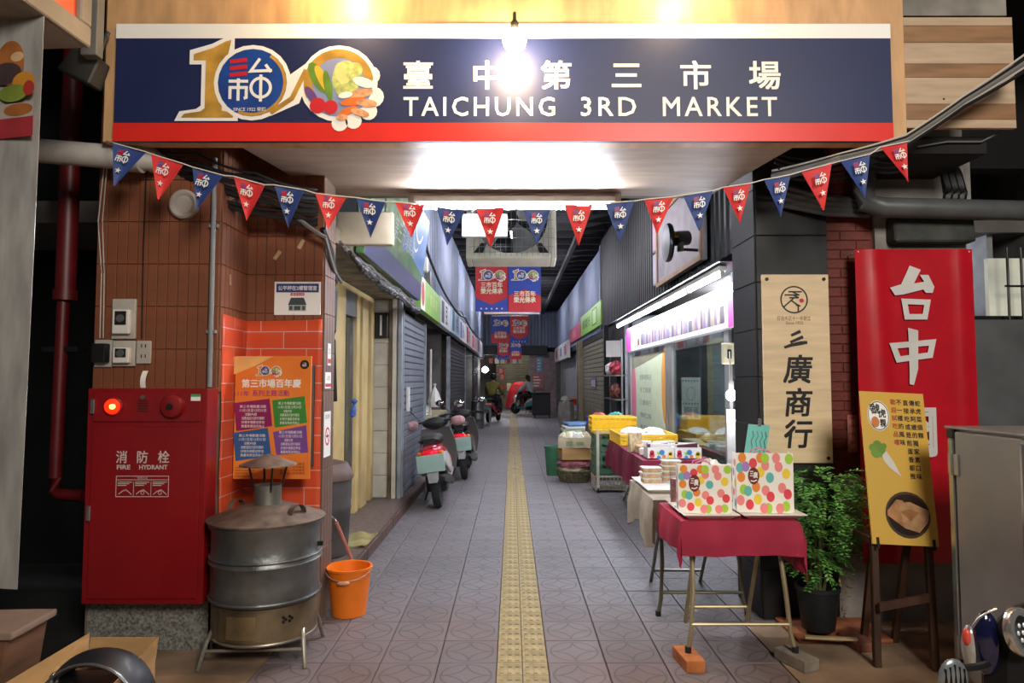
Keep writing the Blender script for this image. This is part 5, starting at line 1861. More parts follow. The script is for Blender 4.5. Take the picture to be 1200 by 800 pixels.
# ================================================================ SCOOTERS
def make_scooter(label, cols, loc, rz=0, lean=0, group=None, gloves=False):
    m_body, m_panel, m_seat = cols
    t = thing('scooter', label, 'scooter', loc, (0, lean, rz), group)
    for nm, y in (('rear', -.62), ('front', .63)):
        w = MB()
        prof = [(.125, -.035), (.19, -.05), (.225, -.04), (.237, 0), (.225, .04), (.19, .05), (.125, .035)]
        w.lathe(prof, (0, 0, 0), 26, Matrix.Translation((0, y, .237)) @ Matrix.Rotation(PI / 2, 4, 'Y'))
        wo = w.build('wheel', m_rubber, t, smooth=True)
        MB().lathe([(.03, -.045), (.05, -.03), (.13, -.03), (.13, .03), (.05, .03), (.03, .045)], (0, 0, 0), 18, Matrix.Translation((0, y, .237)) @ Matrix.Rotation(PI / 2, 4, 'Y')).build('rim', m_steel, wo, smooth=True)
    MB().loft([(0, -.93, .69, .05, .04), (0, -.86, .67, .11, .08), (0, -.7, .63, .15, .13), (0, -.42, .57, .175, .18), (0, -.15, .49, .165, .17), (0, .02, .4, .13, .1), (0, .06, .36, .1, .05)]).build('rear_body', m_body, t, smooth=True)
    for s_ in (-1, 1):
        MB().loft([(s_ * .11, -.84, .62, .03, .04), (s_ * .15, -.6, .55, .035, .1), (s_ * .165, -.35, .47, .03, .12), (s_ * .15, -.08, .40, .02, .08)]).build('side_panel', m_panel, t, smooth=True)
    MB().loft([(0, -.80, .775, .07, .03), (0, -.72, .80, .115, .045), (0, -.45, .795, .14, .06), (0, -.2, .76, .13, .06), (0, .02, .73, .1, .05), (0, .07, .71, .05, .025)]).build('seat', m_seat, t, smooth=True)
    MB().tube([(-.1, -.62, .76), (-.11, -.84, .80), (-.06, -.91, .82), (.06, -.91, .82), (.11, -.84, .80), (.1, -.62, .76)], .013, 8).build('grab_rail', m_blackpl, t, smooth=True)
    MB().hexa([(-.14, -.05, .24), (.14, -.05, .24), (.14, .42, .24), (-.14, .42, .24)], [(-.17, -.08, .31), (.17, -.08, .31), (.17, .46, .33), (-.17, .46, .33)]).build('floorboard', m_panel, t, bevel=.01)
    MB().box(-.12, .12, -.6, -.05, .19, .38).build('engine', m_blackpl, t, bevel=.03, seg=2)
    MB().grid(lambda u, v_: ((u - .5) * (.36 + .1 * math.sin(PI * v_)), .44 - .1 * v_ + .06 * math.sin(PI * u), .3 + .56 * v_), 10, 8, .02).build('leg_shield', m_gb, t, smooth=True)
    MB().loft([(0, .44, .60, .20, .27), (0, .52, .62, .19, .25), (0, .62, .66, .13, .18), (0, .70, .68, .06, .08)]).build('front_cowl', m_body, t, smooth=True)
    MB().sphere((0, .56, .74), .07, 1.3, 1.1, .8).build('headlight', mat('lamp_lens', '#cfd3d6', .08, .2, var=0), t, smooth=True)
    MB().grid(lambda u, v_: ((u - .5) * .14, .63 + .27 * math.sin((v_ - .42) * 2.4), .237 + .275 * math.cos((v_ - .42) * 2.4)), 4, 12, .008).build('front_fender', m_body, t, smooth=True)
    for s_ in (-1, 1):
        MB().tube([(s_ * .07, .63, .237), (s_ * .06, .46, .6)], .02, 8).build('fork', m_steel, t, smooth=True)
    MB().sphere((0, .36, .93), .1, 1.75, 1.0, .75).build('handlebar_cover', m_seat, t, smooth=True)
    MB().tube([(-.33, .25, .935), (-.2, .31, .95), (.2, .31, .95), (.33, .25, .935)], .014, 8).build('handlebar', m_blackpl, t, smooth=True)
    for s_ in (-1, 1):
        g = MB().cyl((s_ * .24, .29, .945), (s_ * .36, .24, .93), .02, n=10)
        if gloves:
            g.sphere((s_ * .30, .27, .93), .085, 1.15, .8, .75)
        g.build('grip', mat('pinkish_glove', '#a97f84', .8, var=.25, vs=20) if gloves else m_rubber, t, smooth=True)
        ms = MB().tube([(s_ * .19, .34, .97), (s_ * .27, .33, 1.08), (s_ * .31, .31, 1.12)], .007, 6).build('mirror_stalk', m_blackpl, t, smooth=True)
        MB().sphere((s_ * .34, .30, 1.14), .07, 1.0, .22, .72).build('mirror', m_blackpl, ms, smooth=True)
        MB().sphere((s_ * .34, .289, 1.14), .062, 1.0, .14, .72).build('mirror_glass', mat('mirror_glass', '#dfe3e6', .05, 1, var=0), ms, smooth=True)
        MB().sphere((s_ * .12, -.86, .66), .035, 1.0, .9, .7).build('indicator', mat('amber_lens', '#d8701c', .2, var=0), t, smooth=True)
        MB().sphere((s_ * .17, .6, .66), .04, .9, .9, .8).build('indicator', mat('amber_lens'), t, smooth=True)
    MB().sphere((0, -.905, .665), .075, 1.25, .6, .72).build('tail_light', mat('red_lens', '#c8102c', .15, var=0, emit='#ff1428', est=.35), t, smooth=True)
    MB().hexa([(-.05, -.98, .34), (.05, -.98, .34), (.06, -.86, .36), (-.06, -.86, .36)], [(-.07, -.93, .62), (.07, -.93, .62), (.08, -.84, .62), (-.08, -.84, .62)]).build('rear_fender', mat('grey_fender', '#85878a', .5), t, bevel=.006)
    MB().box(-.155, .155, -.985, -.975, .46, .655).build('licence_plate', mat('grey_green_plate', '#8aa69c', .5, var=.03), t, bevel=.004)
    MB().tube([(.15, -.2, .25), (.17, -.4, .27), (.17, -.5, .29), (.17, -.85, .36)], [.02, .03, .05, .05], 12).build('exhaust', mat('dark_exhaust', '#3a3b3d', .45, .6), t, smooth=True)
    MB().tube([(-.1, -.15, .25), (-.2, -.1, .03)], .01, 6).build('side_stand', m_blackpl, t)
    return t


m_wb = mat('white_scooter_paint', '#d2cdcc', .25, var=.04, coat=.5)
m_rb = mat('red_scooter_paint', '#a5142c', .25, var=.04, coat=.5)
m_kb = mat('black_scooter_paint', '#15161a', .2, var=.04, coat=.5)
m_gb = mat('grey_scooter_paint', '#5e5a58', .3, var=.04, coat=.5)
m_nb = mat('midnight_blue_paint', '#0b1030', .12, var=0, coat=.8)
m_vs = mat('black_vinyl_seat', '#1b1b1d', .55, var=.1)
make_scooter('red and white scooter with pink glove covers parked by the roller shutter', (m_rb, m_wb, m_vs), (-.87, 8.62, -.001), .04, -.13, gloves=True)
make_scooter('dark grey scooter parked ahead of the red and white scooter', (m_kb, m_gb, m_vs), (-.72, 10.9, -.001), .03, -.1)

# near east corner: only its tail shows in the frame
ns = thing('scooter', 'dark blue and black scooter with a chrome-ringed lamp in the near east corner', 'scooter', (1.84, 2.35, 0))
m_gl = mat('satin_black_cowl', '#0e0f12', .5, var=.05, spec=.3)
N0 = V((1.84, 2.35, 0))
q = lambda px, py, Y: at(px, py, Y) - N0
MB().loft([(cx - 1.84, Y - 2.35, cz, w, h) for (Y, cx, cz, w, h) in ((2.13, 1.76, .60, .12, .1), (2.15, 1.76, .555, .24, .2), (2.2, 1.775, .50, .295, .29), (2.3, 1.845, .478, .30, .285), (2.5, 1.99, .43, .26, .26), (2.7, 2.2, .42, .18, .2))], n=36, p=2.9).build('rear_cowl', m_gl, ns, smooth=True)
MB().sphere(q(1156, 753, 2.18), .1, .42, .3, 1.0, n=20, k=12).build('blue_panel', m_nb, ns, smooth=True)
MB().sphere(q(1136, 757, 2.2), .06, .36, .45, 1.1, n=16, k=10).build('indicator', mat('clear_lens', '#a8a39e', .12, .3, var=0, coat=.5), ns, smooth=True)
MB().sphere(q(1132.5, 746, 2.185), .022, .55, .6, 1.2).build('indicator_bulb', mat('indicator_red', '#c84a3a', .15, var=0), ns, smooth=True)
MB().tube([q(1139, 735, 2.17), q(1146, 725, 2.165), q(1156, 718, 2.16), q(1168, 713, 2.155)], .004, 8).build('chrome_strip', m_chr, ns, smooth=True)
Mx = Matrix.Translation(q(1199, 741, 2.12)) @ Matrix.Rotation(.3, 4, 'Z') @ Matrix.Rotation(PI / 2 - .2, 4, 'X') @ Matrix.Diagonal((1, 1.25, 1, 1))
lamp = MB()
lamp.lathe([(.056, -.02), (.058, .0), (.054, .008), (.043, .008), (.041, 0)], (0, 0, 0), 32, Mx)
lo = lamp.build('lamp_ring', mat('bright_chrome', '#d6d6d2', .18, .85, var=0), ns, smooth=True)
lamp = MB()
lamp.lathe([(.039, .0), (.03, -.012), (.0001, -.018)], (0, 0, 0), 28, Mx)
lamp.build('reflector', mat('dark_reflector', '#33363a', .25, .6, var=.2, vs=60), lo, smooth=True)
for i in range(7):
    a = i * 2 * PI / 6
    r = .019 if i < 6 else 0
    MB().sphere((r * math.cos(a), r * math.sin(a), -.004), .0075, n=8, k=5, M=Mx).build('lamp_bead', mat('lamp_lens'), lo, smooth=True)
c = q(1117, 795, 2.1)
MB().tube([c + V((.02, .02, .02)), q(1145, 781, 2.14), q(1160, 776, 2.17)], .011, 8).build('lever_arm', m_blackpl, ns, smooth=True)
mb = MB()
mb.sphere(c, .046, 1.0, .3, 1.3)
mir = mb.build('ribbed_plate', mat('mirror_shell', '#8d9396', .25, .6, var=.05), ns, smooth=True)
for i in range(5):
    MB().tube([c + V((-.028 + i * .014, -.011, -.04 + .006 * abs(i - 2))), c + V((-.028 + i * .014, -.0145, 0)), c + V((-.028 + i * .014, -.011, .045 - .006 * abs(i - 2)))], .003, 6).build('rib', m_blackpl, mir)
w = MB()
w.lathe([(.125, -.035), (.19, -.05), (.225, -.04), (.237, 0), (.225, .04), (.19, .05), (.125, .035)], (0, 0, 0), 26, Matrix.Translation((.12, .02, .237)) @ Matrix.Rotation(-.9, 4, 'Z') @ Matrix.Rotation(PI / 2, 4, 'Y'))
w.build('wheel', m_rubber, ns, smooth=True)
MB().loft([(.42, .2, .735, .12, .03), (.55, .35, .77, .14, .05), (.85, .6, .76, .13, .05), (1.0, .75, .72, .08, .03)]).build('seat', m_vs, ns, smooth=True)
MB().box(.05, .6, .0, .5, .18, .36).build('engine', m_blackpl, ns, bevel=.03)

# ================================================================ WEST SHOPS
m_crm = mat('cream_door_frame', '#c9b078', .5, var=.1, vs=3)
m_glz = glass('shop_glass', '#dfe8e6', .05)
XD = -1.66
d1 = sroot('door_1', (XD, 0, .085))
for y0, y1 in ((4.9, 5.0), (6.22, 6.72), (7.22, 7.36), (7.5, 7.78), (7.98, 8.12)):
    MB().box(-.05, .02, y0, y1, 0, 2.3).build('door_frame', m_crm, d1, bevel=.006)
MB().box(-.05, .015, 4.9, 8.12, 2.3, 2.36).build('door_frame', m_crm, d1)
for y0, y1 in ((5.0, 6.22), (6.72, 7.22), (7.36, 7.5), (7.78, 7.98)):
    MB().box(-.03, -.022, y0, y1, .02, 2.3).build('door_pane', m_glz, d1)
MB().box(-.028, .01, 6.72, 7.22, 2.05, 2.3).build('door_transom', mat('grey_transom', '#77797a', .4, .4), d1)
MB().box(.0, .03, 6.98, 7.02, .2, 2.0).build('door_rail', m_steel, d1)
o = MB().lathe([(.01, -.1), (.035, -.08), (.03, -.02), (.012, .03), (.035, .07), (.01, .09)], (0, 0, 0), 7).build('blue_rag', mat('blue_rag', '#4f70b8', .8, var=.2, vs=20), loc=(XD + .05, 6.97, 1.2), rot=(.2, .1, .3))
tag(o, 'blue rag tied to the rail of the cream framed glass door', 'cloth')
struct(MB().box(-1.8, -1.24, 4.5, 8.3, 2.45, 2.56).build('trim_5', mat('stained_lintel', '#8f8470', .8, var=.3)))
# white tiled pier
m_wtile = mat('white_wall_tile', '#c9c4b6', .35, var=.08)
wp = struct(MB().box(-1.665, -1.47, 8.2, 8.6, .085, 2.45).build('wall_tiled_pier', mat('pale_grout', '#8d877a', .9)))
for i in range(9):
    MB().box(-1.662, -1.473, 8.192, 8.2, .09 + i * .262, .346 + i * .262).build('tile', m_wtile, wp, bevel=.003)
for x, w, m_, lab in ((-1.45, .035, mat('rusty_post', '#6d5a48', .7, var=.3), 'rusty thin post beside the white tiled pier'), (-1.40, .05, m_wtile, 'pale post between the rusty post and the shutter'), (-1.335, .05, mat('shutter_guide', '#9aa2ab', .4, .4), 'blue grey guide post of the first roller shutter')):
    o = MB().box(-w / 2, w / 2, -.04, .04, 0, 2.36).build('door_post', m_, bevel=.004, loc=(x, 8.16, .085))
    tag(o, lab, 'post')
t = thing('wall_speaker', 'black box with a pale stripe mounted high on the white tiled pier', 'box', (-1.57, 8.15, 1.98))
MB().box(-.09, .09, -.04, .04, 0, .3).build('case', m_blackpl, t, bevel=.006)
MB().box(-.004, .02, -.043, -.04, .03, .27).build('stripe', m_white, t)


def shutter(name, x, y0, y1, z0, z1, m, face, pitch=.085, guide=None):
    t = sroot(name, (x, 0, z0))
    n = int((z1 - z0) / pitch)
    L_ = y1 - y0
    me = MB().hexa([(0, 0, 0), (face * .018, 0, .012), (face * .018, L_, .012), (0, L_, 0)], [(0, 0, pitch - .004), (face * .012, 0, pitch - .012), (face * .012, L_, pitch - .012), (0, L_, pitch - .004)]).mesh('slat', m)
    for i in range(n):
        link('slat', me, t, loc=(0, y0, i * pitch))
    MB().box(-.03 if face > 0 else .0, 0 if face > 0 else .03, y0, y1, 0, z1 - z0).build('backing', m_dark, t)
    if guide:
        for y in (y0 - .06, y1):
            MB().box(-.04, .04, y, y + .06, 0, z1 - z0).build('guide', guide, t)
    return t


m_sh1 = mat('grey_blue_shutter', '#7d838f', .45, .4, var=.12, vs=2)
m_sh2 = mat('dark_grey_shutter', '#4a4c52', .5, .4, var=.15)
m_shy = mat('tan_shutter', '#77705a', .5, .3, var=.15, vs=2)
s1 = shutter('door_2', -1.34, 8.24, 10.3, .09, 2.32, m_sh1, 1, guide=mat('shutter_guide'))
MB().box(.02, .05, 8.55, 8.66, 1.0, 1.3).build('shutter_label', m_white, s1)
shutter('door_3', -1.34, 14.4, 19.2, .09, 2.4, m_sh2, 1, guide=mat('shutter_guide'))
shutter('door_4', -1.34, 23.5, 26.5, .09, 2.4, m_sh2, 1)
# open shop between the shutters
t = thing('stall_counter', 'cream stall counter with folded goods in the open shop between two shutters', 'counter', (-1.75, 12.3, .085))
MB().box(-.35, .42, -1.2, 1.4, 0, .75).build('cabinet', mat('dim_counter', '#6b6458', .7), t)
MB().box(-.38, .46, -1.25, 1.45, .75, .8).build('worktop', mat('cream_counter', '#bfb294', .5), t)
for i in range(4):
    blob_bag('goods_bundle', ['white folded bundle nearest on the cream stall counter', 'pale bundle second along the cream stall counter', 'greenish bundle third along the cream stall counter', 'blue bundle at the far end of the cream stall counter'][i], -1.55 - .05 * i, 11.4 + i * .55, .886, .16, .2, .07, (m_wbag, mat('cream_pack', '#cfc7a8', .6), mat('green_pack', '#a9b894', .6), mat('blue_pack', '#5f86b4', .6))[i], 20 + i, 'bundle')
t = thing('hanging_bag', 'white plastic bag hanging on a pole in the open shop', 'bag', (-1.38, 11.6, 1.0))
MB().tube([(0, 0, -.9), (0, 0, 1.0)], .018, 8).build('pole', m_white, t, smooth=True)
MB().lathe([(.02, .02), (.09, .03), (.12, .12), (.07, .26), (.015, .36), (.03, .42)], (.07, 0, 0), 9).build('bag', m_wbag, t)
for i in range(6):
    o = MB().box(-.12, .12, -.16, .16, 0, .3).build('stock_box', (m_wbag, mat('cream_pack'), mat('stock_brown', '#7a5a40', .8))[i % 3], bevel=.01, loc=(-1.95, 10.9 + i * .5, 1.4))
    tag(o, 'stock box on the dim shelf of the open shop', 'box', 'stock boxes on the dim shelf')
o = MB().box(-.2, .2, -1.5, 1.6, 0, .03).build('wall_shelf', m_dark, loc=(-1.95, 12.2, 1.36))
tag(o, 'long dim wall shelf behind the cream stall counter', 'shelf')
o = struct(MB().box(-2.4, -2.15, 10.6, 14.4, 0, 2.5).build('wall_shop_inner', m_dark))

# ---- signs over the west shops
XS = -1.26
m_sky = mat('sign_sky_blue', '#5f86bd', .4, var=.2, vs=1.5)
m_hill = mat('sign_hill_green', '#4f7a4a', .4, var=.3, vs=3)
m_dkb = mat('sign_dark_blue', '#2c3566', .4, var=.1)


def side_sign(label, y0, y1, z0, z1, m, face=1, x=None, tilt=0, dep=.1, cat='sign'):
    """sign box along an alley wall; local x runs to the reader's right"""
    xw = (XS if face > 0 else 1.98) if x is None else x
    t = thing('shop_sign', label, cat, (xw, (y0 + y1) / 2, z0), FACE_PX if face > 0 else FACE_NX)
    t.rotation_euler = (Matrix.Rotation((PI / 2 if face > 0 else -PI / 2), 3, 'Z') @ Matrix.Rotation(PI / 2 + tilt, 3, 'X')).to_euler()
    W, H = y1 - y0, z1 - z0
    MB().box(-W / 2, W / 2, 0, H, -dep + .0, 0).build('sign_box', [m], t, bevel=.004)
    return t, W, H


t, W, H = side_sign('leaning shop sign with hills and sky over the cream framed door', 5.3, 8.5, 2.47, 3.47, m_hill, x=-1.16, tilt=.12, dep=.07)
Z1 = .0015
mb = MB()
mb.m(0).prism([(-.1, .28), (.3, .42), (.8, .36), (W / 2, .3), (W / 2, H), (.25, H), (.1, .7)], Z1, Z1)
mb.m(1).rect(-W / 2, 0, W / 2, .2, Z1 + .001)
mb.m(2).circ(.95, .95, .34, .035, Z1 + .001, a0=3.4, a1=5.6)
mb.m(2).circ(.8, .72, .24, .03, Z1 + .001, a0=2.2, a1=5.4)
mb.m(3).prism([(.55, H), (.9, H), (.75, .8)], Z1 + .0012, Z1 + .0012)
mb.m(4).prism([(-1.2, .3), (-.9, .75), (-.6, .35)], Z1, Z1).prism([(-.8, .25), (-.4, .9), (.0, .3)], Z1 + .0003, Z1 + .0003)
mb.build('print', [m_sky, m_dkb, m_print_w, m_green, mat('sign_leaf', '#7f9a5c', .5, var=.3, vs=4)], t)
text([('第三市場鮮果', -.55, .36, .75, .58)], mat('faded_white', '#b9c4c0', .5, var=0), t, Z1 + .002, 0, True)
t, W, H = side_sign('lime green shop sign beyond the leaning hills sign', 8.95, 11.4, 2.42, 2.86, mat('lime_sign', '#8fc152', .4, var=.06), x=-1.2)
mb = MB()
mb.m(0).rect(-W / 2, 0, -W / 2 + .42, H, Z1)
mb.m(1).disc(-W / 2 + .2, H * .5, .16, Z1 + .001, ry=.17)
mb.build('print', [m_print_w, mat('muted_red', '#b04a48', .5, var=0)], t)
text([('青草茶', -.25, .14, .75, .32)], mat('pale_lime', '#c2e08c', .5, var=0), t, Z1, .01, True)
sg_specs = [(11.45, 13.3, '#c9ccd2', 'white shop sign with a dark round mark past the lime sign', '#3a3c44', '豆'), (13.4, 15.6, '#b8d2dc', 'pale blue shop sign along the west wall', '#3d5f8a', '水果'), (15.7, 17.6, '#e2dfe0', 'white shop sign with blue figures along the west wall', '#3458a8', '米'),
            (17.7, 20.2, '#dfe3ea', 'white shop sign with red lettering along the west wall', '#c02a3a', '肉'), (20.4, 23.5, '#d8c9cc', 'pinkish shop sign far along the west wall', '#b22a3c', '菜'), (23.7, 27.5, '#c7ccd4', 'last grey shop sign at the far end of the west wall', '#6a2a36', '魚')]
for i, (y0, y1, c, lab, c2, s_) in enumerate(sg_specs):
    t, W, H = side_sign(lab, y0, y1, 2.42, 2.9 + .05 * (i % 2), mat('sign_' + c[1:], c, .4, var=.05), x=-1.2 + .01 * (i % 2))
    mb = MB()
    mb.rect(-W * .42, H * .1, -W * .18, H * .9, Z1)
    put_text(mb, s_, -.1, H * .12, -.1 + .4 * len(s_), H * .88, Z1, bold=.03, em=True)
    mb.build('print', mat('ink_' + c2[1:], c2, .5, var=0), t)
# things hung on the corrugated wall
for y, z, lab in ((9.55, 3.0, 'small white meter box hanging on the corrugated wall'), (9.9, 2.86, 'small dark meter box hanging beside the white one')):
    t = thing('meter_box', lab, 'box', (-1.235, y, z), FACE_PX)
    MB().box(-.08, .08, 0, .2, -.03, .05).build('case', m_white if z > 2.9 else m_steel, t, bevel=.006)
    MB().tube([(0, .2, 0), (.02, .6, 0)], .005, 6).build('lead', m_wire, t)
cable('alley_cable', 'thick black cable sagging along the west corrugated wall', [(-1.2, 8.6, 3.6), (-1.2, 10.2, 3.2), (-1.18, 13.5, 2.95), (-1.18, 17, 3.05), (-1.18, 22, 2.95), (-1.2, 29, 3.2)], .02, m_wire, sag=.06, n=8)
cable('alley_cable', 'thinner black cable under the thick one on the west wall', [(-1.2, 8.6, 3.5), (-1.19, 12.5, 2.98), (-1.19, 16, 3.1), (-1.19, 21, 3.0), (-1.2, 28, 3.05)], .012, m_wire, sag=.08, n=8)
for i in range(5):
    cable('sign_cable', ['upper grey cable', 'second grey cable', 'knotted silver cable', 'black cable', 'lowest dark cable'][i] + ' clipped along the bottom of the leaning hills sign', [(-1.18 + .02 * i, 4.65, 2.42 - .02 * i), (-1.15, 5.6, 2.4 - .025 * i), (-1.15, 7, 2.4 - .02 * i), (-1.16, 8.5, 2.39 - .02 * i)], .012 + .004 * (i % 2), (m_wgrey, m_wgrey, mat('silver_tie', '#9a9ca0', .4, .5, var=0), m_wire, m_wire)[i], n=16, wig=.012, sag=.02)
a, b = at(393, 287, 4.9), at(461, 248, 4.9)
t = thing('cassette_panel', 'rounded beige panel hanging under the canopy by the hills sign', 'panel', ((a.x + b.x) / 2, 4.9, a.z), FRONT)
MB().box(-(b.x - a.x) / 2, (b.x - a.x) / 2, 0, b.z - a.z, -.06, 0).build('panel', mat('beige_panel', '#c2b59c', .6, var=.08), t, bevel=.02, seg=3)
MB().tube([(-.05, b.z - a.z, -.03), (-.05, b.z - a.z + .12, -.03)], .012).tube([(.15, b.z - a.z, -.03), (.15, b.z - a.z + .12, -.03)], .012).build('hanger', m_steel, t)
a, b = at(541, 277, 5.2), at(595, 250, 5.2)
t = thing('hanging_board', 'white rectangular panel under the canopy in front of the box fan', 'panel', ((a.x + b.x) / 2, 5.2, a.z), FRONT)
MB().box(-(b.x - a.x) / 2, (b.x - a.x) / 2, 0, b.z - a.z, -.05, 0).build('panel', mat('greyish_enamel', '#918f89', .5), t, bevel=.008)
MB().tube([(-.1, b.z - a.z, -.03), (-.1, 3.76 - a.z, -.03)], .01).tube([(.1, b.z - a.z, -.03), (.1, 3.76 - a.z, -.03)], .01).build('hanger', m_steel, t)

# ---- box fan hanging over the alley
FY = 7.4
a, b = at(546, 303, FY), at(652, 236, FY)
W = b.x - a.x
t = thing('box_fan', 'square white ventilation fan hanging over the alley mouth', 'fan', ((a.x + b.x) / 2, FY, a.z), (PI / 2 - .12, 0, 0))
H = W
MB().box(-W / 2, -W / 2 + .06, 0, H, -.32, 0).box(W / 2 - .06, W / 2, 0, H, -.32, 0).box(-W / 2 + .06, W / 2 - .06, 0, .07, -.32, 0).box(-W / 2 + .06, W / 2 - .06, H - .07, H, -.32, 0).build('housing', mat('aged_cream_enamel', '#c9c3b0', .5, var=.08), t, bevel=.008)
mb = MB()
R = H / 2 - .09
cyf = H / 2
for i in range(32):
    a0, a1 = 2 * PI * i / 32, 2 * PI * (i + 1) / 32

    def sq(a):
        k = 1 / max(abs(math.cos(a)) / (W / 2 - .06), abs(math.sin(a)) / (H / 2 - .07))
        return (k * math.cos(a), cyf + k * math.sin(a))
    mb.add([(R * math.cos(a0), cyf + R * math.sin(a0), -.1), (R * math.cos(a1), cyf + R * math.sin(a1), -.1), (*sq(a1), -.1), (*sq(a0), -.1)], [(0, 1, 2, 3)])
mb.build('fan_ring', mat('aged_cream_enamel'), t)
for i in range(4):
    a = i * PI / 2 + .5
    MB().grid(lambda u, v_, a=a: ((.07 + (R - .09) * u) * math.cos(a + (v_ - .5) * .9), cyf + (.07 + (R - .09) * u) * math.sin(a + (v_ - .5) * .9), -.16 + .08 * (v_ - .5)), 5, 4, .006).build('blade', mat('fan_blade', '#77797a', .4, .4), t, smooth=True)
MB().cyl((0, cyf, -.28), (0, cyf, -.1), .08, n=18).build('motor', m_blackpl, t, smooth=True)
mb = MB()
for i in range(1, 16):
    x = -W / 2 + .03 + (W - .06) * i / 16
    mb.cyl((x, .03, .006), (x, H - .03, .006), .0028, n=5)
for i in range(1, 9):
    y = .03 + (H - .06) * i / 9
    mb.cyl((-W / 2 + .03, y, .01), (W / 2 - .03, y, .01), .0028, n=5)
mb.build('wire_guard', m_steel, t, kind='stuff')
for s_ in (-1, 1):
    MB().tube([(s_ * (W / 2 - .03), H, -.1), (s_ * (W / 2 - .03), H + 1.3, .1)], .012).build('hanger', m_steel, t)
    MB().hexa([(s_ * R * .9 - .05, .09, -.12), (s_ * R * .9 + .05, .09, -.12), (s_ * R * .9 + .05, .09, -.06), (s_ * R * .9 - .05, .09, -.06)], [(s_ * R * .75 - .03, .2, -.12), (s_ * R * .75 + .03, .2, -.12), (s_ * R * .75 + .03, .2, -.06), (s_ * R * .75 - .03, .2, -.06)]).build('motor_bracket', m_blackpl, t)

# ---- centenary banners across the alley
m_bblu = mat('banner_blue', '#2f49a8', .55, var=.04)
m_bred = mat('banner_red', '#cf2c34', .55, var=.04)
m_cream = mat('banner_cream', '#f0e4c4', .5, var=0)


def alley_banner(label, x0, x1, z0, z1, y, red, grp=None):
    t = thing('hanging_banner', label, 'banner', ((x0 + x1) / 2, y, z0), FRONT, grp)
    W, H = x1 - x0, z1 - z0
    MB().grid(lambda u, v_: (-W / 2 + W * u, H * v_, .012 * math.sin(4 * u + 3 * v_)), 8, 8, .002).build('cloth', m_bred if red else m_bblu, t, smooth=True)
    mb = MB()
    q = .015
    if red:
        mb.m(0).prism([(-W / 2, 0), (W / 2, 0), (W / 2, H * .28), (.0, H * .14), (-W / 2, H * .28)], q, q)
        mb.m(1)
        for i in range(5):
            star(mb, -W * .32 + i * W * .16, H * .06, .022, q + .001)
    else:
        mb.m(2).prism([(-W / 2, 0), (W / 2, 0), (W / 2, H * .32), (0, H * .46), (-W / 2, H * .32)], q, q)
    mb.build('printed_band', [m_bblu, m_print_w, m_bred], t)
    s_ = W * .34
    emblem(t, -W * .40, H * .64, s_, q + .001, False)
    z_ = q + .0015
    yb = .36 if red else .18
    text([('三市百年', -W * .34, H * (yb + .125), W * .34, H * (yb + .245)), ('榮光傳承', -W * .34, H * yb, W * .34, H * (yb + .12))], m_cream, t, z_, .03, True)
    MB().cyl((-W / 2, H, 0), (W / 2, H, 0), .01, n=8).build('top_rod', m_white, t)
    MB().tube([(-W * .4, H, 0), (-W * .4, H + CZ + .31 - z1, 0)], .004).tube([(W * .4, H, 0), (W * .4, H + CZ + .31 - z1, 0)], .004).build('hanging_cord', m_wire, t)


for j, (y, xa, xm, xb, yt_, yb_, order) in enumerate(((12, 557, 595.5, 634, 308, 365, 'rb'), (20.5, 576, 597.5, 619, 370, 402, 'br'), (29, 583, 597, 611, 398, 421, 'rb'))):
    z1, z0 = at(600, yt_, y).z, at(600, yb_, y).z
    for k in (0, 1):
        x0, x1 = (at(xa, 400, y).x, at(xm - .4, 400, y).x) if k == 0 else (at(xm + .4, 400, y).x, at(xb, 400, y).x)
        col = 'red' if order[k] == 'r' else 'blue'
        pos = ('largest and nearest pair', 'middle pair', 'farthest and smallest pair')[j]
        alley_banner('%s centenary banner of the %s over the alley' % (col, pos), x0, x1, z0, z1, y, order[k] == 'r')
p = at(600, 367, 12.2)
o = MB().cyl((-.5, 0, 0), (.5, 0, 0), .02, n=10).build('banner_pole', m_white, loc=p)
for s_ in (-.45, .45):
    MB().cyl((s_, 0, 0), (s_, 0, CZ + .31 - p.z), .004, n=5).build('cord', m_wire, o)
tag(o, 'pale pole across the alley at the foot of the nearest banners', 'pole')

# ---- alley ceiling tubes
for i, (y, x) in enumerate(((8.6, .02), (12.6, .0), (16.6, .05), (21, .05), (26, .05))):
    tube_lamp('ceiling_tube', ['ceiling tube lamp seen through the box fan', 'second ceiling tube lamp along the alley roof', 'third ceiling tube lamp along the alley roof', 'fourth ceiling tube lamp along the alley roof', 'last ceiling tube lamp before the end beam'][i],
              (x, y, 4.25), 1.2, PI / 2, m=mat('alley_tube', '#ffffff', .3, var=0, emit='#f6f4ff', est=540))

# ================================================================ EAST SHOPS
# ---- lit shop front
XE = 1.97
sf = sroot('window_2', (XE, 0, 0))
m_al = mat('aluminium_frame', '#a9aaa8', .35, .7, var=.05)
for y0, y1 in ((6.2, 6.34), (8.44, 8.62), (8.68, 8.8), (11.4, 11.6)):
    MB().box(0, .06, y0, y1, 0, 1.94).build('window_post', m_al, sf, bevel=.004)
MB().box(0, .06, 6.2, 11.6, 0, .12).box(0, .06, 6.34, 8.44, .48, .52).build('window_rail', m_al, sf)
MB().box(.025, .033, 6.34, 8.44, .52, 1.94).build('window_pane', m_glz, sf)
MB().box(.025, .033, 6.34, 8.44, .12, .48).build('lower_panel', mat('pinkish_panel', '#8d6a70', .3, var=.1), sf)
MB().box(.025, .033, 8.8, 11.4, .12, 1.94).build('window_pane', m_glz, sf)
t = thing('window_poster', 'pale green poster with pink and orange edges inside the shop window', 'poster', (XE + .0235, 10.05, .2), FACE_NX)
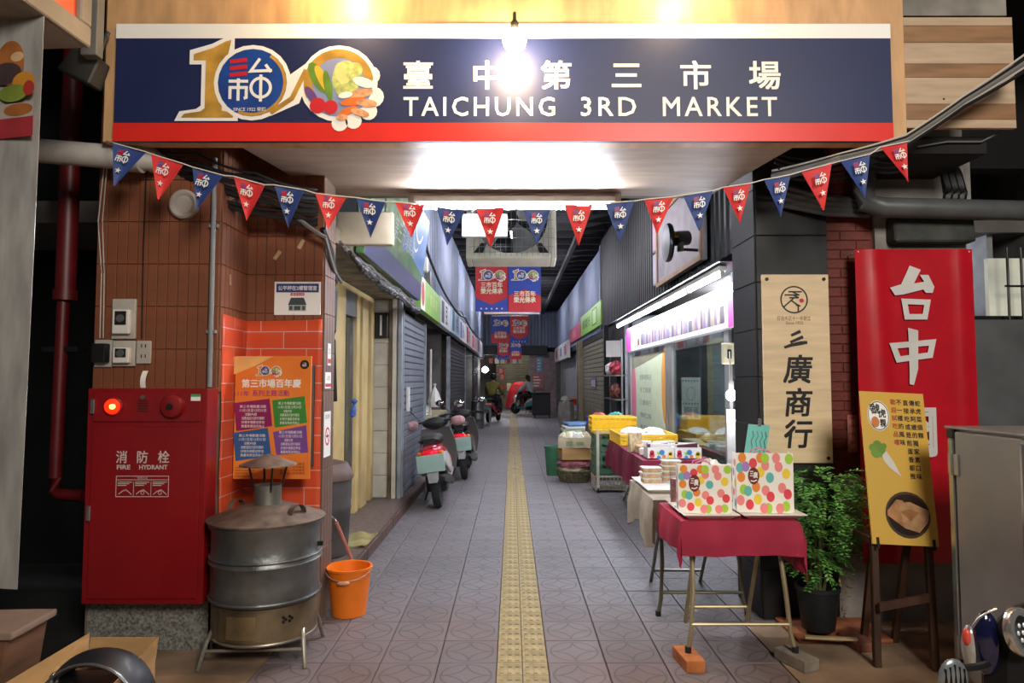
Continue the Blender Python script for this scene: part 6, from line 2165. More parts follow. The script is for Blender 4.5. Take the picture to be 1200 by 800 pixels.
MB().box(-1.2, 1.22, 0, 1.66, 0, .002).build('sheet', mat('pale_green_poster', '#ccd9b8', .5, var=.04), t)
mb = MB()
mb.m(0).disc(-1.12, 1.0, .2, .0026, ry=.55)
mb.m(1).disc(1.14, 1.2, .2, .0026, ry=.5)
mb.m(2).prism([(-1.2, 1.66), (1.22, 1.66), (.6, 1.6), (-.6, 1.5), (-1.2, 1.46)], .003, .003)
mb.m(3)
for i, s_ in enumerate(('營業時間每日', '手工糕餅', '三廣商行', '傳統口味', '歡迎訂購', '電話訂貨')):
    put_text(mb, s_, -.6, 1.28 - i * .19, .25, 1.36 - i * .19, .0026)
for k in (0, 1):
    for i in range(5):
        put_text(mb, '禮盒預購中'[i], .42 + k * .3, .55 - i * .1, .56 + k * .3, .63 - i * .1, .0026, em=True, bold=.03)
mb.build('print', [mat('poster_pink', '#e2788a', .5, var=0), mat('poster_amber', '#dc9a3c', .5, var=0), mat('poster_olive', '#8d8a72', .5), mat('grey_ink', '#6c7468', .5, var=0)], t)

t, W, H = side_sign('long backlit shop sign with pink ends above the shop window', 6.0, 11.6, 1.95, 2.34, mat('white_sign_face', '#e9e9ee', .4, var=.03, emit='#eef0ff', est=.3), -1, x=XE - .02, dep=.12)
mb = MB()
mb.m(0).rect(-W / 2, 0, -W / 2 + .45, H, Z1).rect(W / 2 - .14, 0, W / 2, H, Z1)
x = -W / 2 + 1.3
cs = ['#4a3a44', '#8a6a78', '#5a6a8a', '#a08aa0', '#3a3a4c', '#9a8a70', '#7a5a8a', '#b0a0b0']
i = 0
while x < W / 2 - .25:
    w = random.uniform(.06, .16)
    mb.m(1 + i % 8).rect(x, .05, x + w, .05 + random.uniform(.12, .22), Z1 + .0003 * (i % 3))
    x += w * .95
    i += 1
mb.m(9)
put_text(mb, '三廣', -W / 2 + .75, .05, -W / 2 + 1.2, .17, Z1 + .001, bold=.03)
mb.build('print', [mat('magenta_sign', '#d83fa0', .4, var=0)] + [mat('photo_' + c[1:], c, .5, var=.2, vs=12) for c in cs] + [mat('brown_ink')], t)
for i in range(5):
    y = 6.35 + i * 1.17
    tube_lamp('sign_tube', ['nearest tube lamp lighting the long shop sign', 'second tube lamp lighting the long shop sign', 'third tube lamp lighting the long shop sign', 'fourth tube lamp lighting the long shop sign', 'farthest tube lamp lighting the long shop sign'][i],
              (1.80, y, 2.38), 1.08, PI / 2, m=mat('sign_tube_light', '#ffffff', .3, var=0, emit='#eef3ff', est=210))
t = thing('sign_hood', 'black sloping metal hood above the tube lamps of the shop sign', 'hood', (XE, 5.6, 2.46))
MB().hexa([(-.26, 0, 0), (.06, 0, 0), (.06, 6.3, 0), (-.26, 6.3, 0)], [(-.24, 0, .02), (.06, 0, .17), (.06, 6.3, .17), (-.24, 6.3, .02)]).build('hood', m_corrb, t)
# fan and framed board above
t, W, H = side_sign('beige framed blank board high on the black corrugated wall', 6.75, 8.85, 2.68, 3.6, mat('blank_board', '#a3989c', .5, var=.1), -1, x=1.9, dep=.05)
for q in ((-W / 2, W / 2, 0, .05), (-W / 2, W / 2, H - .05, H), (-W / 2, -W / 2 + .05, .05, H - .05), (W / 2 - .05, W / 2, .05, H - .05)):
    MB().box(*q, 0, .02).build('frame', mat('tan_frame', '#b5906a', .6), t)
MB().rect(-W / 2 + .15, .1, -W / 2 + .4, .35, .002).build('drawing', mat('blank_grey', '#8d8a90', .5), t)
c = at(796, 283, 6.9)
t = thing('wall_fan', 'black oscillating wall fan on an arm in front of the framed board', 'fan', c)
MB().cyl((.04, 0, -.08), (.38, .05, -.09), .016, n=10).build('arm', m_blackpl, t, smooth=True)
MB().box(.36, .4, -.04, .12, -.2, .02).build('wall_bracket', m_blackpl, t, bevel=.006)
MB().cyl((-.06, 0, .03), (.1, .06, .05), .075, n=18).build('motor', mat('dark_motor', '#2a2c2e', .4), t, smooth=True)
MB().lathe([(.06, -.02), (.19, 0), (.2, .02), (.19, .05), (.05, .06)], (0, 0, 0), 24, Matrix.Translation((-.1, -.04, -.02)) @ Matrix.Rotation(-PI / 2, 4, 'Y')).build('blade_cage', mat('fan_cage', '#1a1b1d', .35, .3), t, smooth=True)
MB().lathe([(.03, 0), (.025, .02), (.0001, .022)], (0, 0, 0), 14, Matrix.Translation((-.05, -.09, .05)) @ Matrix.Rotation(PI / 2, 4, 'X')).build('yellow_sticker', mat('yellow_sticker', '#c9a21c', .5, var=0), t)
MB().cyl((.01, 0, -.1), (.01, 0, .0), .035, n=12).build('pivot', m_steel, t, smooth=True)
# switch box, pendant bulb
t = thing('switch_box', 'cream switch box at the near end of the shop front', 'switch', (1.93, 6.1, 1.62), FRONT)
MB().box(-.05, .07, 0, .19, -.03, .02).build('case', mat('cream_plastic', '#cfc6a4', .5), t, bevel=.006)
MB().box(-.012, .022, .05, .13, .02, .03).build('rocker', m_blackpl, t)
p = at(857, 463, 5.9)
t = thing('pendant_bulb', 'bare glowing bulb hanging by its wire near the dark column', 'lamp', (p.x, 5.9, p.z))
MB().sphere((0, 0, 0), .045, 1, 1, 1.1).build('bulb', mat('white_bulb', '#ffffff', .3, var=0, emit='#f4f4ff', est=200), t, smooth=True)
MB().cyl((0, 0, .04), (0, 0, .12), .022, n=10).build('socket', m_white, t, smooth=True)
MB().tube([(0, 0, .12), (.01, .05, .3), (.03, .12, .38)], .006, 6).build('wire', m_wwhite, t)
t = thing('paper_roll', 'narrow white paper hanging below the bare bulb by the dark column', 'paper', (1.93, 6.0, .72), (PI / 2, 0, -.2))
MB().grid(lambda u, v_: (-.05 + .1 * u, .5 * v_, .01 * math.sin(3 * u)), 4, 4, .0015).build('sheet', m_print_w, t, smooth=True)
t = thing('pink_board', 'small pink and white board at the far edge of the framed blank board', 'sign', (1.95, 9.1, 2.75), FACE_NX)
MB().box(-.14, .14, .45, .9, 0, .03).build('pink_half', mat('pale_pink_board', '#c9a0b4', .5), t, bevel=.02)
MB().box(-.14, .14, 0, .43, 0, .03).build('white_half', mat('pale_lilac_board', '#c6bfd2', .5), t, bevel=.02)
# shop interior
struct(MB().box(4.0, 4.05, 5.7, 12, 0, 2.7).box(1.99, 4.0, 12, 12.05, 0, 2.62).build('wall_shop_east_inner', mat('shop_wall', '#9a9ca0', .8)))
tube_lamp('shop_tube', 'tube lamp on the ceiling inside the lit shop', (3.0, 8.6, 2.5), 1.2, PI / 2, m=mat('shop_tube_light', '#ffffff', .3, var=0, emit='#eef3ff', est=420))
t = thing('calendar_poster', 'white poster with a ring of small marks inside the shop window', 'poster', (2.72, 10.4, .88), (PI / 2, 0, -.3))
t.scale = (.5, .75, 1)
MB().box(-.28, .28, 0, .85, 0, .008).build('sheet', m_print_w, t)
mb = MB()
mb.circ(0, .52, .13, .01, .009)
for i in range(12):
    mb.rect(-.25 + .085 * (i % 6), .76 if i < 6 else .3, -.21 + .085 * (i % 6), .80 if i < 6 else .34, .009)
for i in range(6):
    mb.rect(-.2, .05 + .035 * i, .02, .068 + .035 * i, .009).rect(.08, .05 + .035 * i, .2, .068 + .035 * i, .009)
mb.build('print', mat('teal_ink', '#4f8a92', .5, var=0), t)
t = thing('inner_door', 'grey framed inner door with a pink notice inside the shop', 'door', (3.35, 9.9, 0), (0, 0, -.4))
MB().box(-.5, -.42, -.03, .03, 0, 2.1).box(.42, .5, -.03, .03, 0, 2.1).box(-.42, .42, -.03, .03, 2.0, 2.1).build('frame', mat('tan_metal', '#a39878', .4, .3), t)
MB().box(-.42, .42, -.01, .01, .02, 2.0).build('leaf', mat('grey_leaf', '#7d8288', .4), t)
MB().box(.05, .35, -.016, -.011, 1.1, 1.6).build('pink_notice', mat('poster_pink'), t)
t = thing('display_stand', 'small blue and white display card on the shelf behind the window', 'card', (2.15, 7.0, .78), (PI / 2 - .2, 0, -.5))
MB().box(-.14, .14, 0, .34, 0, .006).build('card', mat('pale_blue_card', '#a9c0d4', .5, var=.3, vs=14), t)
t = thing('window_shelf', 'low display shelf inside the shop window', 'shelf', (2.3, 7.6, .52))
MB().box(-.22, .25, -1.1, .8, .22, .25).box(-.2, .23, -1.05, -1.0, 0, .22).box(-.2, .23, .7, .75, 0, .22).build('shelf', m_wtile, t)
for i in range(6):
    blob_bag('shelf_pack', 'pale snack pack on the low shelf inside the window', 2.25 + .1 * (i % 2), 6.75 + i * .27, .772, .1, .09, .05, mat('cream_pack'), 60 + i, 'packet')['group'] = 'snack packs on the window shelf'

# ---- goods outside
m_yc = mat('yellow_crate_plastic', '#f0c21c', .4, var=.05)
m_bc = mat('blue_crate_plastic', '#2f48b8', .4, var=.05)
m_gc = mat('green_crate_plastic', '#4a7258', .5, var=.1)


def crate(label, x, y, z, w, d, h, m, rz=0, name='crate'):
    t = thing(name, label, 'crate', (x, y, z), (0, 0, rz))
    hw, hd = w / 2, d / 2
    MB().box(-hw + .01, hw - .01, -hd + .01, hd - .01, 0, .01).build('base', m, t)
    MB().box(-hw, hw, -hd, -hd + .02, h - .035, h).box(-hw, hw, hd - .02, hd, h - .035, h).box(-hw, -hw + .02, -hd + .02, hd - .02, h - .035, h).box(hw - .02, hw, -hd + .02, hd - .02, h - .035, h).build('rim', m, t, bevel=.004)
    mb = MB()
    nx, ny = max(3, int(w / .07)), max(3, int(d / .07))
    for i in range(nx + 1):
        xx = -hw + .012 + (w - .024) * i / nx
        for yy in (-hd + .006, hd - .006):
            mb.box(xx - .01, xx + .01, yy - .005, yy + .005, 0, h - .03)
    for i in range(1, ny):
        yy = -hd + .012 + (d - .024) * i / ny
        for xx in (-hw + .006, hw - .006):
            mb.box(xx - .005, xx + .005, yy - .01, yy + .01, 0, h - .03)
    for zz_ in (.02, h * .45):
        mb.box(-hw, hw, -hd + .002, -hd + .008, zz_, zz_ + h * .22).box(-hw, hw, hd - .008, hd - .002, zz_, zz_ + h * .22).box(-hw + .002, -hw + .008, -hd, hd, zz_, zz_ + h * .22).box(hw - .008, hw - .002, -hd, hd, zz_, zz_ + h * .22)
    mb.build('lattice', m, t)
    return t


crate('wide yellow plastic crate on the far end of the burgundy table', 1.56, 8.25, .73, .66, .85, .13, m_yc)
crate('yellow plastic crate on top of the crate stack beyond the burgundy table', 1.36, 9.32, .80, .6, .42, .19, m_yc)
crate('blue plastic crate behind the yellow crates', 1.46, 10.4, .80, .62, .5, .12, m_bc)
crate('dull green crate low in the stack beyond the burgundy table', 1.3, 9.3, .22, .42, .38, .28, m_gc)
crate('green crate with a yellow rim under the top yellow crate', 1.3, 9.3, .505, .42, .38, .29, m_gc)
o = [q for q in SC.objects if q.get('label') == 'green crate with a yellow rim under the top yellow crate'][0]
for q in o.children:
    if q.name.startswith('rim'):
        q.data.materials[0] = m_yc
t = thing('wire_basket', 'cream wire basket on the floor under the green crates', 'basket', (1.3, 9.3, .03))
mb = MB()
for i in range(9):
    for yy in (-.19, .19):
        mb.cyl((-.2 + i * .05, yy, 0), (-.21 + i * .0525, yy * 1.05, .18), .004, n=5)
for i in range(9):
    for xx in (-.2, .2):
        mb.cyl((xx, -.19 + i * .0475, 0), (xx * 1.05, -.2 + i * .05, .18), .004, n=5)
for z in (0, .06, .12, .18):
    k = 1 + .05 * z / .18
    mb.tube([(-.2 * k, -.19 * k, z), (.2 * k, -.19 * k, z), (.2 * k, .19 * k, z), (-.2 * k, .19 * k, z)], .005, 5, True)
mb.box(-.2, .2, -.19, .19, -.004, .002)
mb.build('wires', mat('cream_wire', '#b5b09c', .5), t, kind='stuff')
t = thing('cart_frame', 'pale metal cart post frame beside the green crates', 'cart', (1.13, 9.06, 0))
MB().box(-.018, .018, -.018, .018, .04, .82).build('post', m_wtile, t)
MB().box(.47, .5, -.018, .018, .04, .78).build('post', m_wtile, t)
MB().box(-.018, .5, -.012, .012, .2, .22).build('shelf_bar', m_wtile, t)
MB().box(-.02, .5, -.012, .012, .78, .80).build('shelf_bar', m_wtile, t)
for x in (0, .485):
    MB().cyl((x - .012, 0, .035), (x + .012, 0, .035), .035, n=12).build('caster', m_rubber, t)
o = MB().box(-.32, .32, -.3, .3, 0, .8).build('goods_table', mat('dim_counter'), loc=(1.46, 10.4, 0))
tag(o, 'low dim stand carrying the blue crate', 'stand')
blob_bag('red_bundle', 'red bundle lying in the blue crate', 1.3, 10.3, .815, .14, .14, .1, mat('red_pack', '#c04030', .5, var=.3, vs=10), 31, 'bundle')
blob_bag('teal_bundle', 'teal bundle beside the red bundle in the blue crate', 1.58, 10.38, .815, .13, .13, .1, mat('teal_pack', '#4f9a98', .5, var=.2, vs=10), 32, 'bundle')
o = MB().box(-.26, .26, -.3, .3, 0, .6).build('goods_table', mat('dim_counter'), loc=(1.1, 11.7, 0))
tag(o, 'low dim stand past the basket stack with flat trays', 'stand')
for i, (m_, lab) in enumerate(((mat('green_pack'), 'green flat tray at the bottom of the tray pile past the baskets'), (m_wbag, 'white flat tray in the middle of the tray pile'), (mat('blue_pack'), 'blue flat tray on top of the tray pile'))):
    o = MB().box(-.25 + .02 * i, .25 - .01 * i, -.28, .26, 0, .05).build('flat_tray', m_, bevel=.012, loc=(1.09 + .01 * i, 11.68, .605 + .052 * i), rot=(0, 0, .05 * i))
    tag(o, lab, 'tray')
# packets on the burgundy table
for j in range(2):
    x = 1.42 + j * .262
    t = thing('display_box', ['open white box with printed dots at the alley side of the burgundy table', 'open white box with printed dots at the window side of the burgundy table'][j], 'box', (x, 6.66, .731))
    w, d, h = .125, .1, .105
    MB().box(-w, w, -d, -d + .004, 0, h).box(-w, w, d - .004, d, 0, h + .02).box(-w, -w + .004, -d + .004, d - .004, 0, h).box(w - .004, w, -d + .004, d - .004, 0, h).box(-w, w, -d, d, 0, .004).build('carton', m_print_w, t)
    mb = MB()
    for (u, v_, r, c) in ((-.085, .03, .026, 3), (-.085, .058, .022, 3), (-.02, .012, .018, 7), (.01, .058, .026, 7), (-.02, .05, .016, 4), (.03, .02, .018, 1), (.09, .028, .026, 6), (.092, .05, .02, 6)):
        n0 = len(mb.v)
        mb.m(c).disc(u, v_, r, 0, n=14)
        mb.v[n0:] = [(p[0], -d - .0008 - .0002 * c / 7, p[1]) for p in mb.v[n0:]]
    mb.build('printed_dots', m_dots + [mat('dot_blue', '#3f8ac8', .5, var=0)], t)
    for i in range(5):
        o = MB().box(-.1, .1, -.012, .012, 0, .13).build('packet', (m_white, mat('maroon_pack', '#5a2a30', .4), m_wbag)[(i + j) % 3], bevel=.008, seg=2, loc=(x + random.uniform(-.008, .008), 6.59 + i * .034, .738), rot=(random.uniform(-.12, .12), random.uniform(-.1, .1), random.uniform(-.1, .1)))
        tag(o, 'thin packet standing in the open white box ' + ('at the alley side' if j == 0 else 'at the window side'), 'packet', 'packets in the alley side box' if j == 0 else 'packets in the window side box')
rnd = random.Random(4)
pk = MB().box(-.075, .075, -.06, .06, 0, .024).mesh('packet', m_wbag, bevel=.009, seg=2)
n = 0
for i in range(4):
    for k in range(6):
        x, y = 1.36 + i * .135 + rnd.uniform(-.02, .02), 6.93 + k * .15 + rnd.uniform(-.02, .02)
        m_ = (m_wbag, mat('cream_pack'), mat('biscuit'), m_white, mat('pale_pink_pack', '#d8b0a4', .5))[rnd.randrange(5)]
        o = MB().box(-.062, .062, -.055, .055, 0, .05 + .03 * rnd.random()).build('packet', m_, bevel=.012, seg=2, loc=(x, y, .731), rot=(0, 0, rnd.uniform(-.4, .4)))
        tag(o, 'pale snack packet in the spread over the burgundy table', 'packet', 'snack packets spread over the burgundy table')
t = thing('paper_tag', 'patterned paper bag standing at the alley edge of the burgundy table', 'bag', (1.3, 7.25, .731), (0, 0, .5))
MB().hexa([(-.08, -.03, 0), (.08, -.03, 0), (.08, .03, 0), (-.08, .03, 0)], [(-.085, -.004, .19), (.085, -.004, .19), (.085, .004, .19), (-.085, .004, .19)]).build('bag', mat('kraft_pattern', '#c9b48e', .7, var=.3, vs=25), t)
blob_bag('plastic_bag', 'white plastic bag lying in the wide yellow crate', 1.42, 8.1, .742, .16, .2, .1, m_wbag, 41)
blob_bag('plastic_bag', 'long white plastic bag across the far side of the wide yellow crate', 1.72, 8.35, .742, .14, .26, .09, m_wbag, 42)

# ---- stack of baskets and boxes by the alley
bx0, by0 = .91, 10.1
t = thing('cane_basket', 'woven cane basket at the bottom of the stack by the alley', 'basket', (bx0, by0, 0))
mb = MB()
for i in range(5):
    mb.tube([((.2 + .012 * i) * math.cos(2 * PI * k / 24), (.2 + .012 * i) * math.sin(2 * PI * k / 24), .02 + .036 * i) for k in range(24)], .014, 6, True)
for k in range(24):
    a = 2 * PI * k / 24
    mb.cyl((.2 * math.cos(a), .2 * math.sin(a), 0), (.26 * math.cos(a), .26 * math.sin(a), .18), .009, n=5)
mb.disc(0, 0, .2, .004, .014)
mb.build('weave', mat('dark_cane', '#6b6248', .7, var=.3, vs=20), t, kind='stuff')
blob_bag('cream_sack', 'cream cloth bundle in the cane basket', bx0 - .02, by0, .13, .22, .2, .06, mat('cream_cloth', '#b9ab90', .8, var=.2, vs=12), 51, 'bundle')
blob_bag('pink_sack', 'dusty pink bag squeezed under the cardboard carton', bx0 - .0, by0, .19, .25, .22, .08, mat('dusty_pink', '#9a5a64', .7, var=.3, vs=10), 52, 'bag')
t = thing('carton', 'plain brown cardboard carton in the stack by the alley', 'box', (bx0 + .01, by0, .325), (0, 0, .12))
MB().box(-.22, .22, -.17, .17, 0, .17).build('carton', m_cb, t, bevel=.005)
t = thing('carton', 'printed cream carton on top of the stack by the alley', 'box', (bx0, by0, .497), (0, 0, -.06))
MB().box(-.23, .23, -.18, -.175, 0, .15).box(-.23, .23, .175, .18, 0, .15).box(-.23, -.225, -.175, .175, 0, .15).box(.225, .23, -.175, .175, 0, .15).box(-.23, .23, -.18, .18, 0, .005).build('carton', mat('cream_carton', '#b5a88c', .8, var=.15), t)
mb = MB()
mb.rect(-.12, .03, -.02, .1, 0).rect(.03, .04, .14, .09, 0)
mb.v = [(p[0], -.1815, p[1]) for p in mb.v]
mb.build('print', mat('green_faded', '#7d8a68', .6), t)
for i in range(4):
    blob_bag('paper_bundle', ['crumpled cream paper at the alley side of the printed carton', 'white paper bundle in the middle of the printed carton', 'pale bundle at the window side of the printed carton', 'newsprint bundle behind in the printed carton'][i], bx0 - .12 + .09 * i, by0 - .04 + .05 * (i % 2), .505, .12, .12, .12, (mat('cream_pack'), m_wbag, m_white, mat('cream_carton'))[i], 70 + i, 'bundle')
t = thing('red_pouch', 'small red pouch lying against the cane basket', 'pouch', (bx0 + .28, by0 - .1, 0))
MB().sphere((0, 0, .09), .09, .6, .6, 1).build('pouch', mat('red_pack'), t, smooth=True)
t = thing('green_bucket', 'green bin behind the basket stack', 'bin', (.66, 10.75, 0))
MB().lathe([(.12, 0), (.15, .42), (.16, .42), (.16, .45), (.14, .45), (.12, .05), (.0001, .04)], n=20).build('pail', mat('bin_green', '#3f7a58', .5, var=.1), t, smooth=True)

# ---- farther east shops
for y, x, m_, lab, w in ((14.0, 1.93, mat('black_post', '#15171a', .5), 'black steel post before the tan roller shutter', .1), (19.9, 2.0, mat('tan_metal'), 'tan steel post beyond the tan roller shutter', .12), (20.6, 2.0, m_steel, 'grey steel post beyond the tan post', .1)):
    o = MB().box(-w / 2, w / 2, -.06, .06, 0, 2.6).build('steel_post', m_, loc=(x, y, 0))
    tag(o, lab, 'post')
s_ = shutter('door_5', 2.08, 15.3, 19.8, .02, 2.5, m_shy, -1, pitch=.11)
t = thing('shutter_notice', 'purple notice stuck on the tan roller shutter', 'notice', (2.05, 17.2, 1.25), FACE_NX)
MB().box(-.5, .5, 0, .3, 0, .004).build('sheet', mat('purple_notice', '#6a3f7c', .5), t)
text([('休市公告', -.4, .06, .4, .24)], m_print_w, t, .005, .02)
# goods hung and shelved between the window and the black post
t = thing('goods_rack', 'dim wire rack with two shelves past the lit shop window', 'rack', (1.93, 12.7, 0))
for y in (-.7, .7):
    MB().box(-.015, .015, y - .015, y + .015, 0, 2.2).build('post', m_steel, t)
for z in (1.12, 1.55):
    MB().box(-.12, .1, -.72, .72, z, z + .02).build('shelf', m_steel, t)
blob_bag('red_bag', 'red bag of goods on the upper shelf of the dim rack', 1.9, 12.45, 1.575, .12, .28, .14, mat('goods_red', '#c03a4c', .5, var=.3, vs=10), 90)
blob_bag('white_bag', 'white bag of goods on the upper shelf of the dim rack', 1.9, 13.05, 1.575, .12, .26, .13, m_wbag, 91)
blob_bag('brown_bag', 'brown bag of goods on the lower shelf of the dim rack', 1.9, 12.5, 1.145, .12, .26, .15, mat('goods_brown', '#7a3f34', .5, var=.3, vs=10), 92)
t = thing('paper_sheet', 'pale paper sheet hung above the dim rack', 'paper', (1.86, 12.5, 1.9), (PI / 2, 0, -.4))
MB().box(-.14, .14, 0, .3, 0, .004).build('sheet', m_white, t)
MB().box(2.05, 2.1, 11.9, 15.1, 0, 2.6).build('wall_dim_recess', m_dark)['kind'] = 'structure'
t, W, H = side_sign('bright green shop sign high on the east side', 15.0, 19.4, 2.7, 3.25, mat('bright_green_sign', '#8cc63e', .4, var=.05), -1, x=1.96)
mb = MB()
mb.m(0).rect(W * .12, .08, W * .34, H - .06, Z1).m(1).rect(W * .15, .12, W * .31, H - .1, Z1 + .001)
mb.m(0)
put_text(mb, '鮮菜行', -W * .38, .15, W * .02, H - .15, Z1, bold=.02, em=True)
mb.build('print', [mat('dark_green_ink', '#3a6a20', .5, var=0), mat('pale_green_ink', '#b8dc94', .5, var=0)], t)
t, W, H = side_sign('crimson shop sign next past the bright green one', 19.5, 23.2, 2.7, 3.15, mat('crimson_sign', '#b03a5c', .4, var=.08), -1, x=1.96)
text([('肉品', -.6, .1, .4, H - .1)], mat('pale_pink_ink', '#d890a4', .5, var=0), t, Z1, .02, True)
for i, (y0, y1, c, c2) in enumerate(((23.4, 25.4, '#d8d4d8', '#b03040'), (25.5, 27.6, '#cfd2d8', '#5a5a70'), (27.7, 30.4, '#d8ccd0', '#a82c40'))):
    t, W, H = side_sign(['nearest of the three pale signs far along the east side', 'middle one of the three pale signs far along the east side', 'last of the three pale signs far along the east side'][i], y0, y1, 2.25, 2.85, mat('sign_' + c[1:], c, .4, var=.05), -1, x=1.9)
    mb = MB()
    put_text(mb, '市場', -.6, .1, .5, H - .1, Z1, bold=.04, em=True)
    mb.build('print', mat('ink_' + c2[1:], c2, .5, var=0), t)
struct(MB().box(2.2, 2.3, 20.7, 31, 0, 2.5).build('wall_right_far', mat('far_shop_plaster', '#8d8c8e', .8, var=.15)))
# goods far along the east side
t = thing('tall_sack', 'tall wrapped pale sack standing far along the east side', 'sack', (1.55, 19.6, 0))
MB().loft([(0, -.16, .5, .1, .4), (0, 0, .52, .24, .52), (0, .16, .5, .1, .4)]).build('sack', mat('pale_sack', '#9a948c', .8, var=.2, vs=6), t, smooth=True)
MB().tube([(-.2, -.05, .9), (0, -.12, .86), (.2, -.05, .9)], .02, 6).build('tie', m_wire, t)
t = thing('market_table', 'red-topped stall table far along the east side', 'table', (2.0, 21.6, 0))
MB().box(-.4, .18, -.8, .8, .72, .9).build('red_top', mat('red_pack'), t)
for x in (-.36, .14):
    for y in (-.75, .75):
        MB().box(x - .02, x + .02, y - .02, y + .02, 0, .72).build('leg', m_steel, t)
blob_bag('produce_pile', 'pale produce pile under the red-topped stall table', 1.85, 21.0, 0, .3, .3, .3, mat('produce_pale', '#a9a890', .8, var=.3, vs=8), 81, 'bundle')
blob_bag('blue_bundle', 'blue bundle on the floor beside the tall pale sack', 1.95, 20.2, 0, .24, .25, .16, m_bc, 82, 'bundle')
t = thing('dark_cart', 'dark upright cart beyond the tall sack', 'cart', (1.15, 27, 0))
MB().box(-.35, .35, -.3, .3, .1, .95).build('body', mat('dark_cart', '#25272a', .5), t, bevel=.03)
for x in (-.28, .28):
    MB().cyl((x, -.25, .07), (x + .04, -.25, .07), .07, n=10).build('caster', m_rubber, t)
MB().box(-.38, .38, -.33, .33, .95, 1.0).build('lid', mat('dark_cart'), t, bevel=.01)
t = thing('drum', 'dull steel drum far along the west side', 'drum', (-1.05, 21.0, 0))
MB().lathe([(.2, 0), (.2, .28), (.21, .3), (.2, .32), (.2, .8), (.0001, .8)], n=18).build('drum', m_steel, t, smooth=True)
MB().lathe([(.21, .8), (.21, .83), (.0001, .85)], n=18).build('lid', m_steel, t, smooth=True)
t = thing('stall_bench', 'dim stall bench with a teal cloth far along the west side', 'bench', (-.98, 22.6, 0))
MB().box(-.2, .3, -.6, .6, .62, .68).build('bench_top', mat('dim_counter'), t)
for x in (-.16, .26):
    for y in (-.55, .55):
        MB().box(x - .02, x + .02, y - .02, y + .02, 0, .62).build('leg', m_steel, t)
MB().loft([(0, -.2, .76, .1, .08), (0, 0, .78, .16, .1), (0, .2, .76, .1, .08)]).build('teal_cloth', mat('teal_pack'), t, smooth=True)

# ================================================================ THE FAR END
t = thing('tan_shutter_wall', 'tan slatted shutter across the aisle at the far end', 'shutter', (-.9, 38.5, 1.0))
me = MB().box(0, 2.4, -.03, .0, 0, .11).mesh('slat', m_shy, bevel=.01)
for i in range(16):
    link('slat', me, t, loc=(0, 0, i * .125))
t = thing('far_counter', 'dim cluttered counter under the tan slatted shutter', 'counter', (.2, 37.3, 0))
MB().box(-1.2, 1.3, -.3, .5, 0, .9).build('counter', mat('dim_counter'), t)
for i in range(7):
    o = MB().box(-.12, .12, -.1, .1, 0, .2 + .1 * (i % 3)).build('counter_goods', (m_wbag, mat('red_pack'), mat('cream_pack'), mat('green_pack'))[i % 4], bevel=.01, loc=(-.8 + i * .32, 37.1, .902))
    tag(o, 'small pack standing on the dim counter at the far end', 'packet', 'packs on the far counter')
t = thing('far_bulb', 'bright bare bulb glowing at the far end of the west shops', 'lamp', at(568.5, 433, 30.5))
MB().sphere((0, 0, 0), .14).build('bulb', mat('far_bulb_light', '#ffffff', .3, var=0, emit='#f4f6ff', est=60), t, smooth=True)
MB().cyl((0, 0, .12), (0, 0, CZ + .31 - t.location.z), .015, n=6).build('cord', m_wire, t)
at_ = tube_lamp('aisle_tube', 'tube lamp in the crossing aisle behind the end beam', (-.2, 34.5, 3.6), 1.3, 0, m=mat('aisle_tube_light', '#ffffff', .3, var=0, emit='#f6f4f0', est=700))
for s_ in (-.5, .5):
    MB().cyl((s_, 0, .07), (s_, 0, 1.27), .008, n=6).build('hanging_rod', m_steel, at_)
t = thing('covered_cart', 'cart wrapped in a red plastic cover at the far end', 'cart', (.28, 35.6, 0))
mb = MB()
secs = 24
vs = []
for z, rx, ry in ((.05, .62, .5), (.5, .6, .48), (.95, .56, .45), (1.25, .45, .36), (1.38, .25, .2), (1.4, .01, .01)):
    for k in range(secs):
        a = 2 * PI * k / secs
        f = 1 + .07 * (k % 2) * (1 - z / 2)
        vs.append((rx * f * math.cos(a) + .12 * z, ry * f * math.sin(a), z))
mb.add(vs, [(i * secs + j, i * secs + (j + 1) % secs, (i + 1) * secs + (j + 1) % secs, (i + 1) * secs + j) for i in range(5) for j in range(secs)])
mb.build('cover', mat('red_tarp', '#d02a30', .5, var=.06), t)
for px0, px1, py0, py1, Y, c, lab in ((629, 635, 418, 436, 31.0, '#7fb0d0', 'blue poster on the pier at the far end'), (623, 637, 438, 455, 30.95, '#c07a74', 'pink notice under the blue poster at the far end'), (584, 591, 431, 438, 33.0, '#d2503c', 'upper red paper hanging in the far aisle'), (586, 592, 438, 445, 33.1, '#c8583c', 'lower orange paper hanging in the far aisle')):
    a, b = at(px0, py1, Y), at(px1, py0, Y)
    t = thing('wall_poster', lab, 'poster', ((a.x + b.x) / 2, Y, a.z), FRONT)
    W, H = b.x - a.x, b.z - a.z
    MB().box(-W / 2, W / 2, 0, H, -.01, 0).build('sheet', mat('far_' + c[1:], c, .6, var=.1), t)
    mb = MB()
    for i in range(4):
        mb.rect(-W * .35, H * (.15 + .2 * i), W * (.1 + .08 * (i % 3)), H * (.22 + .2 * i), .002)
    mb.build('print', m_print_w, t)
a, b = at(620, 470, 31.05), at(650, 405, 31.05)
struct(MB().box(a.x, 2.3, 31.1, 31.3, 0, 2.75).build('wall_end_pier', mat('pale_pink_plaster', '#a3908f', .8, var=.15)))
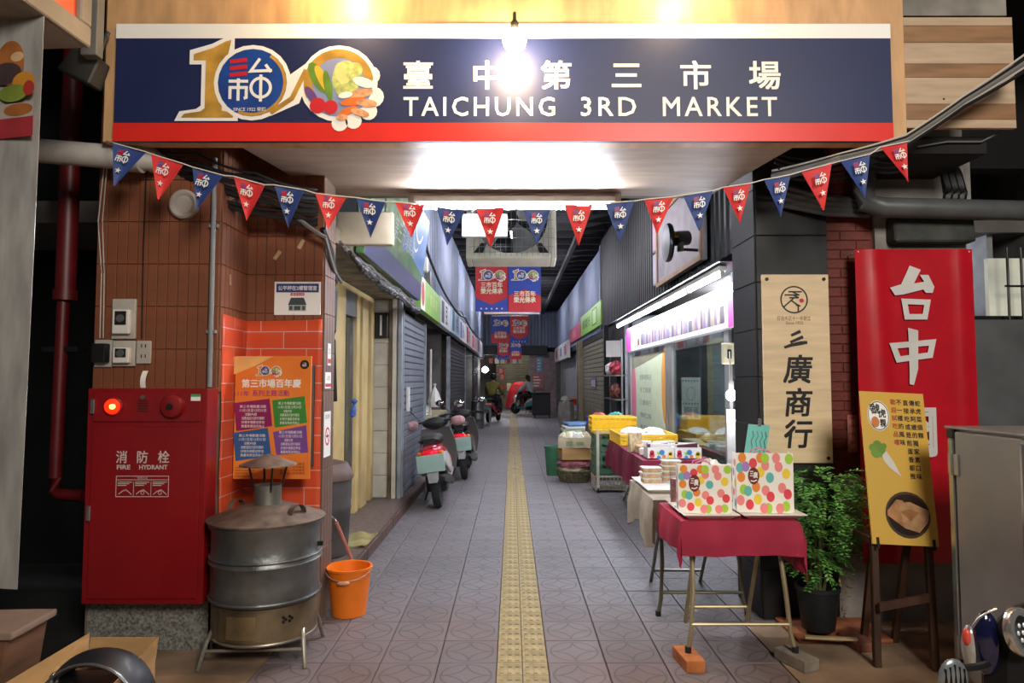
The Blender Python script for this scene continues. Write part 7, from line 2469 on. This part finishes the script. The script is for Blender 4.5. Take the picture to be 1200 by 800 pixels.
for i in range(6):
    o = MB().box(-.09, .09, -.03, .03, 0, .25).build('hanging_pack', (mat('red_pack'), m_white, mat('cream_pack'))[i % 3], loc=(-1.0 + .28 * i, 32.2, 2.25), bevel=.01)
    MB().cyl((0, 0, .24), (0, 0, 2.62), .006, n=5).build('cord', m_wire, o)
    tag(o, 'small pack hanging in a row behind the end beam', 'packet', 'packs hanging behind the end beam')


# ---- people
def person(label, joints, rad, clothes, loc, rz, hair_col, helmet=None):
    t = thing('person', label, 'person', loc, (0, 0, rz))
    J = {k: V(q) for k, q in joints.items()}

    def skin(name, chain, m, extra=0, sub=2, root=None):
        names, edges = [], []
        for a, b in chain:
            for q in (a, b):
                if q not in names:
                    names.append(q)
            edges.append((names.index(a), names.index(b)))
        me = bpy.data.meshes.new(name)
        me.from_pydata([J[q] for q in names], edges, [])
        o = link(name, me, t)
        sk = o.modifiers.new('skin', 'SKIN')
        sk.use_smooth_shade = True
        ld = me.skin_vertices[0].data
        for i, q in enumerate(names):
            r_ = rad[q] + extra
            ld[i].radius = (r_, r_)
            ld[i].use_root = (q == (root or names[0]))
        ss = o.modifiers.new('smooth', 'SUBSURF')
        ss.levels = ss.render_levels = sub
        me.materials.append(m)
        return o
    for s_ in 'lr':
        w, e = J['wrist_' + s_], J['elbow_' + s_]
        d = (w - e).normalized()
        sd = d.cross(V((0, 0, 1))).normalized()
        J['palm_' + s_] = w + d * .06
        rad['palm_' + s_] = .03
        for k in range(5):
            off = (k - 2) * .018
            ln = (.05, .085, .095, .085, .065)[k]
            base = w + d * (.04 if k == 0 else .085) + sd * off
            J['knuckle_%s%d' % (s_, k)] = base
            J['tip_%s%d' % (s_, k)] = base + d * ln + V((0, 0, -.025)) + (sd * -.03 if k == 0 else V((0, 0, 0)))
            rad['knuckle_%s%d' % (s_, k)] = .01
            rad['tip_%s%d' % (s_, k)] = .007
    ch = [('pelvis', 'waist'), ('waist', 'chest'), ('chest', 'neck'), ('neck', 'chin'), ('chin', 'head'), ('head', 'crown')]
    for s_ in 'lr':
        ch += [('chest', 'shoulder_' + s_), ('shoulder_' + s_, 'elbow_' + s_), ('elbow_' + s_, 'wrist_' + s_), ('wrist_' + s_, 'palm_' + s_), ('pelvis', 'hip_' + s_), ('hip_' + s_, 'knee_' + s_), ('knee_' + s_, 'ankle_' + s_), ('ankle_' + s_, 'toe_' + s_)]
        for k in range(5):
            ch += [('palm_' + s_, 'knuckle_%s%d' % (s_, k)), ('knuckle_%s%d' % (s_, k), 'tip_%s%d' % (s_, k))]
    skin('body', ch, mat('skin', '#b98a6c', .6, var=.05), 0, 2, 'pelvis')
    cj = [('pelvis', 'waist'), ('waist', 'chest'), ('chest', 'neck')]
    for s_ in 'lr':
        cj += [('chest', 'shoulder_' + s_), ('shoulder_' + s_, 'elbow_' + s_), ('elbow_' + s_, 'wrist_' + s_)]
    skin('jacket', cj, clothes[0], .04, 2, 'pelvis')
    cj = []
    for s_ in 'lr':
        cj += [('pelvis', 'hip_' + s_), ('hip_' + s_, 'knee_' + s_), ('knee_' + s_, 'ankle_' + s_)]
    skin('trousers', cj, clothes[1], .03, 2, 'pelvis')
    skin('shoes', [('ankle_l', 'toe_l')], m_blackpl, .018, 1)
    skin('shoes', [('ankle_r', 'toe_r')], m_blackpl, .018, 1)
    h = J['head']
    fw = V((0, 1, 0))
    mb = MB()
    mb.sphere(h + V((0, -.02, .035)), .125 if helmet else .115, 1, 1.05, 1.0, 18, 10)
    mb.v = [v_ for v_ in mb.v]
    mb.build('helmet' if helmet else 'hair', helmet or mat('dark_hair', hair_col, .6), t, smooth=True)
    if not helmet:
        MB().loft([(0, h.y - .16, h.z - .08, .03, .1), (0, h.y - .1, h.z - .06, .08, .16), (0, h.y - .04, h.z + .0, .09, .12)]).build('long_hair', mat('dark_hair', hair_col, .6), t, smooth=True)
    for s_ in (-1, 1):
        MB().sphere(h + V((s_ * .035, .105, -.01)), .011, n=8, k=5).build('eye', m_ink, t)
        MB().sphere(h + V((s_ * .098, .0, -.02)), .025, .4, .7, 1, n=8, k=5).build('ear', mat('skin'), t)
    MB().sphere(h + V((0, .118, -.035)), .015, .8, 1, 1.3, n=8, k=5).build('nose', mat('skin'), t)
    MB().box(h.x - .025, h.x + .025, h.y + .098, h.y + .106, h.z - .08, h.z - .07).build('mouth', mat('lips', '#8f4a44', .6), t)
    return t


RAD = dict(pelvis=.13, waist=.115, chest=.135, neck=.055, chin=.07, head=.098, crown=.07, shoulder_l=.065, shoulder_r=.065, elbow_l=.045, elbow_r=.045, wrist_l=.028, wrist_r=.028, hip_l=.085, hip_r=.085, knee_l=.058, knee_r=.058, ankle_l=.04, ankle_r=.04, toe_l=.03, toe_r=.03)
SIT = dict(pelvis=(0, -.22, .88), waist=(0, -.2, 1.03), chest=(0, -.13, 1.24), neck=(0, -.08, 1.40), chin=(0, -.03, 1.47), head=(0, -.03, 1.56), crown=(0, -.04, 1.64),
           shoulder_l=(-.19, -.11, 1.31), shoulder_r=(.19, -.11, 1.31), elbow_l=(-.27, .06, 1.1), elbow_r=(.27, .06, 1.1), wrist_l=(-.3, .2, .97), wrist_r=(.3, .2, .97),
           hip_l=(-.1, -.2, .86), hip_r=(.1, -.2, .86), knee_l=(-.15, .2, .78), knee_r=(.15, .2, .78), ankle_l=(-.13, .16, .41), ankle_r=(.13, .16, .41), toe_l=(-.13, .3, .36), toe_r=(.13, .3, .36))
rx, ry = at(578, 480, 24).x, 24.4
make_scooter('far scooter carrying the rider in the olive jacket', (m_kb, m_rb, m_vs), (rx, ry, -.001), -.25, 0)
person('rider in an olive yellow jacket and dark helmet sitting on a far scooter', dict(SIT), dict(RAD), (mat('olive_jacket', '#8a7f3c', .8, var=.15), mat('dark_trousers', '#22242a', .8)), (rx, ry, 0), -.25, '#141312', mat('dark_helmet', '#1d2024', .3, coat=.4))
rx, ry = at(617, 480, 29.5).x, 29.6
make_scooter('far white scooter with the long-haired person beside the red cart', (m_wb, mat('teal_pack'), m_vs), (rx, ry, -.001), .85, 0)
person('person with long dark hair in a pale grey top sitting on the far white scooter', dict(SIT), dict(RAD), (mat('pale_grey_top', '#b3b1b4', .8, var=.1), mat('dark_trousers')), (rx, ry, 0), .85, '#141110')
